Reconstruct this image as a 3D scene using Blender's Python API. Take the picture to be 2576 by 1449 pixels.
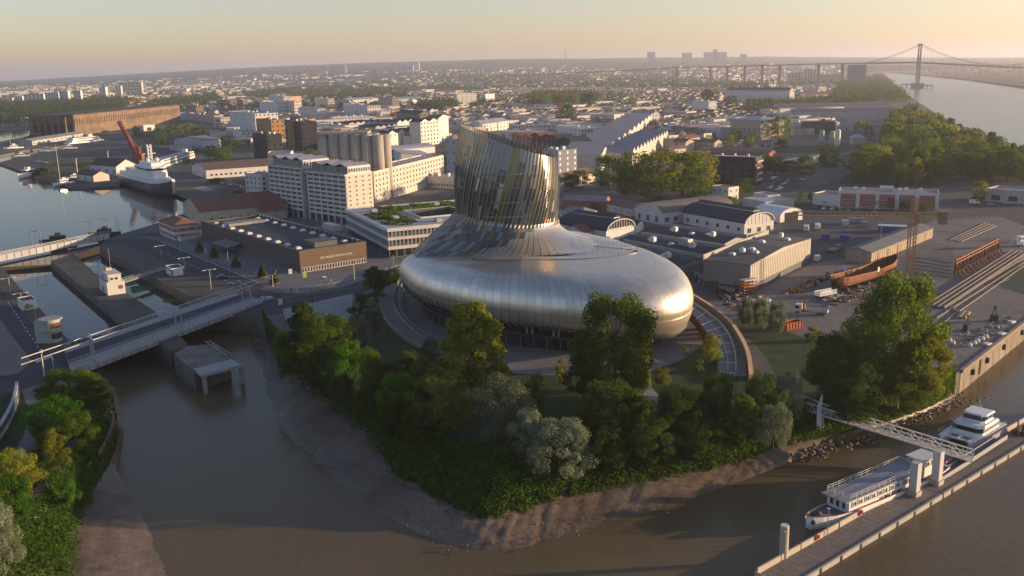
import bpy,math,random
import numpy as np
from mathutils import Vector,Matrix,geometry,noise
R=math.radians
SC=bpy.context.scene
COL=SC.collection
for _o in list(bpy.data.objects):
 bpy.data.objects.remove(_o)
rnd=random.Random(7)
# ---------------------------------------------------------------- camera
CAM_H,CAM_PITCH,CAM_ROLL,CAM_F=75.0,R(13.2),math.atan(0.022),2350.0
cd=bpy.data.cameras.new("camera")
cam=bpy.data.objects.new("camera",cd)
COL.objects.link(cam)
cd.sensor_width=36.0
cd.lens=36.0*CAM_F/2576.0
cd.clip_start,cd.clip_end=1.0,90000.0
cam.location=(0,0,CAM_H)
_f=Vector((0,math.cos(CAM_PITCH),-math.sin(CAM_PITCH)))
_u0=Vector((0,math.sin(CAM_PITCH),math.cos(CAM_PITCH)))
_r0=Vector((1,0,0))
_c,_s=math.cos(CAM_ROLL),math.sin(CAM_ROLL)
_r=_r0*_c-_u0*_s
_u=_r0*_s+_u0*_c
cam.matrix_world=Matrix(((_r.x,_u.x,-_f.x,0),(_r.y,_u.y,-_f.y,0),(_r.z,_u.z,-_f.z,CAM_H),(0,0,0,1)))
SC.camera=cam
# ---------------------------------------------------------------- world, sun, exposure
SUN_AZ,SUN_EL=R(86.0),R(7.0) # azimuth clockwise from +Y
w=bpy.data.worlds.new("World")
SC.world=w
w.use_nodes=True
nt=w.node_tree
bg=nt.nodes["Background"]
sky=nt.nodes.new("ShaderNodeTexSky")
sky.sky_type='NISHITA'
sky.sun_disc=False
sky.sun_elevation=SUN_EL
sky.sun_rotation=SUN_AZ
sky.air_density,sky.dust_density,sky.ozone_density=1.0,0.6,2.0
tint=nt.nodes.new("ShaderNodeMix");tint.data_type='RGBA';tint.blend_type='MULTIPLY'
tint.inputs[0].default_value=1.0
tint.inputs[7].default_value=(0.97,0.84,0.93,1)
nt.links.new(sky.outputs[0],tint.inputs[6])
nt.links.new(tint.outputs[2],bg.inputs[0])
bg.inputs[1].default_value=0.142
sl=bpy.data.lights.new("sun",'SUN')
sun=bpy.data.objects.new("sun",sl)
COL.objects.link(sun)
sl.energy=5.0
sl.angle=R(0.6)
sl.color=(1.0,0.71,0.42)
_sd=Vector((math.sin(SUN_AZ)*math.cos(SUN_EL),math.cos(SUN_AZ)*math.cos(SUN_EL),math.sin(SUN_EL)))
sun.rotation_euler=_sd.to_track_quat('Z','Y').to_euler()
SC.view_settings.view_transform='Standard'
SC.view_settings.look='None'
SC.view_settings.exposure=0.97
SC.view_settings.gamma=1.0
SC.view_settings.use_curve_mapping=False
SC.cycles.use_denoising=True
SC.cycles.max_bounces=6
SC.cycles.transparent_max_bounces=12
SC.cycles.volume_bounces=1
SC.cycles.caustics_reflective=False
SC.cycles.caustics_refractive=False
# ---------------------------------------------------------------- helpers
def ray(x,y):
 u=(x-1288)/CAM_F;v=(724.5-y)/CAM_F
 u2=u*_c+v*_s;v2=-u*_s+v*_c
 cp,sp=math.cos(CAM_PITCH),math.sin(CAM_PITCH)
 return(u2,cp+v2*sp,-sp+v2*cp)
def at(x,y,z=0.0):
 """a point of the place: where the sight line through picture point (x, y) meets height z"""
 d=ray(x,y);t=(z-CAM_H)/d[2]
 return Vector((d[0]*t,d[1]*t,z))
def hat(x,y,ytop,z=0.0):
 """height above z of something standing at ground point (x, y) whose top is seen at ytop"""
 p=at(x,y,z);d=ray(x,ytop)
 return CAM_H+d[2]*p.y/d[1]-z
def atY(x,y,Y):
 d=ray(x,y);t=Y/d[1]
 return Vector((d[0]*t,Y,CAM_H+d[2]*t))
MATS={}
def M(name,rgb,rough=.8,var=.18,scale=.35,metal=0.0,bump=0.0,bscale=4.0,stretch=(1,1,1),spec=.3,objvar=0.0):
 if name in MATS:return MATS[name]
 m=bpy.data.materials.new(name);m.use_nodes=True
 n=m.node_tree;b=n.nodes["Principled BSDF"]
 b.inputs["Roughness"].default_value=rough
 b.inputs["Metallic"].default_value=metal
 b.inputs["Specular IOR Level"].default_value=spec
 geo=n.nodes.new("ShaderNodeNewGeometry")
 mp=n.nodes.new("ShaderNodeMapping");mp.inputs["Scale"].default_value=stretch
 n.links.new(geo.outputs["Position"],mp.inputs[0])
 nz=n.nodes.new("ShaderNodeTexNoise");nz.inputs["Scale"].default_value=scale
 nz.inputs["Detail"].default_value=6;nz.inputs["Roughness"].default_value=.65
 n.links.new(mp.outputs[0],nz.inputs[0])
 mr=n.nodes.new("ShaderNodeMapRange")
 mr.inputs[1].default_value=.25;mr.inputs[2].default_value=.75
 mr.inputs[3].default_value=1-var;mr.inputs[4].default_value=1+var
 n.links.new(nz.outputs[0],mr.inputs[0])
 out=mr.outputs[0]
 if objvar:
  oi=n.nodes.new("ShaderNodeObjectInfo")
  m2=n.nodes.new("ShaderNodeMapRange");m2.inputs[3].default_value=1-objvar;m2.inputs[4].default_value=1+objvar
  n.links.new(oi.outputs["Random"],m2.inputs[0])
  mu=n.nodes.new("ShaderNodeMath");mu.operation='MULTIPLY'
  n.links.new(out,mu.inputs[0]);n.links.new(m2.outputs[0],mu.inputs[1]);out=mu.outputs[0]
 vm=n.nodes.new("ShaderNodeVectorMath");vm.operation='SCALE'
 vm.inputs[0].default_value=rgb
 n.links.new(out,vm.inputs["Scale"])
 n.links.new(vm.outputs[0],b.inputs["Base Color"])
 if bump:
  nb=n.nodes.new("ShaderNodeTexNoise");nb.inputs["Scale"].default_value=bscale;nb.inputs["Detail"].default_value=5
  n.links.new(mp.outputs[0],nb.inputs[0])
  bp=n.nodes.new("ShaderNodeBump");bp.inputs["Strength"].default_value=bump;bp.inputs["Distance"].default_value=.3
  n.links.new(nb.outputs[0],bp.inputs["Height"]);n.links.new(bp.outputs[0],b.inputs["Normal"])
 MATS[name]=m
 return m
def MMIX(name,cols,scale=.05,rough=.9,detail=8,sharp=.12,bump=.0,bscale=2.0,stretch=(1,1,1)):
 """ground whose colour wanders between several real colours"""
 if name in MATS:return MATS[name]
 m=bpy.data.materials.new(name);m.use_nodes=True
 n=m.node_tree;b=n.nodes["Principled BSDF"]
 b.inputs["Roughness"].default_value=rough;b.inputs["Specular IOR Level"].default_value=.2
 geo=n.nodes.new("ShaderNodeNewGeometry")
 mp=n.nodes.new("ShaderNodeMapping");mp.inputs["Scale"].default_value=stretch
 n.links.new(geo.outputs["Position"],mp.inputs[0])
 nz=n.nodes.new("ShaderNodeTexNoise");nz.inputs["Scale"].default_value=scale;nz.inputs["Detail"].default_value=detail
 nz.inputs["Roughness"].default_value=.6
 n.links.new(mp.outputs[0],nz.inputs[0])
 cr=n.nodes.new("ShaderNodeValToRGB");e=cr.color_ramp.elements
 k=len(cols)
 e[0].position=.32;e[0].color=(*cols[0],1);e[1].position=.68;e[1].color=(*cols[-1],1)
 for i in range(1,k-1):
  x=e.new(.32+.36*i/(k-1));x.color=(*cols[i],1)
 n.links.new(nz.outputs[0],cr.inputs[0])
 nz2=n.nodes.new("ShaderNodeTexNoise");nz2.inputs["Scale"].default_value=scale*14;nz2.inputs["Detail"].default_value=4
 n.links.new(mp.outputs[0],nz2.inputs[0])
 mr=n.nodes.new("ShaderNodeMapRange");mr.inputs[1].default_value=.3;mr.inputs[2].default_value=.7
 mr.inputs[3].default_value=.8;mr.inputs[4].default_value=1.2
 n.links.new(nz2.outputs[0],mr.inputs[0])
 vm=n.nodes.new("ShaderNodeVectorMath");vm.operation='SCALE'
 n.links.new(cr.outputs[0],vm.inputs[0]);n.links.new(mr.outputs[0],vm.inputs["Scale"])
 n.links.new(vm.outputs[0],b.inputs["Base Color"])
 if bump:
  nb=n.nodes.new("ShaderNodeTexNoise");nb.inputs["Scale"].default_value=bscale;nb.inputs["Detail"].default_value=6
  n.links.new(mp.outputs[0],nb.inputs[0])
  bp=n.nodes.new("ShaderNodeBump");bp.inputs["Strength"].default_value=bump;bp.inputs["Distance"].default_value=.4
  n.links.new(nb.outputs[0],bp.inputs["Height"]);n.links.new(bp.outputs[0],b.inputs["Normal"])
 MATS[name]=m
 return m
def GLASS(name,rgb=(.02,.022,.025),rough=.12,spec=.6):
 return M(name,rgb,rough=rough,var=.35,scale=.9,spec=spec,objvar=.75)
class MB:
 def __init__(s):s.v=[];s.f=[];s.m=[]
 def poly(s,pts,mi=0):
  b=len(s.v);s.v.extend([tuple(p)for p in pts]);s.f.append(tuple(range(b,b+len(pts))));s.m.append(mi)
 def box(s,x0,y0,z0,x1,y1,z1,mi=0):
  b=len(s.v)
  s.v+=[(x0,y0,z0),(x1,y0,z0),(x1,y1,z0),(x0,y1,z0),(x0,y0,z1),(x1,y0,z1),(x1,y1,z1),(x0,y1,z1)]
  for q in((0,3,2,1),(4,5,6,7),(0,1,5,4),(1,2,6,5),(2,3,7,6),(3,0,4,7)):
   s.f.append(tuple(b+i for i in q));s.m.append(mi)
 def obox(s,c,sx,sy,sz,rz=0,mi=0):
  """box standing on point c, turned about z"""
  b=len(s.v);k,l=math.cos(rz),math.sin(rz)
  for z in(0,sz):
   for x,y in((-sx/2,-sy/2),(sx/2,-sy/2),(sx/2,sy/2),(-sx/2,sy/2)):
    s.v.append((c[0]+x*k-y*l,c[1]+x*l+y*k,c[2]+z))
  for q in((0,3,2,1),(4,5,6,7),(0,1,5,4),(1,2,6,5),(2,3,7,6),(3,0,4,7)):
   s.f.append(tuple(b+i for i in q));s.m.append(mi)
 def beam(s,p,q,wd,ht=None,mi=0):
  p=Vector(p);q=Vector(q);d=(q-p)
  if d.length<1e-6:return
  d.normalize();up=Vector((0,0,1))if abs(d.z)<.95 else Vector((0,1,0))
  sx=d.cross(up).normalized();sy=sx.cross(d)
  ht=ht or wd;b=len(s.v)
  for e in(p,q):
   for i,j in((-1,-1),(1,-1),(1,1),(-1,1)):
    s.v.append(tuple(e+sx*i*wd/2+sy*j*ht/2))
  for k in((0,1,2,3),(7,6,5,4),(0,4,5,1),(1,5,6,2),(2,6,7,3),(3,7,4,0)):
   s.f.append(tuple(b+i for i in k));s.m.append(mi)
 def tube(s,p,q,r,n=6,mi=0,r2=None):
  p=Vector(p);q=Vector(q);d=(q-p)
  if d.length<1e-6:return
  d.normalize();up=Vector((0,0,1))if abs(d.z)<.95 else Vector((0,1,0))
  sx=d.cross(up).normalized();sy=sx.cross(d);b=len(s.v);r2=r if r2 is None else r2
  for e,rr in((p,r),(q,r2)):
   for i in range(n):
    a=2*math.pi*i/n
    s.v.append(tuple(e+sx*math.cos(a)*rr+sy*math.sin(a)*rr))
  for i in range(n):
   j=(i+1)%n
   s.f.append((b+i,b+j,b+n+j,b+n+i));s.m.append(mi)
  s.f.append(tuple(b+i for i in range(n))[::-1]);s.m.append(mi)
  s.f.append(tuple(b+n+i for i in range(n)));s.m.append(mi)
 def prism(s,pl,z0,z1,mi=0,bottom=False):
  n=len(pl);b=len(s.v)
  s.v+=[(p[0],p[1],z0)for p in pl]+[(p[0],p[1],z1)for p in pl]
  for i in range(n):
   j=(i+1)%n;s.f.append((b+i,b+j,b+n+j,b+n+i));s.m.append(mi)
  s.f.append(tuple(range(b+n,b+2*n)));s.m.append(mi)
  if bottom:s.f.append(tuple(range(b,b+n))[::-1]);s.m.append(mi)
 def strip(s,A,B,mi=0):
  b=len(s.v);n=len(A)
  for p,q in zip(A,B):s.v+=[tuple(p),tuple(q)]
  for i in range(n-1):
   s.f.append((b+2*i,b+2*i+1,b+2*i+3,b+2*i+2));s.m.append(mi)
 def lathe(s,prof,n=12,c=(0,0,0),mi=0,cap=True):
  b=len(s.v)
  for r,z in prof:
   for i in range(n):
    a=2*math.pi*i/n
    s.v.append((c[0]+r*math.cos(a),c[1]+r*math.sin(a),c[2]+z))
  for k in range(len(prof)-1):
   for i in range(n):
    j=(i+1)%n
    s.f.append((b+k*n+i,b+k*n+j,b+(k+1)*n+j,b+(k+1)*n+i));s.m.append(mi)
  if cap:
   s.f.append(tuple(b+(len(prof)-1)*n+i for i in range(n)));s.m.append(mi)
   s.f.append(tuple(b+i for i in range(n))[::-1]);s.m.append(mi)
 def mesh(s,name,mats,smooth=False):
  me=bpy.data.meshes.new(name)
  me.from_pydata(s.v,[],s.f)
  for m in(mats if isinstance(mats,(list,tuple))else[mats]):me.materials.append(m)
  if max(s.m,default=0):me.polygons.foreach_set("material_index",s.m)
  if smooth:me.polygons.foreach_set("use_smooth",[True]*len(s.f))
  me.update()
  return me
 def obj(s,name,mats,parent=None,smooth=False,loc=None,fix=False):
  me=s.mesh(name,mats,smooth)
  if fix:fixn(me)
  return link(name,me,parent,loc)
def fixn(me):
 import bmesh
 b=bmesh.new();b.from_mesh(me);bmesh.ops.recalc_face_normals(b,faces=b.faces);b.to_mesh(me);b.free()
def link(name,me,parent=None,loc=None,rz=None):
 o=bpy.data.objects.new(name,me);COL.objects.link(o)
 if parent is not None:o.parent=parent
 if loc is not None:o.location=loc
 if rz is not None:o.rotation_euler=(0,0,rz)
 return o
def tag(o,label=None,cat=None,group=None,kind=None):
 if label:o["label"]=label
 if cat:o["category"]=cat
 if group:o["group"]=group
 if kind:o["kind"]=kind
 return o
def thing(name,label,cat,loc=(0,0,0),rz=0,group=None):
 o=bpy.data.objects.new(name,None);COL.objects.link(o)
 o.empty_display_size=.5
 o.location=loc;o.rotation_euler=(0,0,rz)
 return tag(o,label,cat,group)
def struct(o):o["kind"]="structure";return o
def copy_thing(o,loc=None,rz=None,label=None,group=None,scale=None):
 def rec(x,par):
  c=x.copy();COL.objects.link(c)
  if par is not None:c.parent=par
  for ch in x.children:rec(ch,c)
  return c
 c=rec(o,None)
 if loc is not None:c.location=loc
 if rz is not None:c.rotation_euler=(0,0,rz)
 if scale is not None:c.scale=scale if isinstance(scale,(tuple,list))else(scale,)*3
 if label:c["label"]=label
 if group:c["group"]=group
 return c
# ---------------------------------------------------------------- common materials
WHITE=M("white_render",(.58,.555,.52),.8,.10,.12)
CREAM=M("cream_render",(.54,.48,.40),.85,.12,.15)
GREYW=M("grey_render",(.38,.37,.37),.85,.14,.15)
STONE=M("limestone",(.46,.40,.31),.9,.2,.3)
CONC=M("concrete",(.34,.33,.31),.9,.22,.25)
CONCD=M("stained_concrete",(.17,.15,.13),.95,.35,.22,bump=.3)
BRICK=M("red_brick",(.32,.12,.08),.9,.2,.6)
TILE=M("terracotta_tiles",(.22,.10,.065),.9,.3,.5,bump=.4,bscale=3)
TILEB=M("brown_tiles",(.16,.105,.08),.9,.3,.5)
SLATE=M("dark_roofing",(.045,.048,.058),.8,.25,.15)
GREYR=M("grey_roofing",(.20,.20,.21),.85,.2,.1)
ZINC=M("zinc_roof",(.36,.36,.38),.5,.12,.15,metal=.3)
DARKM=M("dark_metal",(.04,.042,.05),.6,.2,.5)
STEEL=M("grey_steel",(.34,.35,.36),.5,.15,.5,metal=.4)
WPAINT=M("white_paint",(.62,.61,.59),.5,.08,.4)
RUST=M("rusty_steel",(.20,.085,.04),.9,.35,.5,bump=.3)
RUSTO=M("rust_orange",(.34,.13,.05),.85,.3,.5)
BLACKW=M("black_cladding",(.022,.022,.026),.7,.25,.4)
OCHRE=M("ochre_timber",(.34,.20,.08),.8,.25,.5)
REDW=M("red_cladding",(.35,.05,.04),.7,.15,.4)
GLS=GLASS("window_glass")
GLSB=GLASS("window_glass_bluish",(.04,.05,.065),.08)
ASPH=M("asphalt",(.055,.055,.06),.9,.25,.15)
PAVE=M("pale_paving",(.27,.255,.25),.9,.16,.12)
LINE=M("road_paint",(.6,.6,.58),.8,.2,.6)
# ---------------------------------------------------------------- building kit
WINC={}
def win_mesh(wd,ht,kind,fm,gm):
 """a window: frame round a recessed pane, facing -y, its centre at the origin"""
 k=(round(wd,2),round(ht,2),kind,fm.name,gm.name)
 if k in WINC:return WINC[k]
 b=MB();x,z=wd/2,ht/2
 if kind=='far':
  b.box(-x,-.10,-z,x,.1,z,1)
 else:
  f=min(.14,wd*.12)
  b.box(-x,-.14,z-f,x,.05,z,0);b.box(-x-.1,-.22,-z,x+.1,.05,-z+f,0)
  b.box(-x,-.14,-z+f,-x+f,.05,z-f,0);b.box(x-f,-.14,-z+f,x,.05,z-f,0)
  b.poly([(-x+f,-.03,-z+f),(x-f,-.03,-z+f),(x-f,-.03,z-f),(-x+f,-.03,z-f)],1)
  if kind=='cross':
   b.box(-.05,-.10,-z+f,.05,-.031,z-f,0)
  if kind=='grid':
   for i in(-1,0,1):b.box(i*wd/4-.04,-.10,-z+f,i*wd/4+.04,-.031,z-f,0)
   b.box(-x+f,-.09,-.04,x-f,-.032,.04,0)
 me=b.mesh("window",[fm,gm]);WINC[k]=me
 return me
def windows(par,side,L,D,h,spec,kind='plain',fm=None,gm=None,skip=None,name="window",off=0.0):
 """spec = (cols, rows, width, height, z of the lowest sill, z of the highest head, x margin)"""
 cols,rows,wd,ht,z0,z1,mg=spec
 fm=fm or WPAINT;gm=gm or GLS
 me=win_mesh(wd,ht,kind,fm,gm)
 W=L if side in 'fb' else D
 for r in range(rows):
  z=z0+ht/2+((z1-z0-ht)*r/(rows-1)if rows>1 else 0)
  for c in range(cols):
   if skip and skip(c,r):continue
   t=mg+wd/2+((W-2*mg-wd)*c/(cols-1)if cols>1 else(W-2*mg-wd)/2)
   if side=='f':link(name,me,par,(t,-off,z),0)
   elif side=='r':link(name,me,par,(L+off,t,z),R(90))
   elif side=='l':link(name,me,par,(-off,D-t,z),R(-90))
   else:link(name,me,par,(L-t,D+off,z),R(180))
def roof_mesh(kind,L,D,h,rh,over=.35,par=.6,teeth=6):
 b=MB();o=over
 if kind=='flat':
  b.box(.3,.3,h-.05,L-.3,D-.3,h+.06)
 elif kind=='gx': # ridge along x
  y=D/2;t=.25
  for s in(0,1):
   e=[(-o,(-o if s==0 else D+o),h-rh*o/y),(L+o,(-o if s==0 else D+o),h-rh*o/y),(L+o,y,h+rh),(-o,y,h+rh)]
   u=[(p[0],p[1],p[2]+t)for p in e]
   b.poly(u if s==0 else u[::-1]);b.poly(e[::-1]if s==0 else e)
   b.poly([e[0],e[1],u[1],u[0]]);b.poly([e[1],e[2],u[2],u[1]]);b.poly([e[3],e[0],u[0],u[3]])
 elif kind=='gy':
  x=L/2;t=.25
  for s in(0,1):
   X=-o if s==0 else L+o
   e=[(X,D+o,h-rh*o/x),(X,-o,h-rh*o/x),(x,-o,h+rh),(x,D+o,h+rh)]
   u=[(p[0],p[1],p[2]+t)for p in e]
   b.poly(u if s==0 else u[::-1]);b.poly(e[::-1]if s==0 else e)
   b.poly([e[0],e[1],u[1],u[0]]);b.poly([e[1],e[2],u[2],u[1]]);b.poly([e[3],e[0],u[0],u[3]])
 elif kind=='hip':
  k=min(L,D)/2;z=h+.02
  c=[(-o,-o,z),(L+o,-o,z),(L+o,D+o,z),(-o,D+o,z)]
  p,q=((k,D/2,h+rh),(L-k,D/2,h+rh))if L>=D else((L/2,k,h+rh),(L/2,D-k,h+rh))
  if L>=D:
   b.poly([c[0],c[1],q,p]);b.poly([c[1],c[2],q]);b.poly([c[2],c[3],p,q]);b.poly([c[3],c[0],p])
  else:
   b.poly([c[0],c[1],p]);b.poly([c[1],c[2],q,p]);b.poly([c[2],c[3],q]);b.poly([c[3],c[0],p,q])
  b.poly([(a[0],a[1],a[2]-.01)for a in c[::-1]])
 elif kind=='mono': # falls towards the back
  e=[(-o,-o,h+rh),(L+o,-o,h+rh),(L+o,D+o,h),(-o,D+o,h)]
  u=[(p[0],p[1],p[2]+.25)for p in e]
  b.poly(u);b.poly(e[::-1])
  for i in range(4):b.poly([e[i],e[(i+1)%4],u[(i+1)%4],u[i]])
 elif kind in('bx','by'): # barrel
  n=14;W=D if kind=='bx' else L;Ln=L if kind=='bx' else D
  def P(a,s,g):
   t=math.pi*a/n;c=W/2-math.cos(t)*(W/2+g);z=h+math.sin(t)*(rh+g)
   return(s,c,z)if kind=='bx' else(c,s,z)
  for a in range(n):
   q=[P(a,-o,.25),P(a,Ln+o,.25),P(a+1,Ln+o,.25),P(a+1,-o,.25)]
   b.poly(q if kind=='bx' else q[::-1])
   for s in(-o,Ln+o):
    b.poly([P(a,s,0),P(a+1,s,0),P(a+1,s,.25),P(a,s,.25)])
   q=[P(a,-o,0),P(a,Ln+o,0),P(a+1,Ln+o,0),P(a+1,-o,0)]
   b.poly(q)
 elif kind=='saw': # several small gables side by side along x
  wd=L/teeth;t=.2
  for k in range(teeth):
   x0=k*wd;xm=x0+wd/2;x1=x0+wd
   for a,c,s in((x0,xm,0),(xm,x1,1)):
    za,zc=(h,h+rh)if s==0 else(h+rh,h)
    u=[(a,-o,za+t),(c,-o,zc+t),(c,D+o,zc+t),(a,D+o,za+t)]
    e=[(p[0],p[1],p[2]-t)for p in u]
    b.poly(u);b.poly([e[0],e[1],u[1],u[0]]);b.poly([e[2],e[3],u[3],u[2]])
   b.poly([(x0,-o,h+t),(x0,-o,h),(x0,D+o,h),(x0,D+o,h+t)])
  b.poly([(L,-o,h),(L,D+o,h),(L,D+o,h+t),(L,-o,h+t)])
 return b
def wall_mesh(kind,L,D,h,rh,teeth=6):
 b=MB()
 for p,q in(((0,0),(L,0)),((L,0),(L,D)),((L,D),(0,D)),((0,D),(0,0))):
  b.poly([(p[0],p[1],0),(q[0],q[1],0),(q[0],q[1],h),(p[0],p[1],h)])
 b.poly([(0,0,h-.1),(L,0,h-.1),(L,D,h-.1),(0,D,h-.1)])
 if kind=='gx':
  b.poly([(L,0,h),(L,D,h),(L,D/2,h+rh)]);b.poly([(0,D,h),(0,0,h),(0,D/2,h+rh)])
 elif kind=='gy':
  b.poly([(0,0,h),(L,0,h),(L/2,0,h+rh)]);b.poly([(L,D,h),(0,D,h),(L/2,D,h+rh)])
 elif kind=='mono':
  b.poly([(0,0,h),(L,0,h),(L,0,h+rh),(0,0,h+rh)])
  b.poly([(L,0,h),(L,D,h),(L,0,h+rh)]);b.poly([(0,D,h),(0,0,h),(0,0,h+rh)])
 elif kind=='bx':
  for x in(0,L):
   p=[(x,D/2-math.cos(math.pi*i/14)*D/2,h+math.sin(math.pi*i/14)*rh)for i in range(15)]
   b.poly(p if x else p[::-1])
 elif kind=='by':
  for y in(0,D):
   p=[(L/2-math.cos(math.pi*i/14)*L/2,y,h+math.sin(math.pi*i/14)*rh)for i in range(15)]
   b.poly(p[::-1]if y==0 else p)
 elif kind=='saw':
  wd=L/teeth
  for k in range(teeth):
   for y in(0,D):b.poly([(k*wd,y,h),(k*wd+wd,y,h),(k*wd+wd/2,y,h+rh)])
 return b
def parapet_mesh(L,D,h,par,t=.3):
 b=MB()
 b.box(-.04,-.04,h-.12,L+.04,t,h+par);b.box(-.04,D-t,h-.12,L+.04,D+.04,h+par)
 b.box(-.04,t,h-.12,t,D-t,h+par);b.box(L-t,t,h-.12,L+.04,D-t,h+par)
 return b
def frame_of(A,B):
 A=Vector(A);B=Vector(B);d=B-A
 return A,math.atan2(d.y,d.x),math.hypot(d.x,d.y)
def bld(label,A,B,D,h,wall=WHITE,roofm=GREYR,roof='flat',rh=2.5,win=None,right=None,left=None,back=None,kind='plain',
  fm=None,gm=None,par=.6,over=.35,teeth=6,name="building",cat="building",group=None,parm=None,px=True,z=0):
 """A, B: picture points (or places) of the two front ground corners; D: depth away from them; h: wall height"""
 a=at(*A)if px else Vector((A[0],A[1],0));b_=at(*B)if px else Vector((B[0],B[1],0))
 o,rz,L=frame_of(a,b_)
 t=thing(name,label,cat,(o.x,o.y,z),rz,group)
 t["L"]=L;t["D"]=D
 wall_mesh(roof,L,D,h,rh,teeth).obj("wall",wall,t)
 roof_mesh(roof,L,D,h,rh,over,par,teeth).obj("roof",roofm,t)
 if roof=='flat' and par:parapet_mesh(L,D,h,par).obj("parapet",parm or wall,t)
 for s,sp in(('f',win),('r',right),('l',left),('b',back)):
  if sp:windows(t,s,L,D,h,sp,kind,fm,gm)
 return t
def skylight_mesh(wd=1.6,ln=1.6,ht=.7):
 b=MB();b.box(-wd/2,-ln/2,0,wd/2,ln/2,ht*.5)
 x,y=wd/2-.05,ln/2-.05
 b.poly([(-x,-y,ht*.5),(x,-y,ht*.5),(x*.6,-y*.6,ht),(-x*.6,-y*.6,ht)],1)
 b.poly([(x,-y,ht*.5),(x,y,ht*.5),(x*.6,y*.6,ht),(x*.6,-y*.6,ht)],1)
 b.poly([(x,y,ht*.5),(-x,y,ht*.5),(-x*.6,y*.6,ht),(x*.6,y*.6,ht)],1)
 b.poly([(-x,y,ht*.5),(-x,-y,ht*.5),(-x*.6,-y*.6,ht),(-x*.6,y*.6,ht)],1)
 b.poly([(-x*.6,-y*.6,ht),(x*.6,-y*.6,ht),(x*.6,y*.6,ht),(-x*.6,y*.6,ht)],1)
 return b.mesh("skylight",[WPAINT,M("acrylic_dome",(.55,.56,.58),.25)])
def acunit_mesh(sz=1.4):
 b=MB();b.box(-sz/2,-sz/2,.3,sz/2,sz/2,1.5)
 for x in(-1,1):
  for y in(-1,1):b.box(x*sz*.4-.08,y*sz*.4-.08,0,x*sz*.4+.08,y*sz*.4+.08,.3)
 b.lathe([(sz*.36,1.5),(sz*.36,1.72),(sz*.1,1.75)],8)
 return b.mesh("air_unit",[WPAINT])
SKY_ME,AC_ME=skylight_mesh(),acunit_mesh()
def on_roof(t,me,name,pts,z,rz=0,scale=1):
 for x,y in pts:
  o=link(name,me,next((c for c in t.children if c.name.split('.')[0]=='roof'),t),(x,y,z),rz);o.scale=(scale,)*3
V3=Vector
BW=M("boat_white",(.70,.70,.69),.35,.06,.5)
def obj_beams(name,m,par,segs,wd,ht=None):
 b=MB()
 for p,q in segs:b.beam(p,q,wd,ht)
 return b.obj(name,m,par)
def lattice(b,p,q,wd,n,r=.12):
 p=Vector(p);q=Vector(q);d=(q-p).normalized();up=Vector((0,0,1))if abs(d.z)<.9 else Vector((0,1,0))
 sx=d.cross(up).normalized()*wd/2;sy=sx.cross(d).normalized()*wd/2
 c=[sx+sy,sx-sy,-sx-sy,-sx+sy]
 for k in c:b.beam(p+k,q+k,r*1.5)
 for i in range(n):
  a,e=p.lerp(q,i/n),p.lerp(q,(i+1)/n)
  for k in range(4):b.beam(a+c[k],e+c[(k+1)%4],r)
def hull(st,nseg=10,deck=True,keel=.0):
 """st: list of (x, half width, deck z, bottom z); returns hull builder"""
 b=MB();rows=[]
 for x,hw,zd,zb in st:
  r_=[]
  for k in range(nseg+1):
   t=-1+2*k/nseg;a=abs(t);s_=1 if t>0 else-1
   y=hw*(1-(1-a)**2.4)*s_;z=zb+(zd-zb)*(a**2.2)
   r_.append((x,y,z))
  rows.append(r_)
 for i in range(len(rows)-1):
  for k in range(nseg):
   b.poly([rows[i][k],rows[i+1][k],rows[i+1][k+1],rows[i][k+1]])
 b.poly(rows[-1])
 return b,rows
# ================================================================= SETTING
WZ=-6.0 # river at low tide
BZ=-1.5 # harbour basin
L0=[(660,800),(725,880),(790,930),(850,980),(930,1030),(1000,1075),(1080,1120),(1170,1150),(1260,1165),(1340,1160),(1420,1150),(1520,1140),(1640,1125),(1760,1105),(1880,1080),(1990,1050),(2100,1020),(2220,990),(2330,970),(2405,940)]
L1=[(672,850),(705,900),(765,950),(810,990),(880,1045),(955,1120),(1010,1195),(1100,1245),(1190,1292),(1265,1290),(1350,1262),(1450,1238),(1580,1215),(1710,1188),(1840,1160),(1950,1128),(2080,1098),(2200,1068),(2320,1030),(2400,990)]
L2=[(668,905),(660,960),(690,1040),(720,1095),(775,1155),(845,1215),(930,1275),(1030,1335),(1130,1372),(1220,1388),(1310,1383),(1400,1362),(1520,1325),(1650,1288),(1790,1240),(1910,1195),(2050,1140),(2190,1092),(2320,1052),(2405,1003)]
K0=[(215,935),(235,985),(245,1030),(245,1080),(225,1130),(190,1185),(140,1245),(90,1310),(40,1380),(-20,1460),(-100,1600)]
K1=[(240,938),(275,990),(290,1040),(295,1100),(280,1150),(240,1215),(195,1290),(170,1340),(160,1400),(140,1460),(60,1600)]
K2=[(262,945),(300,1000),(305,1070),(300,1140),(293,1180),(308,1205),(345,1270),(385,1345),(425,1425),(450,1475),(520,1650)]
def W(x,y):return Vector((x,y,0))
def pts(l,z=0.0):return[at(p[0],p[1],z)for p in l]
river=pts(L0)+pts([(2416,932),(2576,808)])+[W(215,340),W(330,480),W(431,784),W(464,915),W(598,1316),W(850,2014),W(1249,3068),W(2498,6438),W(2600,6500),W(2243,5234),W(1780,3701),W(1400,2584),W(1500,1500),W(1300,500),W(900,-200),W(300,-500),W(-40,-300),W(-70,60)]+pts(K0)[::-1]+pts([(200,905),(175,858),(337,828),(430,880),(470,862),(400,800),(557,788),(610,790)])
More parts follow.
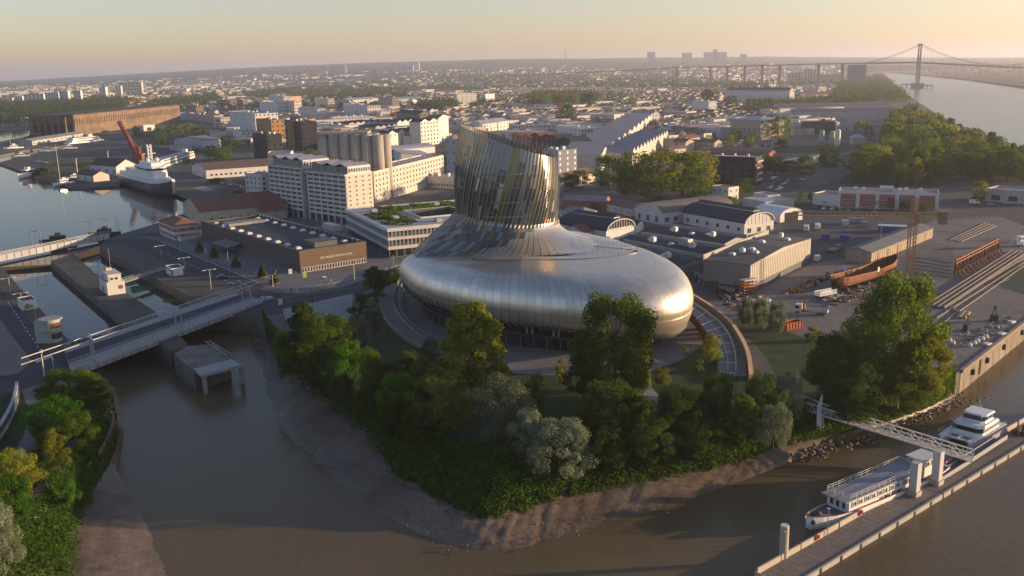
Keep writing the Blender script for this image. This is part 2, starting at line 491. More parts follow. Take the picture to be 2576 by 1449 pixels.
basin=pts([(175,857)])+pts([(0,668)])+[W(-235,414),W(-330,400),W(-900,450),W(-1500,900)]+pts([(-60,405),(0,411),(40,425),(100,449),(160,462),(172,471),(240,469),(302,466)])+[W(-300,717),W(-278,724),W(-203,604)]+pts([(471,504),(462,537),(390,563),(300,590),(264,603),(250,623),(556,787),(401,798),(387,781),(237,686),(185,638),(127,656),(336,827)])
strip_w=pts([(-60,402),(0,391),(60,378),(175,366),(170,374),(50,394),(0,408)])
pen_w=pts([(-60,338),(0,329),(85,322),(88,336),(60,345),(0,356),(-60,365)])
def tess(name,outer,holes,z,m):
 loops=[[Vector((p[0],p[1],0))for p in outer]]+[[Vector((p[0],p[1],0))for p in h]for h in holes]
 tri=geometry.tessellate_polygon(loops)
 fl=[p for l in loops for p in l]
 b=MB();b.v=[(p.x,p.y,z)for p in fl]
 for t in tri:
  a,c,d=(fl[i]for i in t)
  up=(c-a).cross(d-a).z
  b.f.append(tuple(t)if up>0 else tuple(t)[::-1]);b.m.append(0)
 return b.obj(name,m)
GROUND=MMIX("town_ground",[(.055,.06,.04),(.10,.095,.085),(.15,.14,.13),(.07,.08,.045)],scale=.012,detail=9)
gnd=tess("ground",[W(-30000,-3000),W(30000,-3000),W(30000,30000),W(-30000,30000)],[river,basin,strip_w,pen_w],0,GROUND)
struct(gnd)
def water_mat(name,col,rough,bscale,bstr,stretch=(1,1,1)):
 m=M(name,col,rough=rough,var=.18,scale=.02,spec=.33)
 n=m.node_tree;b=n.nodes["Principled BSDF"];b.inputs["IOR"].default_value=1.27
 geo=n.nodes.new("ShaderNodeNewGeometry");mp=n.nodes.new("ShaderNodeMapping");mp.inputs["Scale"].default_value=stretch
 n.links.new(geo.outputs["Position"],mp.inputs[0])
 prev=None
 for sc,st in((bscale,bstr),(bscale*.12,bstr*.8)):
  nz=n.nodes.new("ShaderNodeTexNoise");nz.inputs["Scale"].default_value=sc;nz.inputs["Detail"].default_value=3
  n.links.new(mp.outputs[0],nz.inputs[0])
  bp=n.nodes.new("ShaderNodeBump");bp.inputs["Strength"].default_value=st;bp.inputs["Distance"].default_value=.3
  n.links.new(nz.outputs[0],bp.inputs["Height"])
  if prev:n.links.new(prev.outputs[0],bp.inputs["Normal"])
  prev=bp
 n.links.new(prev.outputs[0],b.inputs["Normal"])
 return m
RIVERM=water_mat("river_water",(.13,.095,.048),.22,.8,.15,(1,.6,1))
BASINM=water_mat("basin_water",(.06,.056,.05),.06,.5,.05)
LOCKM=water_mat("lock_water",(.05,.046,.042),.05,.5,.03)
struct(tess("river",river,[],WZ,RIVERM))
basin_only=[Vector(p)for p in(at(-5,664),)]+basin[2:14+3]+pts([(471,504),(462,537),(390,563),(300,590),(262,606),(127,656)])
struct(tess("basin_water",basin_only,[],BZ,BASINM))
struct(tess("basin_water",strip_w,[],BZ,BASINM));struct(tess("basin_water",pen_w,[],BZ,BASINM))
lockL=pts([(175,857),(-5,664),(127,650),(336,827)])
lockR=pts([(401,798),(387,781),(237,686),(183,636),(250,618),(556,787)])
struct(tess("lock_water",lockL,[],-3.2,LOCKM));struct(tess("lock_water",lockR,[],-3.6,LOCKM))
# quay walls all round the water
b=MB()
for loop,zb in((river,WZ-2),(basin,-7),(strip_w,-3),(pen_w,-3)):
 n=len(loop)
 for i in range(n):
  p,q=loop[i],loop[(i+1)%n]
  b.poly([(p.x,p.y,0),(q.x,q.y,0),(q.x,q.y,zb),(p.x,p.y,zb)])
struct(b.obj("quay_walls",M("quay_masonry",(.15,.125,.10),.95,.4,.35,bump=.5,bscale=1.2,stretch=(1,1,.35))))
# mud banks falling from the land to the river
def bank(name,A,B,C,m,nz_amp=.28,seed=0):
 a,b_,c=pts(A,0.02),pts(B,-4.4),pts(C,-6.06)
 nu=(len(A)-1)*8;rows=[]
 def samp(l,t):
  t=t*(len(l)-1);i=min(int(t),len(l)-2);f=t-i
  p0=l[max(i-1,0)];p1=l[i];p2=l[i+1];p3=l[min(i+2,len(l)-1)]
  return .5*((2*p1)+(p2-p0)*f+(2*p0-5*p1+4*p2-p3)*f*f+(3*p1-p0-3*p2+p3)*f**3)
 nv=26;mb=MB()
 for j in range(nv+1):
  v=j/nv
  for i in range(nu+1):
   u=i/nu;p0,p1,p2=samp(a,u),samp(b_,u),samp(c,u)
   p=p0.lerp(p1,v/.35)if v<.35 else p1.lerp(p2,(v-.35)/.65)
   k=math.sin(math.pi*min(1,v*1.02))**.5 if 0<v<1 else 0
   d=noise.noise(Vector((p.x*.35,p.y*.35,seed)))*nz_amp+noise.noise(Vector((p.x*.06,p.y*.06,seed+3)))*.7
   d+=.10*math.sin((u*nu)*2.1+2.5*noise.noise(Vector((p.x*.1,p.y*.1,5))))
   mb.v.append((p.x,p.y,p.z+d*k))
 for j in range(nv):
  for i in range(nu):
   q=j*(nu+1)+i
   mb.f.append((q,q+nu+1,q+nu+2,q+1));mb.m.append(0)
 o=mb.obj(name,m,smooth=True,fix=True)
 return struct(o),(a,b_,c,samp)
MUD=MMIX("wet_mud",[(.10,.072,.052),(.155,.115,.083),(.19,.143,.105)],scale=.08,rough=.5,bump=.22,bscale=1.1,stretch=(1,1,1))
bank_main,BK=bank("mud_bank",L0,L1,L2,MUD,seed=1)
bank_left,BKL=bank("mud_bank",K0,K1,K2,MUD,seed=9)
# rising far country and its ridges
def ridge(ax):
 """height of the far plateau by direction (x / y)"""
 xs=[-1.2,-.60,-.50,-.27,0,.27,.45,.60,1.2];hs=[20,30,60,165,200,150,90,55,30]
 return float(np.interp(ax,xs,hs))
def hz(x,y):
 if y<3200:return 0.0
 t=min(1,(y-3200)/9800);t=t*t*(3-2*t)
 return t*ridge(x/y)*(1+.10*noise.noise(Vector((x*.0004,y*.0004,2))))
mb=MB();ny,nx=40,70
for j in range(ny+1):
 y=3200+(16000-3200)*j/ny
 for i in range(nx+1):
  x=(-.95+1.9*i/nx)*y
  wet=0
  mb.v.append((x,y,hz(x,y)+(.05 if j else-.5)+(14*abs(noise.noise(Vector((x*.002,y*.003,8))))if y>7000 else 0)))
for j in range(ny):
 for i in range(nx):
  x=(-.95+1.9*(i+.5)/nx);
  y=3200+(16000-3200)*(j+.5)/ny
  if y<6900 and .28<x<.60:continue # the river runs here
  q=j*(nx+1)+i;mb.f.append((q,q+1,q+nx+2,q+nx+1));mb.m.append(0)
HILLM=MMIX("far_country",[(.03,.045,.022),(.05,.06,.03),(.09,.09,.06),(.04,.055,.028)],scale=.002,detail=10)
struct(mb.obj("hills",HILLM,smooth=True))
def patch(name,pl,m,z=.02,px=True):
 p=pts(pl)if px else[Vector((q[0],q[1],0))for q in pl]
 return struct(tess(name,p,[],z,m))
GRASS=MMIX("lawn",[(.028,.05,.012),(.04,.065,.018),(.055,.075,.022)],scale=.15,bump=.4,bscale=3)
DRYG=MMIX("dry_grass",[(.14,.11,.05),(.10,.10,.04),(.055,.07,.025)],scale=.06)
YARD=MMIX("yard_concrete",[(.13,.115,.10),(.19,.17,.15),(.155,.14,.13),(.095,.085,.075)],scale=.05,bump=.15)
YARDA=MMIX("yard_asphalt",[(.06,.058,.06),(.085,.08,.08),(.07,.068,.07)],scale=.04)
QPAVE=MMIX("mossy_paving",[(.075,.07,.05),(.11,.10,.085),(.085,.08,.065),(.06,.065,.035)],scale=.12,bump=.3)
PLAZA=MMIX("plaza_paving",[(.15,.14,.138),(.185,.175,.172),(.165,.155,.15)],scale=.06)
patch("plaza",[(352,597),(470,590),(560,560),(700,560),(880,590),(1020,640),(1025,668),(920,702),(860,722),(745,738),(660,715),(520,655),(400,606)],PLAZA)
patch("basin_road",[(262,606),(330,598),(400,607),(520,656),(664,716),(644,752),(600,742),(480,690),(385,645),(320,622)],ASPH,.024)
patch("tram_track",[(400,604),(520,654),(664,714),(680,704),(540,648),(415,598)],M("tram_bed",(.12,.115,.115),.9,.15,.3),.03)
patch("quay_road",[(640,728),(745,740),(860,724),(920,704),(1012,672),(1024,690),(900,742),(800,768),(690,792),(640,800),(600,780),(600,745)],ASPH,.026)
patch("parking_terrace",[(712,778),(888,738),(884,800),(742,812),(718,806)],PAVE,.03)
patch("west_road",[(95,832),(125,888),(215,893),(224,930),(140,936),(112,962),(42,985),(0,1002),(-60,1020),(-60,955),(45,940),(80,908),(20,832),(0,800),(-60,740),(-60,660),(0,722)],ASPH,.024)
patch("west_verge",[(100,856),(0,720),(-60,650),(-60,590),(0,672),(172,858),(205,890),(126,886)],QPAVE,.014)
patch("west_pavement",[(20,832),(80,908),(45,940),(-60,955),(-60,745),(0,802)],MMIX("beige_paving",[(.16,.14,.12),(.20,.18,.155)],scale=.1),.02)
patch("west_path",[(105,968),(116,1000),(100,1060),(80,1110),(55,1160),(20,1200),(-60,1280),(-60,1230),(30,1150),(62,1090),(72,1030),(55,985)],PLAZA,.03)
patch("west_lawn",[(42,986),(56,984),(72,1030),(62,1090),(30,1150),(-60,1230),(-60,1020)],GRASS,.02)
patch("lock_pier_top",[(127,656),(185,638),(237,686),(387,781),(401,799),(470,862),(430,880),(337,828)],QPAVE,.02)
patch("lock_quay",[(250,622),(265,604),(322,624),(385,648),(480,692),(600,744),(600,785),(557,789)],QPAVE,.016)
patch("front_terrace",[(1075,885),(1150,915),(1250,936),(1400,944),(1480,942),(1560,936),(1640,930),(1715,905),(1765,868),(1785,835),(1740,760),(1400,700),(1100,720),(1020,760),(1010,830)],MMIX("terrace_paving",[(.16,.14,.13),(.20,.18,.165),(.175,.155,.145)],scale=.1),.03)
patch("garden_lawn",[(1080,888),(1150,916),(1250,937),(1400,945),(1480,943),(1640,931),(1715,906),(1766,870),(1790,840),(1850,800),(1920,815),(2060,862),(2100,950),(2000,1040),(1850,1085),(1640,1124),(1420,1150),(1250,1165),(1080,1120),(930,1030),(850,980),(740,880),(740,815),(885,802),(960,790),(1010,835)],GRASS,.012)
patch("garden_path",[(1860,838),(1895,862),(1928,900),(1951,945),(1945,968),(1890,950),(1888,900)],M("path_asphalt",(.10,.09,.085),.9,.15,.4),.028)
patch("river_path",[(1600,965),(1625,958),(1665,1005),(1672,1030),(1610,1040),(1590,1000)],PAVE,.028)
patch("shipyard_yard",[(1760,770),(1890,742),(2050,660),(2150,650),(2340,560),(2576,540),(2760,600),(2640,700),(2576,806),(2418,930),(2330,900),(2200,872),(2060,858),(1925,812),(1850,798)],YARD,.016)
patch("service_yard",[(1700,700),(1780,690),(1885,738),(2045,658),(2150,648),(2345,555),(2576,535),(2700,500),(2576,440),(2380,450),(2100,450),(1900,430),(1790,460),(1880,520),(1960,560),(2045,620),(1890,730),(1780,690),(1730,730)],YARDA,.02)
patch("office_lawn",[(1985,512),(2045,516),(2200,528),(2340,538),(2390,533),(2390,541),(2180,538),(1985,521)],GRASS,.03)
patch("east_lawn",[(2110,462),(2360,470),(2400,455),(2330,440),(2120,440)],GRASS,.026)
patch("quay_apron",[(436,488),(474,503),(520,508),(620,510),(640,470),(560,440),(480,445),(436,468)],MMIX("apron",[(.085,.08,.078),(.11,.105,.10)],scale=.05),.02)
patch("pale_slab",[(486,474),(510,468),(541,478),(516,482)],PAVE,.03)
patch("peninsula",[(0,411),(50,394),(170,374),(330,362),(420,372),(470,380),(430,440),(320,455),(302,464),(240,466),(172,469),(100,447),(40,423)],MMIX("rough_ground",[(.12,.10,.06),(.075,.07,.055),(.10,.095,.085),(.05,.055,.03)],scale=.03),.02)
patch("peninsula_asphalt",[(175,372),(330,362),(420,372),(440,400),(330,392),(200,398),(120,394)],YARDA,.028)
patch("dry_meadow",[(120,400),(300,398),(300,415),(230,440),(150,445),(130,430)],DRYG,.026)
patch("long_street",[(1660,400),(1765,392),(1800,330),(1828,262),(1826,238),(1806,238),(1795,262),(1762,320)],M("street_surface",(.13,.125,.12),.9,.15,.1),.03)
patch("car_park",[(1740,370),(1935,372),(1950,335),(1800,330)],YARDA,.034)
patch("silo_forecourt",[(560,556),(700,556),(885,590),(975,655),(940,650),(640,560)],M("forecourt",(.12,.118,.12),.9,.15,.2),.026)
# painted road markings
mk=MB()
def dash(p,q,wd=.18,n=1,gap=.5,z=.05):
 a,c=at(*p),at(*q)
 for i in range(n):
  u=a.lerp(c,i/n);v=a.lerp(c,(i+1-gap)/n if n>1 else 1)
  d=(v-u).normalized();s=Vector((-d.y,d.x,0))*wd/2
  mk.poly([(*(u-s).xy,z),(*(v-s).xy,z),(*(v+s).xy,z),(*(u+s).xy,z)])
dash((20,760),(100,880),.2,14)
dash((405,607),(660,716),.22);dash((380,622),(640,738),.18,16)
dash((645,758),(905,722),.18);dash((905,722),(1015,680),.18)
for i in range(7):dash((646+i*5,752-i*1.2),(655+i*5.4,757-i*1.3),.5)
for i in range(7):dash((88+i*6,906-i*2.2),(95+i*6,912-i*2.2),.5)
for i in range(9):dash((2105+i*8,787-i*5),(2125+i*8,800-i*5),.3)if False else None
for i in range(16):dash((2012+i*13,526+i*.75),(2008+i*13,531+i*.75),.15)
for i in range(8):dash((2118+i*7,672-i*1),(2125+i*7,676-i*1),.3)
dash((2400,760),(2540,702),.22)
struct(mk.obj("road_markings",LINE))
# ---- haze: even air round the whole place
hm=bpy.data.materials.new("air");hm.use_nodes=True
n_=hm.node_tree;n_.nodes.remove(n_.nodes["Principled BSDF"])
pv=n_.nodes.new("ShaderNodeVolumePrincipled")
pv.inputs["Color"].default_value=(.86,.86,.95,1)
pv.inputs["Density"].default_value=0.000085
pv.inputs["Anisotropy"].default_value=0.45
n_.links.new(pv.outputs[0],n_.nodes["Material Output"].inputs["Volume"])
b=MB();b.box(-31000,-3200,-12,31000,31000,290)
hz_o=b.obj("haze",hm);hz_o["kind"]="stuff"
hz_o["label"]="thin warm morning haze lying over the city"
# ================================================================= THE CURVED MUSEUM
def catmull(P,n,closed=True):
 P=[Vector(p)for p in P];k=len(P);out=[]
 segs=k if closed else k-1
 for i in range(n):
  t=i/n*segs if closed else i/(n-1)*segs
  j=min(int(t),segs-1);f=t-j
  g=(lambda q:P[q%k])if closed else(lambda q:P[min(max(q,0),k-1)])
  p0,p1,p2,p3=g(j-1),g(j),g(j+1),g(j+2)
  out.append(.5*((2*p1)+(p2-p0)*f+(2*p0-5*p1+4*p2-p3)*f*f+(3*p1-p0-3*p2+p3)*f**3))
 return out
museum=thing("museum_building","swirling metal and glass museum tower rising from a rounded metallic ring by the river","museum",(4,292,0))
MC=Vector((4,292,0))
EQ=[(-35.5,299,0),(-34.5,288,0),(-27,270,0),(-12,251.5,0),(6,239.5,0),(22,233,0),(36,232.5,0),(46,239.5,0),(50.3,253,0),(49,272,0),(40,295,0),(22,318,0),(-4,326,0),(-26,317,0)]
NU=112
PROF=[(5.6,7.0),(3.0,7.4),(1.2,8.8),(.3,10.5),(0,12.4),(.4,14.8),(1.7,17.2),(4.4,19.2),(9,20.5),(16,21.0),(26,21.1),(36,20.6)]
EQL=catmull(EQ,NU*4)
def bodyp(u,r):
 """u in columns, r in profile rows (both may be fractional)"""
 i=u*4%(NU*4);a=int(i);f=i-a
 p=EQL[a].lerp(EQL[(a+1)%(NU*4)],f)
 q=max(0,min(r,len(PROF)-1.0001));k=int(q);f=q-k
 g=lambda j:Vector(PROF[min(max(j,0),len(PROF)-1)]+(0,))
 p0,p1,p2,p3=g(k-1),g(k),g(k+1),g(k+2)
 dz=.5*((2*p1)+(p2-p0)*f+(2*p0-5*p1+4*p2-p3)*f*f+(3*p1-p0-3*p2+p3)*f**3)
 c=MC-p;L=c.length;c=c/L
 d=dz.x*L/54.0
 z=dz.y
 if z>11:z=11+(z-11)*float(np.interp(p.x,[-36,-20,2],[.74,.86,1]))
 else:z=11-(11-z)*float(np.interp(p.x,[26,44],[1,1.75]))
 return Vector((p.x+c.x*d,p.y+c.y*d,z))
def nrm(fn,u,r,e=.02):
 a=fn(u+e,r)-fn(u-e,r);b_=fn(u,r+e)-fn(u,r-e)
 n=a.cross(b_)
 return n.normalized()if n.length>1e-9 else Vector((0,0,1))
ALU=M("champagne_aluminium",(.68,.61,.51),.40,.07,.12,metal=.85,objvar=.09)
ALUD=M("dark_seam",(.10,.095,.09),.8,.1,1)  # dark shell colour showing in the joints between panels
GRILLE=M("roof_grille",(.25,.235,.215),.6,.1,.5,metal=.5)
def panel_mesh(name,fn,u0,u1,r0,r1,nu,nr,mats,off=0.05,flip=False,tilt=0.0,parent_loc=MC,bottom=0.0):
 v=[];nn=[]
 for j in range(nr+1):
  for i in range(nu+1):
   u=u0+(u1-u0)*i/nu;r=r0+(r1-r0)*j/nr
   n=nrm(fn,u,r)
   if flip:n=-n
   p=fn(u,r)+n*(off+tilt*(i/nu))
   v.append(p-parent_loc);nn.append(n)
 f=[]
 for j in range(nr):
  for i in range(nu):
   q=j*(nu+1)+i
   t=(q,q+1,q+nu+2,q+nu+1)
   f.append(t[::-1]if flip else t)
 # turned-in rim so that every panel has depth
 rim=[i for i in range(nu+1)]+[j*(nu+1)+nu for j in range(1,nr+1)]+[nr*(nu+1)+i for i in range(nu-1,-1,-1)]+[j*(nu+1)for j in range(nr-1,0,-1)]
 b0=len(v)
 for q in rim:v.append(v[q]-nn[q]*.12);nn.append(nn[q])
 m=len(rim)
 for i in range(m):
  j=(i+1)%m;t=(rim[j],rim[i],b0+i,b0+j)
  f.append(t[::-1]if flip else t)
 return v,f,nn
def panel_obj(name,data,m,par):
 v,f,nn=data
 me=bpy.data.meshes.new(name);me.from_pydata([tuple(p)for p in v],[],f);me.materials.append(m)
 me.polygons.foreach_set("use_smooth",[True]*len(f))
 me.normals_split_custom_set_from_vertices([tuple(p)for p in nn])
 return link(name,me,par)
# base shell under the panels
v=[];f=[]
NRR=len(PROF)-1
for j in range(NRR*2+1):
 for i in range(NU*2):
  p=bodyp(i/2,j/2);v.append(tuple(p-nrm(bodyp,i/2,j/2)*-0.0-MC))
for j in range(NRR*2):
 for i in range(NU*2):
  k=(i+1)%(NU*2);a=j*NU*2
  f.append((a+i,a+k,a+NU*2+k,a+NU*2+i))
me=bpy.data.meshes.new("shell");me.from_pydata(v,[],f);me.materials.append(ALUD)
me.polygons.foreach_set("use_smooth",[True]*len(f));SHELL=link("shell",me,museum)
# soffit under the ring
b=MB()
lip=[bodyp(i/2,0)-MC for i in range(NU*2)]
inn=[Vector((p.x*.72,p.y*.72,6.6))for p in lip]
b.strip(inn+inn[:1],lip+lip[:1]);b.obj("soffit",M("soffit",(.05,.048,.045),.9,.2,.3),museum)
ROWS=[(.05,1.55),(1.55,3.0),(3.0,4.4),(4.4,5.7),(5.7,7.0),(7.0,8.3),(8.3,9.6),(9.6,10.9)]
CAMP=Vector((0,0,CAM_H))
rest=([],[],[]);npan=0
def sees(p,n):return n.dot(CAMP-p)>0
for ri,(r0,r1)in enumerate(ROWS):
 for u in range(NU):
  pm=bodyp(u+.5,(r0+r1)/2);n=nrm(bodyp,u+.5,(r0+r1)/2)
  g=.018
  d=panel_mesh("panel",bodyp,u+g,u+1-g,r0+.006,r1-.006,2,3,ALU,off=.06,tilt=(.75 if ri==0 else .22 if ri==1 else .02*rnd.random()))
  front=sees(pm,n)and pm.y<300 and ri<8
  if front and npan<298:
   mt=ALU
   if ri==6 and abs(pm.x-33.5)<9 and pm.y<276 and pm.y>255:mt=GRILLE
   panel_obj("metal_panel",d,mt,SHELL);npan+=1
  else:
   o=len(rest[0]);rest[0].extend(d[0]);rest[1].extend([tuple(q+o for q in t)for t in d[1]]);rest[2].extend(d[2])
o=panel_obj("metal_panels",rest,ALU,SHELL);o["kind"]="stuff"
# ---- tower and its flaring skirt
TC=Vector((-1,302,0))
TB=[(-169,-36.6,297,9.5),(-152,-33.5,287.5,11.5),(-135,-25.5,280,16.2),(-109,-11.4,271.8,19.6),(-73,8,272.2,20.9),(-45,25,274.5,20.8),(-31,38.5,277.5,20.3),(-8,36,297,20),(37,22,319,20),(90,-1,327,18),(140,-27,320,14),(172,-36.6,306,9.5)]
def per(a,col):
 xs=[q[0]for q in TB];ys=[q[col]for q in TB]
 xs3=[x-360 for x in xs]+xs+[x+360 for x in xs];ys3=ys*3
 s=0
 for k in(-8,-4,0,4,8):s+=np.interp(a+k,xs3,ys3)
 return s/5
TBX=[0,33,43,52,60];
def trad(z):return float(np.interp(z,[26,31,38,44,50,58],[16.1,16.5,16.7,16.3,15.4,14.2]))
def ztop(a):return 52.6-5.4*math.cos(a)
def zn(a):return float(np.interp((math.degrees(a)+180)%360-180,[-180,-140,-109,-73,-31,0,90,140,180],[30,30,29,27.5,27,27,28,29.5,30]))
NC,NFL,NTW=80,5,6
TWIST=R(40)
def towerp(u,s,twist=True):
 """u in columns, s in rows: 0..NFL is the flare, NFL..NFL+NTW the drum"""
 s=max(0,min(s,NFL+NTW+.6))
 a=-math.pi+2*math.pi*u/NC+(TWIST*(s/(NFL+NTW)-.45)if twist else 0)
 ca,sa=math.cos(a),math.sin(a)
 def drum(z):
  r=trad(z);return Vector((TC.x+r*ca,TC.y+r*.9*sa,z))
 if s>=NFL:
  return drum(zn(a)+(ztop(a)-zn(a))*(s-NFL)/NTW)
 t=s/NFL
 d=math.degrees(a);d=(d+180)%360-180
 B=Vector((per(d,1),per(d,2),per(d,3)))
 P1=drum(zn(a));c=drum(zn(a));c.z=B.z+.6;c=c.lerp(B,.06);c.z=B.z+.12*(P1.z-B.z)
 q=B*(1-t)**2+c*2*t*(1-t)+P1*t*t
 wl=float(np.interp(abs(d),[125,152,180],[0,1,1]))
 if wl>0: # the long glass shoulder on the left
  h=Vector((ca,sa*.9,0));rB=math.hypot(B.x-TC.x,B.y-TC.y)
  hd=Vector((B.x-TC.x,B.y-TC.y,0))/rB
  a1=TC+hd*(rB-.2);a1.z=B.z+6.5
  a2=TC+hd*(rB*.40+16.6*.50);a2.z=24.5
  q=q.lerp(B*(1-t)**3+a1*3*t*(1-t)**2+a2*3*t*t*(1-t)+P1*t**3,wl)
 return q
b=MB();b.lathe([(11,20),(11,46)],40,(TC.x-MC.x,TC.y-MC.y,0));TOWER=b.obj("tower",M("core_wall",(.07,.07,.075),.8,.2,.3),museum)
GB=[(-180,0),(-167,0),(-138,.4),(-120,.9),(-109,1.8),(-73,3.4),(-45,5.5),(0,5.5),(40,4),(90,1.5),(140,.5),(180,0)]
def glassy(mat,rgb,rough,transp,metal=0.0):
 m=bpy.data.materials.new(mat);m.use_nodes=True
 n=m.node_tree;b=n.nodes["Principled BSDF"]
 b.inputs["Base Color"].default_value=(*rgb,1);b.inputs["Roughness"].default_value=rough
 b.inputs["Metallic"].default_value=metal;b.inputs["Specular IOR Level"].default_value=.7
 if transp:
  tr=n.nodes.new("ShaderNodeBsdfTransparent");tr.inputs[0].default_value=(*[.55+.45*c for c in rgb],1)
  mx=n.nodes.new("ShaderNodeMixShader");mx.inputs[0].default_value=transp
  n.links.new(b.outputs[0],mx.inputs[1]);n.links.new(tr.outputs[0],mx.inputs[2])
  n.links.new(mx.outputs[0],n.nodes["Material Output"].inputs[0])
 return m
GL=[glassy("smoked_glass",(.15,.152,.15),.16,.32,.25),glassy("pale_fritted_sky_glass",(.33,.335,.32),.28,.25,.35),glassy("yellow_green_glass",(.27,.265,.09),.15,.25,.3),glassy("amber_glass",(.55,.26,.05),.2,.15,.3),glassy("grey_glass",(.33,.33,.325),.2,.30,.4),glassy("perforated_aluminium",(.45,.45,.44),.35,0,.8)]
colk=[rnd.random()for _ in range(NC)]
tw=thing("tower_group",None,None)if False else museum
grest={}
ng=0
for c in range(NC):
 for s in range(NFL+NTW):
  u0,u1,s0,s1=c+.05,c+.95,s+.005,s+.995
  um,sm=c+.5,s+.5
  p=towerp(um,sm);n=nrm(towerp,um,sm)
  a=math.degrees(math.atan2(p.y-TC.y,p.x-TC.x))
  gb=np.interp(a,[q[0]for q in GB],[q[1]for q in GB])
  k=rnd.random()
  if s+.6<gb:mi=6
  elif s<NFL:
   mi=0 if(c+s)%2 or k<.35 else(4 if k<.7 else 1)
   if k>.95:mi=3
   elif k>.9:mi=2
  else:
   h=s-NFL
   edge=3.6+1.5*math.sin(c*.31+1.0)+.5*math.sin(c*1.3) # above it, paler glass paints sky seen through and reflected
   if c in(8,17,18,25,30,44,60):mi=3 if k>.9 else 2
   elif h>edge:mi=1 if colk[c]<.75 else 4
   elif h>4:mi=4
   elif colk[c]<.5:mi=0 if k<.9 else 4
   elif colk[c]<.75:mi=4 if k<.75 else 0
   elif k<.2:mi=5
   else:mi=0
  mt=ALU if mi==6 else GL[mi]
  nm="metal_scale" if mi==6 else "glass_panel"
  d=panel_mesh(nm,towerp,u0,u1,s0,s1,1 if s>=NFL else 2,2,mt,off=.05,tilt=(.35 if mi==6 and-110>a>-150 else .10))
  if sees(p,n)and ng<298:
   panel_obj(nm,d,mt,TOWER);ng+=1
  else:
   q=grest.setdefault((nm,mt.name),([],[],[],mt));o=len(q[0])
   q[0].extend(d[0]);q[1].extend([tuple(x+o for x in t)for t in d[1]]);q[2].extend(d[2])
for(nm,_m),q in grest.items():
 o=panel_obj(nm+"s",q[:3],q[3],TOWER);o["kind"]="stuff"
FIN=M("fin_aluminium",(.48,.46,.42),.5,.1,.5,metal=.4)
for c in range(NC):
 b=MB();q=[]
 for i in range(15):
  s=4.5+(NFL+NTW-4.5)*i/14
  p=towerp(c,s);n=nrm(towerp,c,s);q.append(p+n*.35-MC)
 e=(q[-1]-q[-2]).normalized()*(3.6 if c%2 else 2.4);q.append(q[-1]+e)
 for i in range(len(q)-1):b.beam(q[i],q[i+1],.11,.32)
 b.obj("fin",FIN,TOWER)
# the drum inside: floors, core, look-out deck
for z in(25.5,30.0,34.5,39,43.2):
 b=MB();b.lathe([(15.2,z),(15.2,z+.55)],48,(TC.x-MC.x,TC.y-MC.y,0));b.obj("floor_slab",M("slab_edge",(.22,.22,.22),.8,.1,.3),TOWER)
b=MB()
for i in range(36):
 a=2*math.pi*i/36
 b.tube((TC.x-MC.x+13.6*math.cos(a),TC.y-MC.y+12.4*math.sin(a),20),(TC.x-MC.x+13.6*math.cos(a+.25),TC.y-MC.y+12.4*math.sin(a+.25),46),.16,5)
 b.tube((TC.x-MC.x+13.6*math.cos(a),TC.y-MC.y+12.4*math.sin(a),38),(TC.x-MC.x+13.0*math.cos(a-.3),TC.y-MC.y+11.7*math.sin(a-.3),49),.12,5)
b.obj("lattice",M("lattice_timber",(.40,.33,.25),.7,.15,.4),TOWER)
# metal roof band with its railing along the terrace
tl=[bodyp(u,10.2)for u in()]
tp=[at(x,y,20.9)for x,y in((1188,655),(1250,656),(1330,656),(1420,655),(1500,651),(1560,645),(1592,640),(1603,636),(1598,631),(1570,628),(1520,624),(1480,618),(1450,611))]
tp=catmull(tp,60,False)
b=MB()
for i in range(len(tp)-1):
 p,q=tp[i]-MC,tp[i+1]-MC
 b.beam(p+Vector((0,0,.1)),q+Vector((0,0,.1)),.3,.5)
b.obj("terrace_edge",M("terrace_edge",(.2,.19,.175),.45,.1,.4,metal=.6),museum)
b=MB()
for i in range(len(tp)-1):
 p,q=tp[i]-MC,tp[i+1]-MC
 for z in(1.2,1.9):b.beam(p+Vector((0,.8,z)),q+Vector((0,.8,z)),.07)
 b.beam(p+Vector((0,.8,.6)),p+Vector((0,.8,1.95)),.07)
b.obj("railing",STEEL,museum)
# glazed ground floor
def podp(u,d):
 i=u*4%(NU*4);p=EQL[int(i)%(NU*4)].lerp(EQL[(int(i)+1)%(NU*4)],i-int(i));c=(MC-p);L=c.length
 return p+c/L*(d*L/54)-MC
b=MB();base=[podp(i,8.8)for i in range(NU)]
b.strip([(p.x,p.y,0)for p in base+base[:1]],[(p.x,p.y,6.9)for p in base+base[:1]])
GFW=b.obj("ground_floor_wall",M("dark_lobby",(.012,.012,.014),.5,.2,.3),museum)
b=MB();p1=[podp(i,7.2)for i in range(NU)];p2=[podp(i,9)for i in range(NU)]
b.strip([(p.x,p.y,3.95)for p in p1+p1[:1]],[(p.x,p.y,3.95)for p in p2+p2[:1]]);b.strip([(p.x,p.y,3.2)for p in p1+p1[:1]],[(p.x,p.y,3.95)for p in p1+p1[:1]])
b.obj("canopy_band",DARKM,museum)
for u in range(NU):
 p=podp(u,8.0);q=podp(u+1,8.0)
 w_=p+MC
 if(w_-Vector((0,0,0))).y>285:continue
 d=(q-p);L=d.length;rz=math.atan2(d.y,d.x)
 if u%2==0:
  b=MB();b.box(0,-.06,0,.14,.1,3.2);link("mullion",b.mesh("mullion",[STEEL]),GFW,p,rz)
 b=MB();b.box(.15,0,.1,L-.02,.05,3.2);link("pane",b.mesh("pane",[GLS]),GFW,p,rz)
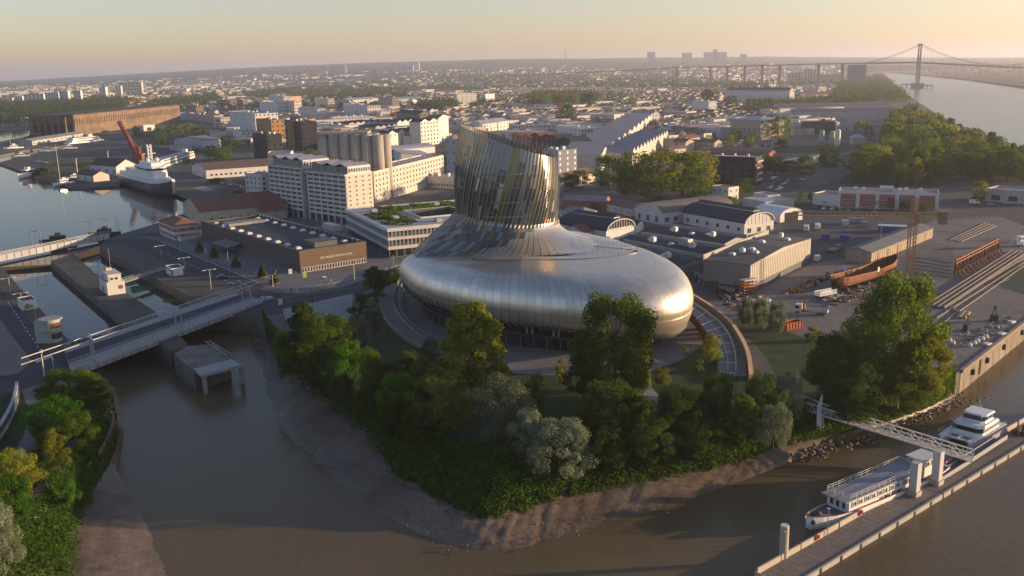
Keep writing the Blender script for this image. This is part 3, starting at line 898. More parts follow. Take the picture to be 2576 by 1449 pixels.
for u_px in(1325,1338,1392,1405,1446,1458,1250,1180):
 p=at(u_px,862,.0)
 p=min((podp(k/4,7.6)for k in range(NU*4)),key=lambda c:abs(c.x+MC.x-at(u_px,850,3).x)+(50 if c.y+MC.y>285 else 0))
 b=MB();b.box(-.28,-.28,3.96,.28,.28,7.2);link("pillar",b.mesh("pillar",[M("pale_pillar",(.42,.45,.42),.6,.1,.3)]),GFW,p)
# ---- sweeping ramps round the museum
RAMPW=M("ramp_concrete",(.20,.165,.135),.9,.2,.2,bump=.1)
LATT=M("ramp_planks",(.20,.185,.17),.85,.25,.8)
def lerp_strip(name,par,A,B,th,m,n=40):
 A=catmull(A,n,False);B=catmull(B,n,False);b=MB()
 b.strip(B,A);dn=Vector((0,0,-th))
 b.strip([p+dn for p in A],[p+dn for p in B])
 b.strip(A,[p+dn for p in A]);b.strip([p+dn for p in B],B)
 b.poly([A[0],A[0]+dn,B[0]+dn,B[0]]);b.poly([A[-1],B[-1],B[-1]+dn,A[-1]+dn])
 return b.obj(name,m,par,fix=True),A,B
def pz(l,zs):return[at(p[0],p[1],zs[i]if isinstance(zs,(list,tuple))else zs)for i,p in enumerate(l)]
ramp=thing("walkway_ramp","curved pale concrete walkway wrapping the left side of the museum ring","ramp",(0,0,0))
o1=pz([(1020,668),(985,690),(965,715),(957,745),(960,780),(975,810),(1010,845),(1066,880),(1130,902)],[1.8,1.8,1.8,1.7,1.5,1.2,.9,.6,.3])
o2=pz([(1045,664),(1017,690),(1000,715),(991,745),(994,776),(1011,806),(1035,830),(1069,854),(1130,880)],[1.8,1.8,1.8,1.7,1.5,1.2,.9,.6,.3])
_,A_,B_=lerp_strip("deck",ramp,o1,o2,1.0,RAMPW)
b=MB()
for i in range(len(A_)-1):
 b.beam(A_[i]+Vector((0,0,.25)),A_[i+1]+Vector((0,0,.25)),.35,.5)
 b.beam(B_[i]+Vector((0,0,.5)),B_[i+1]+Vector((0,0,.5)),.15,.9)
b.obj("rim",M("ramp_rim",(.27,.25,.22),.8,.15,.3),ramp)
o3=pz([(1052,668),(1030,692),(1018,722),(1013,750),(1019,785),(1036,808),(1062,832),(1105,858)],1.0)
o2b=pz([(1045,664),(1019,690),(1003,715),(994,745),(997,776),(1014,806),(1038,830),(1090,862)],1.0)
_,A_,B_=lerp_strip("planked_path",ramp,o2b,o3,.6,LATT)
b=MB()
for i in range(1,len(A_)-1):
 if i%2==0:b.beam(A_[i]+Vector((0,0,.08)),B_[i]+Vector((0,0,.08)),.22,.14)
 m0,m1=A_[i].lerp(B_[i],.5),A_[i+1].lerp(B_[i+1],.5)
 b.beam(m0+Vector((0,0,.3)),m1+Vector((0,0,.3)),.14,.5)
b.obj("trellis",STEEL,ramp)
ramp2=thing("descending_ramp","curving ramp descending from the museum's right flank to the garden with a high tan rim","ramp",(0,0,0))
zz=[6.5,5.2,3.8,2.2,1.0,.35]
r_out=pz([(1735,738),(1785,768),(1830,804),(1860,845),(1880,890),(1887,944)],[z+1.2 for z in zz])
r_in=pz([(1722,752),(1762,778),(1806,812),(1834,848),(1849,894),(1851,945)],zz)
r_inL=pz([(1715,762),(1745,792),(1770,825),(1790,855),(1804,895),(1808,940)],zz)
r_o2=pz([(1733,742),(1780,775),(1823,810),(1852,850),(1872,892),(1879,946)],zz)
lerp_strip("ramp_deck",ramp2,r_o2,r_in,.7,RAMPW)
_,A_,B_=lerp_strip("planked_path",ramp2,r_in,r_inL,.5,LATT)
b=MB()
for i in range(2,39,4):
 b.beam(A_[i]+Vector((0,0,.1)),B_[i]+Vector((0,0,.1)),.25,.2)
for i in range(38):
 b.beam(A_[i].lerp(B_[i],.45)+Vector((0,0,.12)),A_[i+1].lerp(B_[i+1],.45)+Vector((0,0,.12)),.12,.1)
 b.beam(A_[i]+Vector((0,0,.5)),A_[i+1]+Vector((0,0,.5)),.14,.9)
b.obj("trellis",WPAINT,ramp2)
lerp_strip("rim",ramp2,[p+Vector((.9,.3,0))for p in r_out],[p+Vector((-.3,0,.25))for p in r_out],1.9,M("tan_rim",(.34,.24,.15),.75,.12,.3))
lerp_strip("side_wall",ramp2,[p+Vector((.2,0,0))for p in r_inL],[p+Vector((-.3,0,0))for p in r_inL],2.6,RUST)
# ================================================================= BUILDINGS ROUND THE MUSEUM
# market hall
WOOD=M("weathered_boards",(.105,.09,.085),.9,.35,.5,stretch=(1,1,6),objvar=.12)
WOODL=M("tan_boards",(.15,.105,.072),.85,.3,.5,stretch=(1,1,6),objvar=.1)  # tan darkened in the colour, since only the upper wall is sunlit
mh=bld("long market hall clad in weathered boards, lettering over its glazed front",(510,602),(757,687),29,7.6,WOOD,SLATE,par=0,cat="market hall",name="market_hall")
L=mh["L"];D=29
def boards(L,rows,z0,z1,slope,seed):
 r=random.Random(seed);b=MB();hh=(z1-z0)/rows
 for k in range(rows):
  x=-.1
  while x<L:
   ln=r.uniform(2.0,4.5);e=min(L+.1,x+ln);o=.06+r.uniform(0,.10)
   y=slope*(k+.5)/rows
   b.box(x+.015,y-o,z0+k*hh+.02,e-.015,y,z0+(k+1)*hh-.02);x=e
 return b
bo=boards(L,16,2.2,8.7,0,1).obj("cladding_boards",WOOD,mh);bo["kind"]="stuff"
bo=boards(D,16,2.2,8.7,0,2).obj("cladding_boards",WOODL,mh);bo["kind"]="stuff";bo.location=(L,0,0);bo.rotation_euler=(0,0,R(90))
b=MB()
b.box(-.05,-.02,7.5,L+.05,.9,8.7);b.box(L-.9,.9,7.5,L+.05,D-.9,8.72);b.box(-.05,D-.9,7.5,L+.05,D+.05,8.7);b.box(-.05,.9,7.5,.9,D-.9,8.68)
b.obj("parapet",WOOD,mh)
windows(mh,'r',L,D,7.6,(24,1,.95,1.9,.1,2.0,.4),'plain',WPAINT,GLS,off=.02)
windows(mh,'f',L,D,7.6,(40,1,1.1,1.8,.1,1.9,18),'plain',STEEL,GLS,off=.02)
on_roof(mh,SKY_ME,"skylight",[(8+i*9.5,4.2)for i in range(10)]+[(8+i*9.5,D-4.2)for i in range(10)],7.62,0,1.4)
b=MB();b.box(L-17,10,7.6,L-7,20,9.6);b.obj("roof_box",M("plant_cover",(.10,.10,.10),.7),mh)
b=MB();b.box(12,5.5,7.6,20,23,8.8);b.obj("roof_box",M("plant_cover_pale",(.26,.25,.23),.8),mh)
b=MB()
for i in range(24):b.box(4+i*(L-8)/23-.1,D-1.6,7.6,4+i*(L-8)/23+.1,D-1.4,9.3)
b.beam((3,D-1.5,9.3),(L-3,D-1.5,9.3),.2);b.obj("roof_rail",STEEL,mh)
b=MB();b.poly([(30,-.3,4.3),(48,-.3,4.3),(48,-7,3.3),(30,-7,3.3)]);b.poly([(30,-.3,4.2),(30,-7,3.2),(48,-7,3.2),(48,-.3,4.2)])
for x in(30.2,39,47.8):b.box(x-.1,-6.9,0,x+.1,-6.7,3.3)
b.obj("awning",M("canvas_awning",(.20,.185,.165),.9,.1,.5),mh)
def text_obj(s,size,ext,m,par,loc,rot,name="lettering"):
 cu=bpy.data.curves.new("txt",'FONT');cu.body=s;cu.size=size;cu.extrude=ext;cu.align_x='CENTER'
 to=bpy.data.objects.new("txt",cu);COL.objects.link(to)
 bpy.context.view_layer.update()
 me=bpy.data.meshes.new_from_object(to.evaluated_get(bpy.context.evaluated_depsgraph_get()))
 bpy.data.objects.remove(to);me.materials.clear();me.materials.append(m)
 o=link(name,me,par,loc);o.rotation_euler=rot
 return o
text_obj("LES HALLES DE BACALAN",1.25,.06,M("letter_white",(.62,.60,.56),.6),mh,(L+.28,D*.53,4.4),(R(90),0,R(90)))
# office block with planted roof and courtyard
of=thing("office_building","three storey white banded office block with planted roof gardens and a courtyard","office building",(0,0,0))
a_,rz_,L=frame_of(at(872,590),at(978,650));of.location=a_;of.rotation_euler=(0,0,rz_);D=62;H=12.0
b=MB()
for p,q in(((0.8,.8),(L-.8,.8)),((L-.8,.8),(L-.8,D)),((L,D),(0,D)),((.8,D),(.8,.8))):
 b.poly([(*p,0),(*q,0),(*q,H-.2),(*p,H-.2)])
b.obj("wall",M("dark_wall",(.10,.10,.10),.6),of)  # dark grey wall set back behind the white bands
for i,(z0,z1)in enumerate(((3.5,4.6),(7.4,8.4),(11.0,12.4))):
 b=MB();b.box(0,0,z0,L,.79,z1);b.box(L-.79,.79,z0,L,D,z1);b.box(0,.79,z0,.79,D,z1)
 b.obj("floor_band",WHITE,of)
for side,W_,n in(('f',L,38),('r',D,36)):
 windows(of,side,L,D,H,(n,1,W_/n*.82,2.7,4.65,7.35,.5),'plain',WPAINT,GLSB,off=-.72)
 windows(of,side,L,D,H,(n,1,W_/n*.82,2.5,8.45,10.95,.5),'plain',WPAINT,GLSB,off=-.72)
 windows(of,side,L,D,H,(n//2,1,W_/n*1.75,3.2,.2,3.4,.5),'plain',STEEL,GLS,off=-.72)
for z in(5.5,5.9,9.3,9.7):
 b=MB();b.beam((-.1,-.15,z),(L+.15,-.15,z),.08);b.beam((L+.15,-.15,z),(L+.15,D,z),.08);b.obj("guard_rail",STEEL,of)
x0,x1,y0,y1=22,46,22,44
b=MB();zr=12.0
for q in((.3,.3,L-.3,y0),(.3,y1,L-.3,D),(.3,y0,x0,y1),(x1,y0,L-.3,y1)):b.box(q[0],q[1],zr-.4,q[2],q[3],zr+.1)
b.obj("roof",M("pale_roof",(.36,.345,.33),.85,.12,.2),of)
b=MB();ins=lambda p,q:b.poly([(*p,3),(*q,3),(*q,zr+.7),(*p,zr+.7)])
ins((x0,y0),(x1,y0));ins((x1,y0),(x1,y1));ins((x1,y1),(x0,y1));ins((x0,y1),(x0,y0));b.poly([(x0,y0,3.1),(x1,y0,3.1),(x1,y1,3.1),(x0,y1,3.1)])
b.obj("courtyard",M("court_glass",(.09,.10,.11),.25),of)
b=MB()
for q in((x0-.4,y0-.4,x1+.4,y0),(x0-.4,y1,x1+.4,y1+.4),(x0-.4,y0,x0,y1),(x1,y0,x1+.4,y1)):b.box(q[0],q[1],zr,q[2],q[3],zr+.75)
b.obj("court_kerb",WHITE,of)
def roof_green(par,x0,y0,x1,y1,z,n,seed,hgt=.9):
 r=np.random.RandomState(seed);P=np.stack([r.uniform(x0,x1,n),r.uniform(y0,y1,n),np.zeros(n)],1)
 keep=np.array([noise.noise(Vector((p[0]*.13,p[1]*.13,seed)))>-.18 for p in P]);P=P[keep];m=len(P)
 P[:,2]=z+r.uniform(0,1,m)*hgt*np.array([max(.1,.6+noise.noise(Vector((p[0]*.3,p[1]*.3,3))))for p in P])
 d=r.normal(size=(m,3));d[:,2]=abs(d[:,2])+.4;d/=np.linalg.norm(d,axis=1)[:,None]
 t=np.cross(d,r.normal(size=(m,3)));t/=np.linalg.norm(t,axis=1)[:,None];w_=np.cross(d,t);s=r.uniform(.2,.55,m)[:,None]
 o=link("roof_planting",quads_mesh("roof_planting",np.stack([P-t*s,P+w_*s,P+t*s,P-w_*s],1).reshape(-1,3),LEAF['green']),par);o["kind"]="stuff"
GREEN_LATER=[(of,3,12,20,52,zr+.1,5200,3),(of,22,3,60,17,zr+.1,4600,4),(of,20,47,60,60,zr+.1,3400,5)]
for x,y in((14,8),(40,10),(56,24),(10,40),(30,50)):
 b=MB();b.box(x,y,zr,x+4,y+2.5,zr+1.6);b.obj("roof_unit",GREYW,of)
# tall former silo block: two towers with a dark recess between
def tower_block(label,A,B,D,H,cols,rows,left=False,D2=None):
 t=bld(label,A,B,D,H,CREAM,GREYR,par=0,name="apartment_tower",cat="apartment block",group="twin towers of the tall gridded block")
 L=t["L"];cw=(L-1)/cols;rh=(H-5.2)/rows
 b=MB()
 for c in range(cols+1):b.box(c*cw+.1,-.55,0,c*cw+.9,0,H-.9)
 b.obj("piers",WHITE,t)
 b=MB()
 for r_ in range(rows+1):b.box(.1,-.5,4.0+r_*rh,L-.1,-.001,4.9+r_*rh)
 b.obj("bands",WHITE,t)
 me=win_mesh(cw-.9,rh-1.0,'cross',STEEL,M("dim_window",(.085,.075,.06),.25,.3,.9,objvar=.5))
 for c in range(cols):
  for r_ in range(rows):link("window",me,t,(c*cw+.5+cw/2,-.02,4.45+r_*rh+rh/2),0)
  b=MB();b.box(c*cw+1.1,-.12,.2,c*cw+cw-.1,.0,3.7);b.obj("shop_window",GLSB,t)
 windows(t,'r',L,D,H,(4,rows,1.1,rh-1.2,5,H-1.4,1.2),'plain',WPAINT,GLS)
 b=MB();b.box(-.6,-1.6,H-.9,L+.6,D,H-.3);b.obj("terrace_slab",WHITE,t)
 # set-back penthouse with pleated roof
 n=3
 for p,q in(((2,2),(L-.5,2)),):
  b=MB();b.box(2,2,H-.2,L-.4,D-1,H+3.2);b.obj("penthouse",M("penthouse_wall",(.22,.2,.18),.6),t)
 windows(t,'f',L,D,H,(15,1,1.3,2.6,H,H+2.7,2.2),'plain',WPAINT,GLSB,off=-1.98)
 b=MB();b.box(L-.42,1,H-.2,L+.02,D-1,H+3.6);b.obj("end_wall",WHITE,t)
 windows(t,'r',L,D,H,(9,1,1.1,2.1,H+.5,H+2.6,1.4),'plain',WPAINT,GLSB,off=.02)
 b=MB();wd=(L-1)/n
 for k in range(n):
  x=1+k*wd
  for a,c,za,zc in((x,x+wd*.5,3.2,4.9),(x+wd*.5,x+wd,4.9,3.2)):
   u=[(a,.6,H+za),(c,.6,H+zc),(c,D-.6,H+zc),(a,D-.6,H+za)];v_=[(p[0],p[1],p[2]-.3)for p in u]
   b.poly(u);b.poly([v_[0],v_[1],u[1],u[0]]);b.poly([v_[2],v_[3],u[3],u[2]])
 b.obj("pleated_roof",ZINC,t)
 b=MB()
 for i in range(12):b.tube((2+i*(L-4)/11,D-3,H+3.5),(2.5+i*(L-4)/11,D-3,H+6.2),.14,4)
 b.beam((2,D-3,H+5.6),(L-2,D-3,H+5.6),.18);b.obj("roof_posts",RUST,t)
 b=MB();b.beam((-.5,-1.5,H+.9),(L+.5,-1.5,H+.9),.1);b.beam((-.5,-1.5,H+.4),(L+.5,-1.5,H+.4),.06);b.obj("balustrade",STEEL,t)
 return t
tower_block("left tower of the tall cream gridded block, beside the low white block",(685,534),(768,549),18,27.0,6,9)
tower_block("right tower of the tall cream gridded block, with the sunlit end wall",(781,551),(879,567),16,25.8,6,9)
rc=bld("bare grey concrete stair shaft recessed between the two gridded towers",(764,546),(786,550),12,24.5,M("bare_concrete",(.20,.185,.17),.9,.15,.3),GREYR,par=0,name="stair_shaft",cat="stair shaft")
for i in range(8):
 b=MB();b.box(.3,-.06,3+i*2.6,rc["L"]-.3,0,3.25+i*2.6);b.obj("ledge",GREYW,rc)
wg=bld("long sunlit cream wing with small square windows and a row of red roof posts",(944,512),(1118,458),16,18.0,CREAM,ZINC,par=.7,win=(22,5,1.5,1.9,3.2,17,2),right=(4,5,1.5,1.9,3.2,17,1.5),name="apartment_wing",cat="apartment block",fm=WPAINT)
b=MB()
for i in range(40):b.tube((1+i*2.6,.8,18.2),(1.8+i*2.6,.8,20.4),.13,4)
b.beam((1,1,19.8),(wg["L"]-1,1,19.8),.2);b.obj("roof_posts",RUST,wg)
on_roof(wg,AC_ME,"air_unit",[(15,8),(30,10),(48,7),(70,9),(90,8)],18.1,.3)
b=MB()
for i in range(0,23):b.box(1+i*4.7-.15,-.16,0,1+i*4.7+.15,0,18);
b.obj("pilasters",WHITE,wg)
bld("small white block squeezed left of the gridded towers",(624,528),(664,533),9,20.6,WHITE,GREYR,win=(4,6,1.5,1.9,3.5,19.5,1),right=(2,6,1.8,1.9,3.5,19.5,.8),name="apartment_block",cat="apartment block")
tp_=bld("cream tower with a slanting right edge standing behind the gridded towers",(680,480),(738,478),14,24.5,CREAM,GREYR,win=(4,7,1.5,1.7,4,23.5,3),name="apartment_tower",cat="apartment block")
lean=MB();lw=tp_["L"];lean.poly([(lw,-.01,0),(lw+6,-.01,0),(lw,-.01,24)]);lean.poly([(lw+6,0,0),(lw+6,14,0),(lw,14,24),(lw,0,24)]);lean.poly([(lw,14,0),(lw,14,24),(lw+6,14,0)]);lean.obj("slanted_wall",WHITE,tp_)
# grain silos
sg=thing("grain_silos","cluster of tall bare concrete grain silo cylinders behind the gridded block","silo",(0,0,0))
p0=atY(806,420,566);p1=atY(968,420,560)
SZT=atY(880,337,562).z
for i in range(6):
 for j in(0,1):
  b=MB();x=p0.x+(p1.x-p0.x)*(i+.5)/6+j*3.5;y=562+j*7.5-i*.6
  zt=SZT-(.8 if i==5 else 0)
  b.lathe([(3.45,0),(3.45,zt)],24,(x,y,0));b.obj("silo_cylinder",M("silo_concrete",(.33,.30,.26),.9,.22,.25,stretch=(1,1,.3)),sg,smooth=False)
  me=sg.children[-1].data;me.polygons.foreach_set("use_smooth",[len(p.vertices)==4 for p in me.polygons])
b=MB();b.box(p0.x+.5,558.5,SZT,p1.x-9,572,SZT+1.2);b.obj("top_slab",M("silo_concrete",(.3,.3,.3)),sg)
# stone warehouse and brick house by the basin
sw=bld("stone warehouse with a steep brown red roof beside the basin quay",(462,540),(505,566),46,6.6,STONE,TILE,'gy',5.2,win=(3,1,1.1,1.6,2.6,4.2,2),right=(8,1,1.6,2.0,1.2,3.2,5),name="warehouse",cat="warehouse")
b=MB();b.box(sw["L"],30,0,sw["L"]+5,44,4.6);b.obj("porch",STONE,sw)
b=MB();b.poly([(sw["L"]-.1,29.5,6.4),(sw["L"]+5.5,29.5,4.6),(sw["L"]+5.5,44.5,4.6),(sw["L"]-.1,44.5,6.4)]);b.poly([(sw["L"]+5.5,29.5,4.5),(sw["L"],29.5,6.3),(sw["L"],44.5,6.3),(sw["L"]+5.5,44.5,4.5)]);b.obj("porch_roof",TILE,sw)
bh=bld("two storey white and red brick house with a hipped red roof by the swing bridge",(402,588),(440,605),12,6.6,WHITE,TILE,'hip',2.6,over=.7,win=(6,2,1.2,1.1,1.0,5.6,1.2),right=(3,2,1.3,1.1,1.0,5.6,1),name="brick_house",cat="house")
b=MB()
for z in(.5,3.6):b.box(-.06,-.06,z+.3,bh["L"]+.06,-.002,z+1.9);b.box(bh["L"]+.002,0,z+.3,bh["L"]+.06,12,z+1.9)
b.obj("brick_bands",BRICK,bh)
tag(MB().obj("x",WHITE),None)if False else None
b=MB();q=pts([(446,603),(455,607),(516,595),(508,586)])
for i in range(3):b.beam(q[i]+Vector((0,0,1)),q[i+1]+Vector((0,0,1)),.35,2.0)
tag(b.obj("garden_wall",WHITE),"low white wall enclosing the yard of the brick house","wall")
# white barrel-roofed halls
def barrel_ends(t,L,D,h,rh,n=7,side='f'):
 b=MB()
 for i in range(1,n):
  u=-1+2*i/n;z=h+rh*math.sqrt(max(0,1-u*u))-.3
  if side=='f':b.box(L/2+u*L/2-.1,-.12,h*.9,L/2+u*L/2+.1,0,z)
  else:b.box(L,D/2+u*D/2-.1,h*.9,L+.12,D/2+u*D/2+.1,z)
 for k in range(14):
  t0,t1=math.pi*k/14,math.pi*(k+1)/14
  if side=='f':b.beam((L/2-math.cos(t0)*L/2,-.35,h+math.sin(t0)*rh),(L/2-math.cos(t1)*L/2,-.35,h+math.sin(t1)*rh),.7,.35)
  else:b.beam((L+.35,D/2-math.cos(t0)*D/2,h+math.sin(t0)*rh),(L+.35,D/2-math.cos(t1)*D/2,h+math.sin(t1)*rh),.7,.35)
 b.obj("gable_ribs",WHITE,t)
def monitor(t,L,D,z,roofm=SLATE):
 b=MB();b.box(3,D/2-2,z-.4,L-2,D/2+2,z+1.0);b.obj("roof_monitor",WHITE,t)
 b=MB();b.poly([(2.6,D/2-2.6,z+.9),(L-1.6,D/2-2.6,z+.9),(L-1.6,D/2,z+1.9),(2.6,D/2,z+1.9)]);b.poly([(L-1.6,D/2+2.6,z+.9),(2.6,D/2+2.6,z+.9),(2.6,D/2,z+1.9),(L-1.6,D/2,z+1.9)])
 b.poly([(L-1.6,D/2-2.6,z+.9),(L-1.6,D/2+2.6,z+.9),(L-1.6,D/2,z+1.9)]);b.obj("monitor_roof",roofm,t)
ha=bld("white vaulted hall with a fan shaped end window, nearest the museum tower",(1405,600),(1525,620),18,6.6,WHITE,SLATE,'bx',4.2,win=(8,1,1.9,2.3,2.2,4.5,2),kind='grid',name="vaulted_hall",cat="hall")
barrel_ends(ha,ha["L"],18,6.6,4.2,11,'r');monitor(ha,ha["L"],18,10.6)
b=MB();b.poly([(ha["L"]+.05,9-math.cos(math.pi*i/14)*8.2,7.2+math.sin(math.pi*i/14)*3.3)for i in range(15)]);b.obj("fan_window",GLSB,ha)
bld("white gabled house front beside the nearest vaulted hall",(1420,612),(1467,620),14,6.0,WHITE,TILE,'gy',2.4,win=(2,2,1.7,1.6,.8,5.2,1.2),kind='grid',name="gabled_house",cat="house")
hb=bld("vaulted hall with a long brown roof and blue shutters on its white end",(1598,553),(1663,566),46,5.6,WHITE,M("brown_sheet_roof",(.17,.145,.12),.85,.12,.2),'by',3.6,win=(3,1,2.4,3.2,.8,4.0,2.2),gm=M("blue_shutter",(.06,.11,.22),.6),right=(8,1,3.2,2.6,1,3.6,2),name="vaulted_hall",cat="hall")
barrel_ends(hb,hb["L"],46,5.6,3.6,6,'f')
hc=bld("white vaulted hall with black roof and ridge vent, right of the brown roofed one",(1718,562),(1872,592),18,5.2,WHITE,SLATE,'bx',4.4,win=(6,1,2.2,2.0,1.4,3.4,2.5),kind='cross',right=(3,1,2.2,2.4,.6,3,2),name="vaulted_hall",cat="hall")
barrel_ends(hc,hc["L"],18,5.2,4.4,8,'r');monitor(hc,hc["L"],18,9.4)
# industrial sheds right of the museum
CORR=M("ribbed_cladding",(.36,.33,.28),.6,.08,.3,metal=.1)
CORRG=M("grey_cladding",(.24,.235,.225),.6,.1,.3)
def ribs(t,L,D,z0,z1,side,step,m,off=.05):
 W_=L if side=='f' else D;n=int(W_/step);me=None
 b=MB()
 for i in range(n):
  x=(i+.12)*step
  if side=='f':b.box(x,-off-.06,z0,x+step*.76,-off+.04,z1)
  else:b.box(L+off-.04,x,z0,L+off+.06,x+step*.76,z1)
 o=b.obj("cladding_ribs",m,t);o["kind"]="stuff"
sh=bld("big steel clad workshop with a tan sunlit long wall right of the museum",(66.5,316.2),(80,306),58,9.2,CORR,M("flat_grey_roof",(.105,.10,.10),.85,.12,.15),'gx',1.4,over=.2,px=False,name="workshop",cat="workshop")
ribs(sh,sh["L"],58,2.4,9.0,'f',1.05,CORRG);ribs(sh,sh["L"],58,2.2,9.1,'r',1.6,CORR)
b=MB();b.box(sh["L"]-.05,.1,0,sh["L"]+.12,58,2.1);b.box(.1,-.12,0,sh["L"],-.001,2.2);b.obj("plinth",M("dark_plinth",(.09,.09,.10),.7),sh)
b=MB();b.box(6,-.22,0,11.5,-.12,5.4);b.obj("roller_door",M("roller_door",(.27,.265,.26),.6),sh)
b=MB()
for i in range(5):b.box(6.4+i,-.26,1.0,7.1+i,-.221,1.7)
b.obj("door_panes",GLS,sh)
def roofz(y):return 9.3+1.4*(1-abs(y-29)/29)
for x,y in((6,10),(9,20),(12,16),(7,34),(12,46)):on_roof(sh,SKY_ME,"skylight",[(x,y)],roofz(y)+.2,0,1.3)
on_roof(sh,AC_ME,"air_unit",[(8,14),(8,50)],roofz(13)+.1,0,1.2)
b=MB();b.box(-.4,-.3,9.0,0,58.2,11.2);b.obj("fire_wall",M("fire_wall",(.35,.33,.30),.8),sh)
for k,(A,B,D_,lab)in enumerate((((1490,652),(1705,702),17,"lowest dark roofed shed right behind the museum ring"),((1553,632),(1772,672),15,"middle dark roofed shed between its two neighbours"),((1612,606),(1822,640),15,"farthest dark roofed shed before the vaulted halls"))):
 s_=bld(lab,A,B,D_,4.4,M("shed_wall",(.34,.335,.32),.7,.1,.3),SLATE,'gx',1.5,over=.1,name="low_shed",cat="shed",group="row of low dark roofed sheds")
 Ls=s_["L"]
 b=MB();b.box(-.3,D_-.4,3.8,Ls+.2,D_+.1,6.2);b.obj("fire_wall",M("fire_wall",(.3,.3,.3)),s_)
 on_roof(s_,AC_ME,"air_unit",[(Ls*.35,4),(Ls*.78,5)],5.2,.2,1.5)
 on_roof(s_,SKY_ME,"skylight",[(Ls*.28,6),(Ls*.55,4.5),(Ls*.7,6.5)],5.3,0,1.3)
 if k==1:
  b=MB();b.box(Ls*.62,5,5.5,Ls*.62+5,8,8.4);b.obj("plant_cage",STEEL,s_)
 if k==0:
  ribs(s_,Ls,D_,.2,4.2,'r',1.0,CORRG)
# houses and red brick sheds behind the tower
bld("red brick shed with a long grey roof behind the museum tower",(1415,528),(1522,531),12,5.2,BRICK,GREYR,'gx',2.0,win=(4,1,1,1.2,2,3.2,3),right=(1,1,1,1.4,2,3.4,2),name="brick_shed",cat="shed")
bld("low cream shed with a brown roof right of the red brick shed",(1522,530),(1588,545),16,4.0,CREAM,TILEB,'gx',2.2,win=(4,1,1.2,1.2,1.4,2.6,2),name="low_shed",cat="shed")
bld("small hipped grey roofed house left of the red brick shed",(1407,545),(1470,553),10,3.4,CREAM,GREYR,'hip',2.2,win=(3,1,1,1.2,1,2.2,2),name="small_house",cat="house")
bld("little red roofed house tucked before the brown vaulted hall",(1530,570),(1578,575),9,3.0,CREAM,TILE,'hip',2.2,name="small_house",cat="house")
bld("low black roofed link shed before the brown vaulted hall",(1450,580),(1600,588),12,3.6,WHITE,SLATE,'gx',1.6,name="low_shed",cat="shed")
sth=bld("long stone house with arched windows at the edge of the big trees",(1405,484),(1497,455),14,6.0,STONE,TILEB,'gx',3.0,win=(12,2,1.1,1.5,.8,5.4,2),name="stone_house",cat="house")
dk=bld("black clad four storey apartment building right of the big plane trees",(1788,463),(1898,468),14,17.6,BLACKW,ZINC,par=.5,win=(4,3,2.6,1.7,3.2,12.5,4),right=(3,4,2.2,2.2,2,15.5,1),name="apartment_block",cat="apartment block",fm=M("dusty_pink",(.30,.22,.19),.8))
b=MB()
for k in range(4):b.box(dk["L"],.5,3+k*3.8,dk["L"]+1.3,13,3.3+k*3.8);b.box(dk["L"]+1.2,.5,3.3+k*3.8,dk["L"]+1.3,13,4.2+k*3.8)
b.obj("balconies",M("pink_balcony",(.40,.28,.24),.7),dk)
on_roof(dk,AC_ME,"air_unit",[(5,6),(13,7),(22,6)],17.7)
bld("cream two storey house with a flat cornice between trees above the vaulted halls",(1790,500),(1832,505),9,7.2,WHITE,TILEB,par=.3,win=(3,2,1,1.5,1,6,1.5),right=(2,2,1,1.5,1,6,1.5),name="town_house",cat="house")
bld("small white annex in front of the cream two storey house",(1778,512),(1812,518),6,3.8,WHITE,TILEB,'mono',1.0,win=(2,1,.9,1.3,1,2.3,1),name="annex",cat="house")
# tent hall, grey link building
tn=bld("white tunnel tent with an open dark end",(1893,548),(1962,560),15,2.6,WPAINT,M("tent_fabric",(.62,.62,.64),.6,.06,.4),'bx',3.6,over=.2,name="tunnel_tent",cat="tent")
b=MB();b.box(tn["L"]-.02,3,0,tn["L"]+.1,12,4.4);b.obj("opening",M("dark_opening",(.02,.02,.02),.9),tn)
bld("pale ribbed flat shed leading to the tunnel tent",(1868,520),(1925,530),20,4.4,GREYW,ZINC,par=.3,name="flat_shed",cat="shed")
bld("white boxy extension of the pale ribbed shed",(1895,508),(1930,516),8,5.0,WHITE,GREYR,par=.4,name="flat_shed",cat="shed")
# office with red bays
orr=bld("two storey white office with dark red glazed bays and rooftop plant",(2107,522),(2360,530),16,8.2,WHITE,GREYR,par=.7,name="office_building",cat="office building")
Lo=orr["L"]
for k in range(5):
 x=1.2+k*Lo/5.1
 b=MB();b.box(x,-.12,.3,x+Lo/5*.78,-.001,7.4);b.obj("red_bay",REDW,orr)
 for r_ in(0,1):
  for c in range(6):
   link("window",win_mesh(.85,2.3,'plain',WPAINT,GLSB),orr,(x+.8+c*(Lo/5*.78-1.6)/5,-.1,2.0+r_*3.5),0)
on_roof(orr,AC_ME,"air_unit",[(8,8),(12,6),(26,9),(30,7),(33,10),(40,8)],8.3,.1,1.2)
b=MB();b.lathe([(1.3,0),(1.3,7)],12);o=b.obj("roof_tank",WPAINT,orr,loc=(20,9,9.8));o.rotation_euler=(0,R(90),0)
bld("low white annex at the left end of the red bayed office",(2044,514),(2107,520),14,5.6,WHITE,GREYR,par=.6,win=(3,1,1.2,1.4,1,2.4,6),name="office_annex",cat="office building")
bld("grey single storey building at the right edge among trees",(2477,506),(2620,518),18,6.2,GREYW,GREYR,par=.8,win=(3,1,5,3,1,4,3),name="flat_building",cat="building")
ls=thing("long_shed","long narrow boat shed with a sunlit timber side along the slipway","shed",(0,0,0))
la,lb_=at(2190,664),at(2345,598);o_,rz_,Ls=frame_of(la,lb_);ls.location=o_;ls.rotation_euler=(0,0,rz_)
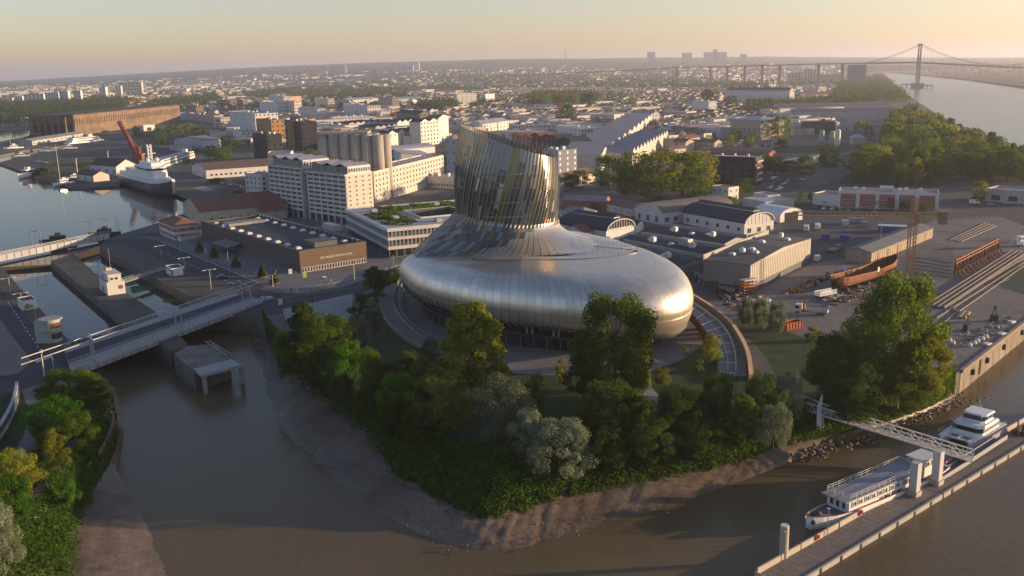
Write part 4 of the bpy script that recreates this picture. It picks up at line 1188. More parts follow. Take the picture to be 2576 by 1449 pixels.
wall_mesh('gx',Ls,10,4.2,1.4).obj("wall",M("shed_boards",(.36,.29,.20),.85,.2,.4,stretch=(3,3,.5)),ls);roof_mesh('gx',Ls,10,4.2,1.4).obj("roof",M("blue_grey_roof",(.13,.135,.15),.8,.15,.2),ls)
ribs(ls,Ls,10,.2,4.1,'f',2.2,M("shed_boards",(.3,.3,.3)))
for i in range(6):
 b=MB();b.box(6+i*Ls/6.5,-.25,.2,9+i*Ls/6.5,-.12,3.4);b.obj("door",M("shed_door",(.24,.19,.14),.8),ls)
link("window",win_mesh(1.4,1.4,'cross',WPAINT,GLSB),ls,(0,5,2),R(-90))
# ================================================================= THE DISTRICT BEHIND
G_PINKW=M("pinkish_render",(.55,.45,.38),.85,.1,.15)
G_GREEN=M("olive_cladding",(.16,.17,.10),.8,.15,.2)
def ap(label,A,B,D,ytop,wall=WHITE,roofm=GREYR,roof='flat',rh=2.5,win=None,right=None,k='plain',far=None,**kw):
 """building whose front stands on A-B and whose top is seen at ytop above A"""
 h=hat(A[0],A[1],ytop)
 if roof!='flat' and not kw.pop('eave',False):h=max(2.5,h-rh)
 kw.pop('eave',None)
 a,b_=at(*A),at(*B);L=(b_-a).length;d=a.length
 far=d>620 if far is None else far
 def spec(q,W_):
  if not q:return None
  c,r=q;wd=min(1.5,W_/c*.55);hh=min(1.9,(h-1.2)/r*.6)
  return(c,r,wd,hh,1.3,h-.7,W_/c*.22)
 t=bld(label,A,B,D,h,wall,roofm,roof,rh,win=spec(win,L),right=spec(right,D),kind='far' if far else k,name=kw.pop('name','apartment_block'),cat=kw.pop('cat','apartment block'),**kw)
 if roof=='flat' and L>14:
  on_roof(t,AC_ME,'air_unit',[(L*rnd.uniform(.12,.88),D*rnd.uniform(.25,.8))for _ in range(3)],h+.05,.2,1.3)
  b=MB();x=L*rnd.uniform(.2,.6);b.box(x,D*.4,h,x+4,D*.4+3,h+2.4);b.obj('stair_head',wall,t)
 return t
GW=dict(group=None)
ap("black and ochre block with stacked balconies, nearest the concrete silos",(722,372),(762,380),16,303,BLACKW,SLATE,win=(4,6),right=(3,6))
oc=ap("ochre timber end building joined to the black balcony block",(760,376),(797,366),14,306,OCHRE,SLATE,win=(5,6))
ap("ochre topped block at the far left of the dark pair",(648,352),(686,358),15,299,OCHRE,SLATE,win=(5,5),right=(3,5))
ap("black block standing lower in front of the ochre topped block",(640,398),(676,404),14,336,BLACKW,SLATE,win=(4,6),right=(3,6))
wt=ap("large white terraced building with broad dark window strips",(582,330),(645,340),30,281,WHITE,GREYR,win=(7,4),right=(6,4),cat="building",name="terraced_building")
ap("lower white wing before the terraced building",(570,345),(612,358),18,322,WHITE,GREYR,win=(5,2),right=(4,2))
ap("pale grey building at the foot of the terraced building",(655,322),(700,330),16,312,GREYW,GREYR)
# far-left ochre/brown boxes by the submarine pens
ap("brown cube house by the end of the concrete pens",(468,292),(495,296),14,263,M("taupe_cladding",(.22,.18,.14),.8),GREYR,win=(3,3),right=(3,3))
ap("taupe apartment block above the white terraces",(545,270),(580,274),16,250,M("taupe_cladding",(.2,.2,.2)),GREYR,win=(4,3),right=(3,3))
ap("second taupe block, right of the first and slanting on top",(590,268),(612,270),14,250,M("taupe_cladding",(.2,.2,.2)),GREYR,'mono',3,win=(3,3))
ap("pale long hall beside the taupe blocks",(450,300),(540,310),14,284,GREYW,GREYR,win=(8,1))
# row of apartment blocks along the skyline of the district
ap("white and sand apartment block with a pitched cap, left of the salmon one",(680,276),(716,282),16,239,WHITE,GREYR,win=(5,5),right=(4,5))
ap("salmon coloured block with a sloped top",(732,272),(760,270),14,243,M("salmon_render",(.42,.24,.16),.85),GREYR,'mono',4,win=(3,5))
ap("sand coloured balcony block in front of the salmon one",(710,290),(742,292),15,253,CREAM,GREYR,win=(5,5),right=(4,5))
ap("low white block left of the sand coloured balcony block",(655,288),(700,292),18,256,WHITE,GREYR,win=(6,4),right=(5,4))
ap("cream tower block with dark left flank, mid row",(793,276),(826,280),14,246,CREAM,GREYR,win=(4,5),right=(4,5))
ap("white block with a toothed roof line below the cream tower block",(752,300),(800,304),15,268,WHITE,GREYR,'saw',2.5,win=(7,3),right=(4,3),teeth=3)
ap("dark grey slatted block before the toothed white one",(730,312),(770,318),14,290,M("slate_cladding",(.11,.11,.12),.8),GREYR,win=(8,2))
ap("white cube apartment house with scattered windows",(866,296),(926,304),22,262,WHITE,GREYR,win=(6,4),right=(6,4))
ap("narrow brown and white tower in front of the long grey warehouses",(953,274),(988,278),14,243,M("brown_white_render",(.36,.30,.25),.85),GREYR,win=(5,5),right=(4,5))
ap("white low block right of the white cube",(926,300),(958,305),16,278,WHITE,GREYR,win=(5,3))
ap("bright red cube house",(958,299),(994,304),14,281,M("bright_red",(.36,.05,.045),.75,.1),SLATE,win=(4,2),right=(3,2))
ap("olive green house block with a steep gable",(999,317),(1057,322),16,276,G_GREEN,SLATE,'gx',4,win=(7,5),right=(3,5))
ap("white gabled block climbing in steps at the right of the house rows, tall part",(1060,368),(1104,362),14,300,WHITE,SLATE,'saw',3,win=(6,6),right=(4,6),teeth=2)
ap("white gabled end tower of the stepped rows with balconies",(1104,362),(1130,352),14,291,WHITE,SLATE,'saw',3,win=(4,7),teeth=1,right=(4,7))
ap("white terrace of five pointed gables behind the silos",(976,374),(1090,355),14,330,WHITE,SLATE,'saw',3.4,win=(15,2),teeth=5,name="gabled_terrace",cat="terrace houses")
ap("second row of pointed gables with dark roofs, farther back",(1000,330),(1092,318),26,303,WHITE,SLATE,'saw',3,win=(12,2),teeth=7,name="gabled_terrace",cat="terrace houses")
ap("dark toothed workshop roofs left of the pointed gables",(880,330),(950,322),30,308,GREYW,SLATE,'saw',2.6,teeth=5,name="toothed_workshop",cat="workshop")
ap("low dark toothed roofs before the olive green block",(945,335),(1000,330),34,316,GREYW,SLATE,'saw',2.4,teeth=4,name="toothed_workshop",cat="workshop")
ap("long white low block left of the toothed workshops",(836,318),(930,314),20,296,WHITE,GREYR,win=(12,2))
ap("white low hall below the long white low block",(800,330),(868,336),20,312,WHITE,GREYR)
ap("white hall with an arched parapet behind the long wing",(985,406),(1095,394),26,372,WHITE,ZINC,'bx',3.5,win=(10,1),name="arched_hall",cat="hall")
ap("grey sloping roofed hall left of the arched white hall",(980,400),(1010,415),26,372,WHITE,ZINC,'mono',3,name="arched_hall",cat="hall")
ap("grey blank block directly behind the museum tower's left edge",(1125,440),(1165,450),20,350,GREYW,GREYR,win=(3,4))
ap("wing with colonnade linking the long wing to the museum tower",(1055,470),(1150,476),14,444,WHITE,ZINC,win=(14,1),far=False)
ap("grey gabled warehouses in a pair, left one, beyond the cube houses",(880,268),(955,262),40,248,GREYW,ZINC,'gx',4,name="warehouse",cat="warehouse")
ap("grey gabled warehouse with a bright white gable end",(985,266),(1070,262),36,246,WHITE,ZINC,'gx',4.5,name="warehouse",cat="warehouse")
ap("white house with a pointed turret by the bright gabled warehouse",(1035,272),(1050,270),10,250,WHITE,ZINC,'gy',4,name="town_house",cat="house")
ap("tall stepped white building with a balcony face, center back",(1150,270),(1200,268),18,236,WHITE,TILE,win=(5,5),right=(4,5))
ap("little white tower house right of the stepped white building",(1222,262),(1245,259),10,238,WHITE,TILE,win=(2,4))
ap("white house with long gabled top above the museum's crown",(1214,340),(1280,330),18,304,WHITE,ZINC,'gx',4,win=(8,3),right=(3,3))
ap("white town houses in a row, left of the orange mast",(1290,338),(1400,336),12,316,WHITE,ZINC,win=(16,2),name="terrace_row",cat="terrace houses")
ap("white balcony block right of the orange mast",(1400,345),(1462,356),26,316,WHITE,ZINC,win=(6,3),right=(8,3))
ap("dark red gabled block behind the museum's crown",(1335,376),(1390,384),18,332,M("oxblood_cladding",(.10,.025,.025),.8),TILE,'saw',3,teeth=2,win=(5,3))
ap("black gabled block right of the dark red one",(1372,384),(1440,398),18,336,BLACKW,SLATE,'saw',3,teeth=2,win=(6,4),right=(4,4))
ap("red tiled gabled block left of the dark red one",(1288,360),(1335,368),16,332,BRICK,TILE,'saw',3,teeth=2,win=(4,2))
ap("blue grey plain block at the head of the toothed glasshouse roofs",(1404,452),(1452,446),16,380,M("blue_grey_render",(.20,.21,.25),.85),GREYR,win=(3,5),gm=WPAINT)
# long toothed blocks
for A,B,D_,yt,teeth,lab in(((1452,436),(1512,426),105,402,1,"left"),):
 pass
def toothed(label,A,B,w0,h,teeth,wall,roofm,right=None):
 a,b_=at(*A),at(*B)
 return bld(label,a.xy,b_.xy,w0,h,wall,roofm,'saw',4.0,win=right,px=False,teeth=teeth,name="toothed_block",cat="apartment block",kind='far')
toothed("long pale block crowned by a row of sharp white teeth",(1512,430),(1642,312),34,11.5,11,CREAM,M("lilac_roof",(.25,.245,.27),.8,.1,.1),(26,2,1.4,1.7,2,10,2))
toothed("second toothed block, shorter and nearer the long street",(1590,420),(1680,362),26,10.5,12,CREAM,M("lilac_roof",(.2,.2,.2)),(20,3,1.5,1.8,1,9.5,2))
ap("blue roofed tall block at the far end of the toothed roofs",(1588,312),(1640,314),16,279,GREYW,M("lilac_roof",(.2,.2,.2)),'gx',4,win=(5,2),right=(3,3))
ap("white gable ended house alone by the long street",(1741,284),(1782,286),16,254,WHITE,GREYR,par=.4,right=(2,3))
ap("wide beige building with a hipped top right of the long street",(1836,346),(1912,352),34,292,M("beige_panels",(.30,.26,.21),.8),ZINC,'hip',3,win=(7,3),right=(8,3))
ap("long white factory with a dark red roof and rows of small windows",(1826,258),(1985,262),13,226,WHITE,M("maroon_roof",(.15,.075,.065),.85),'gx',5,win=(18,3),right=(3,3),eave=True,name="factory",cat="factory")
ap("white gabled building with an orange red roof right of the factory",(2030,258),(2084,256),24,232,WHITE,TILE,'gx',5,win=(3,1),right=(3,1),name="hall",cat="hall")
ap("small red roofed hall between factory and gabled building",(1998,256),(2030,258),20,236,WHITE,TILE,'gx',4,name="hall",cat="hall")
ap("long grey warehouse with twin ridges before the river woods, back one",(1954,288),(2235,282),30,262,GREYW,M("dusty_roof",(.17,.15,.15),.85),'gx',4,name="warehouse",cat="warehouse")
ap("long grey warehouse with blue doors, front one",(1990,305),(2248,303),26,275,M("pale_sheet",(.36,.35,.35),.7),M("dusty_roof",(.2,.2,.2)),'gx',3.5,win=(9,1),gm=M("blue_door",(.10,.14,.24),.7),name="warehouse",cat="warehouse")
ap("open sided loading hall with a pale slatted roof",(2020,338),(2100,338),18,306,DARKM,M("slatted_roof",(.34,.31,.28),.8),par=.3,name="loading_hall",cat="hall")
ap("low flat store left of the loading hall",(1978,334),(2014,336),14,308,GREYW,GREYR,win=(2,1),name="store",cat="building")
ap("small flat store right of the loading hall",(2124,330),(2158,330),10,308,GREYW,GREYR,win=(2,1),name="store",cat="building")
ap("low concrete building with pink panels before the woods",(2113,416),(2205,416),16,390,M("pink_grey_panels",(.27,.23,.22),.85),GREYR,win=(4,1),name="flat_building",cat="building")
ap("long low brick red roofed shed behind the black apartment block",(1782,386),(1935,394),12,372,BRICK,M("rose_roof",(.20,.12,.11),.85),'gx',2.0,name="shed",cat="shed")
ap("white tilted shed roof in the yard left of the lone round tree",(2010,418),(2060,408),14,400,WHITE,WPAINT,'mono',2,name="shed",cat="shed")
# cement works
for x,y,yt,m,lab in((2066,364,330,M("mint_silo",(.30,.36,.30),.7),"mint green cement silo"),(2092,368,332,M("yellow_green_silo",(.34,.35,.25),.7),"yellow green cement silo beside the white one"),(2106,372,328,WPAINT,"tall white cement silo")):
 h=hat(x,y,yt);b=MB();b.lathe([(.4,0),(2.4,3),(2.4,h),(1.2,h+1)],14)
 t=thing("cement_silo",lab+" in the works before the long warehouses","silo",at(x,y));b.obj("tank",m,t)
 b=MB()
 for a in range(4):b.tube((2*math.cos(a*1.57+.8),2*math.sin(a*1.57+.8),0),(2*math.cos(a*1.57+.8),2*math.sin(a*1.57+.8),4),.2,5)
 b.obj("legs",STEEL,t)
t=thing("hopper","pale green hopper house on legs with a long conveyor sloping to the right","hopper",at(2155,380));h=hat(2155,380,345)
b=MB();b.box(-5,-5,h*.5,5,5,h);b.obj("bin",M("pale_green_sheet",(.30,.33,.26),.7),t)
b=MB();b.lathe([(1.2,h*.25),(5,h*.5)],8);b.obj("funnel",M("pale_green_sheet",(.3,.3,.3)),t)
b=MB();b.poly([(-5.4,-5.4,h),(5.4,-5.4,h),(0,0,h+3)]);b.poly([(5.4,-5.4,h),(5.4,5.4,h),(0,0,h+3)]);b.poly([(5.4,5.4,h),(-5.4,5.4,h),(0,0,h+3)]);b.poly([(-5.4,5.4,h),(-5.4,-5.4,h),(0,0,h+3)]);b.obj("cap",ZINC,t)
b=MB();b.beam((5,0,h*.75),(32,-6,.8),1.4);b.beam((16,-2.4,0),(16,-2.4,h*.45),.4);b.obj("conveyor",STEEL,t)
for sx in(-4,4):
 for sy in(-4,4):
  b=MB();b.tube((sx,sy,0),(sx,sy,h*.5),.3,6);b.obj("leg",STEEL,t)
# orange mast crane behind the museum's crown
t=thing("tower_crane","slim orange crane mast standing among the white town houses","crane",at(1408,330));h=hat(1408,330,234)
b=MB();lattice(b,(0,0,0),(0,0,h),2.4,16,.3);b.obj("mast",M("crane_orange",(.42,.14,.05),.6),t)
b=MB();lattice(b,(-14,0,h-1),(24,10,h-1),1.2,14,.12);b.obj("jib",M("crane_orange",(.4,.1,.05)),t)
t=thing("chimney","lone dark factory chimney among the trees","chimney",at(1096,268));b=MB();b.lathe([(1.6,0),(1.2,hat(1096,268,226))],10);b.obj("stack",DARKM,t)
# ---------------------------------------------------------------- streets of small houses
def footprints():
 return[(o.location.x,o.location.y,math.cos(o.rotation_euler.z),math.sin(o.rotation_euler.z),o.get("L",4),o.get("D",4))for o in COL.objects if o.type=='EMPTY' and o.location.y>380 and o.get('category')not in('tree','bush')]
BLD_FOOT=footprints()
def inside(p,poly):
 c=False;n=len(poly)
 for i in range(n):
  a,b_=poly[i],poly[(i+1)%n]
  if(a[1]>p[1])!=(b_[1]>p[1])and p[0]<(b_[0]-a[0])*(p[1]-a[1])/(b_[1]-a[1])+a[0]:c=not c
 return c
def free(x,y,r=9):
 for X,Y,k,l,L_,D_ in BLD_FOOT:
  u=(x-X)*k+(y-Y)*l
  if-r<u<L_+r and-r<(y-Y)*k-(x-X)*l<D_+r:return False
 return True
HV=[]
hr=random.Random(21)
for i,(w_,d_,h_,rf,wl,ro)in enumerate(((9,11,5.0,'gx',CREAM,TILEB),(11,10,5.6,'gx',WHITE,TILE),(8,14,4.4,'gy',CREAM,TILEB),(14,10,6.2,'gx',STONE,TILEB),(10,10,5.2,'hip',WHITE,TILE),(13,12,7.5,'flat',WHITE,GREYR),(16,11,4.2,'gx',GREYW,GREYR),(12,9,6.4,'mono',WHITE,ZINC),(18,12,6.5,'gx',STONE,M("red_brown_tiles",(.19,.10,.07),.9,.25,.4)),(8,9,7.6,'gy',WHITE,SLATE))):
 wm=wall_mesh(rf,w_,d_,h_,2.4).mesh("wall",wl);rm=roof_mesh(rf,w_,d_,h_,2.4).mesh("roof",ro)
 cb=MB();cb.box(w_*.2,d_*.5,h_,w_*.2+.9,d_*.5+.7,h_+3.6);cm=cb.mesh("chimney",CREAM)
 wn=win_mesh(1.0,1.5,'far',WPAINT,GLS)
 HV.append((w_,d_,wm,rm,cm,wn,h_,["small cream brown roofed cottage","white red roofed house","narrow cream gable fronted house","broad stone brown roofed house","square white hip roofed house","flat roofed white house","low grey roofed workshop","white zinc roofed house","long stone row house","tall narrow white dark roofed house"][i]))
ZONES=[
 ("in the old quarter beyond the museum's crown",pts([(1180,236),(1330,226),(1560,215),(1800,226),(1800,262),(1760,330),(1700,380),(1640,300),(1560,300),(1420,300),(1300,322),(1250,300),(1180,285)]),190,13.0),
 ("in the quarter behind the apartment blocks",pts([(620,240),(900,232),(1150,238),(1180,285),(1100,300),(860,262),(700,235),(600,262)]),30,26),
 ("on the flats beyond the submarine pens",pts([(380,262),(620,240),(640,262),(480,272)]),12,30),
 ("along the long street leading to the factory",pts([(1690,392),(1765,300),(1790,300),(1770,372),(1720,396)]),12,14),
 ("between the woods and the long warehouses",pts([(1760,322),(1830,262),(1845,330),(1800,352)]),8,18),
]
nh=0;HOUSE_POS=[]
def add_house(v,x,y,rz,zlab,sc):
 w_,d_,wm,rm,cm,wn,h_,lab=HV[v]
 t=thing("house",lab+" "+zlab,"house",(x,y,0),rz,lab.split(" house")[0]+" houses "+zlab);t.scale=(sc,sc,sc*hr.uniform(.85,1.15))
 link("wall",wm,t);link("roof",rm,t)
 if v in(0,1,3,8):link("chimney",cm,t.children[-1])
 if y<1000:
  for k in range(int(w_//3.2)):link("window",wn,t,(1.6+k*3.1,-.02,h_*.55),0)
for zlab,poly,n,step in ZONES:
 xs=[p.x for p in poly];ys=[p.y for p in poly];cand=[]
 c0,s0=math.cos(R(-52)),math.sin(R(-52));R0=max(max(xs)-min(xs),max(ys)-min(ys))
 cx,cy=sum(xs)/len(xs),sum(ys)/len(ys)
 m=int(R0/step)+1
 for i in range(-m,m+1):
  for j in range(-m,m+1):
   u,v_=i*step+(8 if i%5==0 else 0),j*step*1.15+(9 if j%3==0 else 0)
   x,y=cx+u*c0-v_*s0,cy+u*s0+v_*c0
   if inside((x,y),poly)and free(x,y):cand.append((x,y))
 cand.sort(key=lambda q:q[1])
 for k,(x,y)in enumerate(cand):
  x+=hr.uniform(-1.5,1.5);y+=hr.uniform(-1.5,1.5);rz=R(-52+hr.choice((0,0,90,180))+hr.uniform(-4,4))
  if k<n and nh<298:add_house(hr.randrange(10),x,y,rz,zlab,hr.uniform(.85,1.25));nh+=1
  else:HOUSE_POS.append((x,y,rz))
# beyond that, houses too many to count: one mesh
FARH=M("far_house_walls",(.50,.45,.39),.9,.35,.02);FART=M("far_house_roofs",(.17,.11,.085),.9,.4,.02);FARG=M("far_grey_roofs",(.30,.30,.30),.9,.3,.02)
fb=MB()
def far_house(x,y,rz,w_,d_,h_,z=0,flat=False):
 k,l=math.cos(rz),math.sin(rz);P=lambda a,b_,c:(x+a*k-b_*l,y+a*l+b_*k,z+c)
 A=[P(0,0,0),P(w_,0,0),P(w_,d_,0),P(0,d_,0)];T=[P(0,0,h_),P(w_,0,h_),P(w_,d_,h_),P(0,d_,h_)]
 for i in range(4):fb.poly([A[i],A[(i+1)%4],T[(i+1)%4],T[i]],0)
 if flat:fb.poly(T,2)
 else:
  r0,r1=P(0,d_/2,h_+2.2),P(w_,d_/2,h_+2.2)
  fb.poly([T[0],T[1],r1,r0],1);fb.poly([T[2],T[3],r0,r1],1);fb.poly([T[1],T[2],r1],0);fb.poly([T[3],T[0],r0],0)
for x,y,rz in HOUSE_POS:far_house(x,y,rz,hr.uniform(8,14),hr.uniform(8,12),hr.uniform(3.5,7),0,hr.random()<.15)
def in_river(x,y):
 return x>300 and inside((x,y),[(p.x,p.y)for p in river])
fr=random.Random(5)
for i in range(9000):
 y=1000+(fr.random()**1.6)*6500;ax=fr.uniform(-.62,.34);x=ax*y
 px_=1288+CAM_F*ax
 dens=noise.noise(Vector((x*.0016,y*.0016,3)))
 if dens<-.12 or in_river(x,y)or not free(x,y,12):continue
 if y<1700 and px_<560:continue
 big=fr.random()<(.30 if px_<1150 and y>1800 else .10)
 far_house(x,y,R(-52+fr.choice((0,90))+fr.uniform(-12,12)),fr.uniform(8,15)*(4.2 if big else 1),fr.uniform(8,12)*(2.6 if big else 1),fr.uniform(3.5,6.5)*(1.7 if big else 1),hz(x,y),big or fr.random()<.2)
o=fb.obj("distant_houses",[FARH,FART,FARG]);o["kind"]="stuff";o["label"]="countless small houses of the far suburbs"
patch("works_lawn",[(1940,372),(2060,366),(2200,350),(2215,372),(2100,384),(1950,386)],GRASS,.02)
patch("works_road",[(2215,372),(2235,400),(2300,440),(2380,452),(2372,462),(2270,448),(2205,405),(2100,384)],ASPH,.03)
patch("yard_strip",[(1990,450),(2100,420),(2120,440),(2050,470)],M("dusty_yard",(.12,.11,.105),.9,.2,.05),.022)
patch("east_road",[(2375,462),(2390,446),(2480,500),(2576,535),(2700,590),(2660,610),(2560,560),(2440,520),(2390,500)],ASPH,.028)
patch("basin_street",[(540,480),(640,440),(720,400),(735,404),(655,450),(556,492)],ASPH,.028)
patch("pens_yard",[(190,352),(300,345),(470,322),(520,330),(420,365),(330,358),(180,372)],YARDA,.02)
patch("pens_verge",[(330,356),(420,345),(430,352),(350,362)],GRASS,.03)
# ================================================================= THE FAR VIEW
# submarine pens
sp=thing("bunker","massive stained concrete submarine pen bunker with a black roof beyond the basin","bunker",(0,0,0));a,c=at(190,342),at(455,305);o_,rz_,Ls=frame_of(a,c);sp.location=o_;sp.rotation_euler=(0,0,rz_);sp['L']=Ls;sp['D']=62;Hs=hat(190,342,290);Ds=62
BUN=M("bunker_concrete",(.17,.12,.08),.95,.45,.05,stretch=(1,1,2.5),bump=.3,bscale=.4)
b=MB();b.box(0,0,0,Ls,Ds,Hs);b.obj("block",BUN,sp);b=MB();b.box(-.6,-.6,Hs,Ls+.6,Ds+.6,Hs+.5);b.obj("roof",M("bunker_roof",(.05,.048,.05),.9,.3,.05),sp)
b=MB()
for i in range(int(Ls/7)):b.box(i*7+.8,-.9,Hs*.52,i*7+4.6,0,Hs*.8)
b.obj("pilaster_row",BUN,sp);b=MB();b.box(0,-1.6,Hs*.46,Ls,0,Hs*.52);b.obj("ledge",BUN,sp)
b=MB()
for i in range(int(Ls/4)):b.box(i*4,1,Hs+.5,i*4+1,9,Hs+1.8)
b.obj("roof_beams",BUN,sp)
for i in range(6):
 y=3+i*(Ds-14)/5.2;b=MB();b.box(-.3,y,0,.1,y+6,Hs*.55);b.obj("pen_mouth",M("pen_dark",(.02,.02,.022),.9),sp);b=MB();b.box(-4,y+6.5,0,.0,y+8.5,Hs*.92);b.obj("buttress",BUN,sp)
bld("long low grey quay shed before the submarine pens",(82,366),(210,345),16,5,GREYW,GREYR,'gx',2.5,win=(12,1,2,1.6,1.6,3.2,4),kind='far',name="quay_shed",cat="shed")
bld("orange roofed hall beyond the submarine pens",(262,270),(420,258),40,9,STONE,M("orange_roof",(.42,.13,.06),.85,.2,.05),'gx',4,name="hall",cat="hall")
bld("white house with dark arched door beside the pens, left of the trees",(362,330),(390,328),10,8,WHITE,GREYR,par=.4,win=(1,1,7,4.5,.2,4.7,4),kind='far',name="gatehouse",cat="house")
bld("grey metal barn among dark trees behind the white ship",(440,372),(512,376),22,9,M("barn_grey",(.42,.43,.45),.7),GREYR,'gy',3.5,win=(3,1,3.5,4,.3,4.3,4),gm=M("barn_door",(.3,.31,.33),.7),name="barn",cat="barn")
bld("low grey annex left of the metal barn",(428,378),(446,380),16,4.6,GREYW,GREYR,'mono',1.2,name="barn_annex",cat="shed")
wh=bld("long white warehouse with a brown roof behind the quay apron",(484,437),(520,450),62,6.4,WHITE,TILEB,'gy',3.6,win=(2,1,2.4,2.6,.3,2.9,8),right=(16,1,1.8,1.6,1.8,3.4,3),kind='plain',name="warehouse",cat="warehouse")
bld("white gabled quayside house with a dark brown roof on the peninsula",(229,434),(294,440),18,6.5,WHITE,M("dark_brown_tiles",(.09,.06,.055),.9,.25,.4),'gx',5,win=(4,1,1.8,2.6,1.2,3.8,3),right=(2,1,2,2.6,.8,3.4,3),kind='far',name="quayside_house",cat="house")
bld("small pale house with a dark roof at the water's edge of the peninsula",(194,452),(236,458),12,4.5,CREAM,M("dark_brown_tiles",(.1,.1,.1)),'gx',3,win=(3,1,1.4,1.8,.8,2.6,2),kind='far',name="quayside_house",cat="house")
# red crane
t=thing("harbour_crane","tall rusty red harbour crane with a raised jib behind the white ship","crane",at(352,432),0);h=hat(352,432,375);hj=hat(352,432,303)
RC=M("crane_red",(.26,.085,.05),.8,.3,.3)
b=MB()
for sx in(-5,5):
 for sy in(-5,5):b.beam((sx,sy,0),(sx*.4,sy*.4,h*.55),1.0)
b.beam((-5,-5,h*.2),(5,-5,h*.2),.7);b.beam((-5,5,h*.2),(5,5,h*.2),.7);b.obj("legs",RC,t)
b=MB();b.box(-4,-3,h*.55,4,3,h*.8);lattice(b,(0,0,h*.8),(0,0,h*1.1),3.5,3,.5);b.obj("machine_house",RC,t)
b=MB();lattice(b,(-1,0,h*.7),(-13,2,hj),2.2,12,.4);b.beam((0,0,h*1.1),(-12,2,hj*.97),.4);b.obj("jib",RC,t)
# white expedition ship
a,c=at(322,462,BZ),at(436,498,BZ);d=(a-c);LS=d.length
ws=thing("motor_yacht","large white and navy expedition ship moored by the apron, bow towards the camera","ship",(c.x,c.y,BZ),math.atan2(d.y,d.x));k_=LS/100
st=[(0,.1,11,3),(3,2.2,10,.5),(9,5,9,-1),(20,7.6,8,-1),(60,8,7.4,-1),(92,7.4,7.4,-1),(LS,6.5,7.4,0)]
hb_,rows=hull([(x*(LS/100 if x<LS else 1),w_,z,zb)for x,w_,z,zb in st],12);hb_.obj("hull",M("navy_hull",(.03,.035,.055),.4),ws,fix=True)
b=MB();b.strip([(s[0]*(LS/100 if s[0]<LS else 1),-s[1]-.1,s[2])for s in st],[(s[0]*(LS/100 if s[0]<LS else 1),-s[1]-.1,s[2]+1.6)for s in st]);b.strip([(s[0]*(LS/100 if s[0]<LS else 1),s[1]+.1,s[2]+1.6)for s in st],[(s[0]*(LS/100 if s[0]<LS else 1),s[1]+.1,s[2])for s in st]);b.obj("bulwark",BW,ws)
for x0,x1,w_,z0,z1,nm in((20,92,7,7,11,"deckhouse_lower"),(23,78,6.4,11,14.5,"deckhouse_middle"),(25,55,6.6,14.5,18,"bridge_deck_house"),(30,50,4.5,18,20.5,"top_house")):
 b=MB();b.prism([(x0*k_,-w_*.6),((x0+4)*k_,-w_),(x1*k_,-w_),(x1*k_,w_),((x0+4)*k_,w_),(x0*k_,w_*.6)],z0,z1);b.obj(nm,BW,ws,fix=True)
b=MB();b.prism([(24.6*k_,-4.2),(28.6*k_,-6.75),(50*k_,-6.75),(50*k_,6.75),(28.6*k_,6.75),(24.6*k_,4.2)],15.8,16.9);b.obj("bridge_windows",GLS,ws,fix=True)
b=MB();lattice(b,(40*k_,0,20.5),(40*k_,0,32),2.2,5,.4);b.beam((40*k_,-4,26),(40*k_,4,26),.5);b.obj("mast",WPAINT,ws)
for y in(-3,3):b=MB();b.lathe([(.3,0),(1.6,.8),(1.6,2),(.4,3)],10,(36*k_,y,20.5));b.obj("radar_dome",WPAINT,ws)
# river cruise ship
def cruise(label,A,B,w_,decks,group=None):
 a,c=at(*A,BZ),at(*B,BZ);d=c-a;L=d.length;t=thing("cruise_ship",label,"ship",(a.x,a.y,BZ),math.atan2(d.y,d.x),group)
 hb_,rows=hull([(0,.3,3.4,.4),(5,w_*.38,3,-.3),(14,w_/2,2.6,-.5),(L-6,w_/2,2.6,-.5),(L,w_*.44,2.8,0)],10);hb_.obj("hull",BW,t,fix=True)
 for k in range(decks):
  b=MB();b.box(10+3*k,-w_*.46,2.5+k*2.7,L-4-2*k,w_*.46,5.1+k*2.7);b.obj("deck_house",BW,t)
  n=int((L-20)/3.4);me=win_mesh(2.2,1.2,'far',WPAINT,GLS)
  for i in range(n):
   for s in(-1,1):link("window",me,t,(13+3*k+i*(L-24-5*k)/n,s*(w_*.46),3.9+k*2.7),0)
 b=MB();b.box(12+3*decks,-w_*.5,2.5+decks*2.7,L-6,w_*.5,2.75+decks*2.7);b.obj("sun_deck",M("sun_deck",(.30,.31,.33),.8),t)
 b=MB();b.box(14+3*decks,-2,2.7+decks*2.7,20+3*decks,2,5+decks*2.7);b.obj("wheelhouse",BW,t)
 return t
cruise("long white river cruise ship berthed behind the white and navy ship",(485,398),(385,430),11,2)
cruise("white cruise ship with a red waterline moored across the far basin",(262,356),(168,366),10,2)
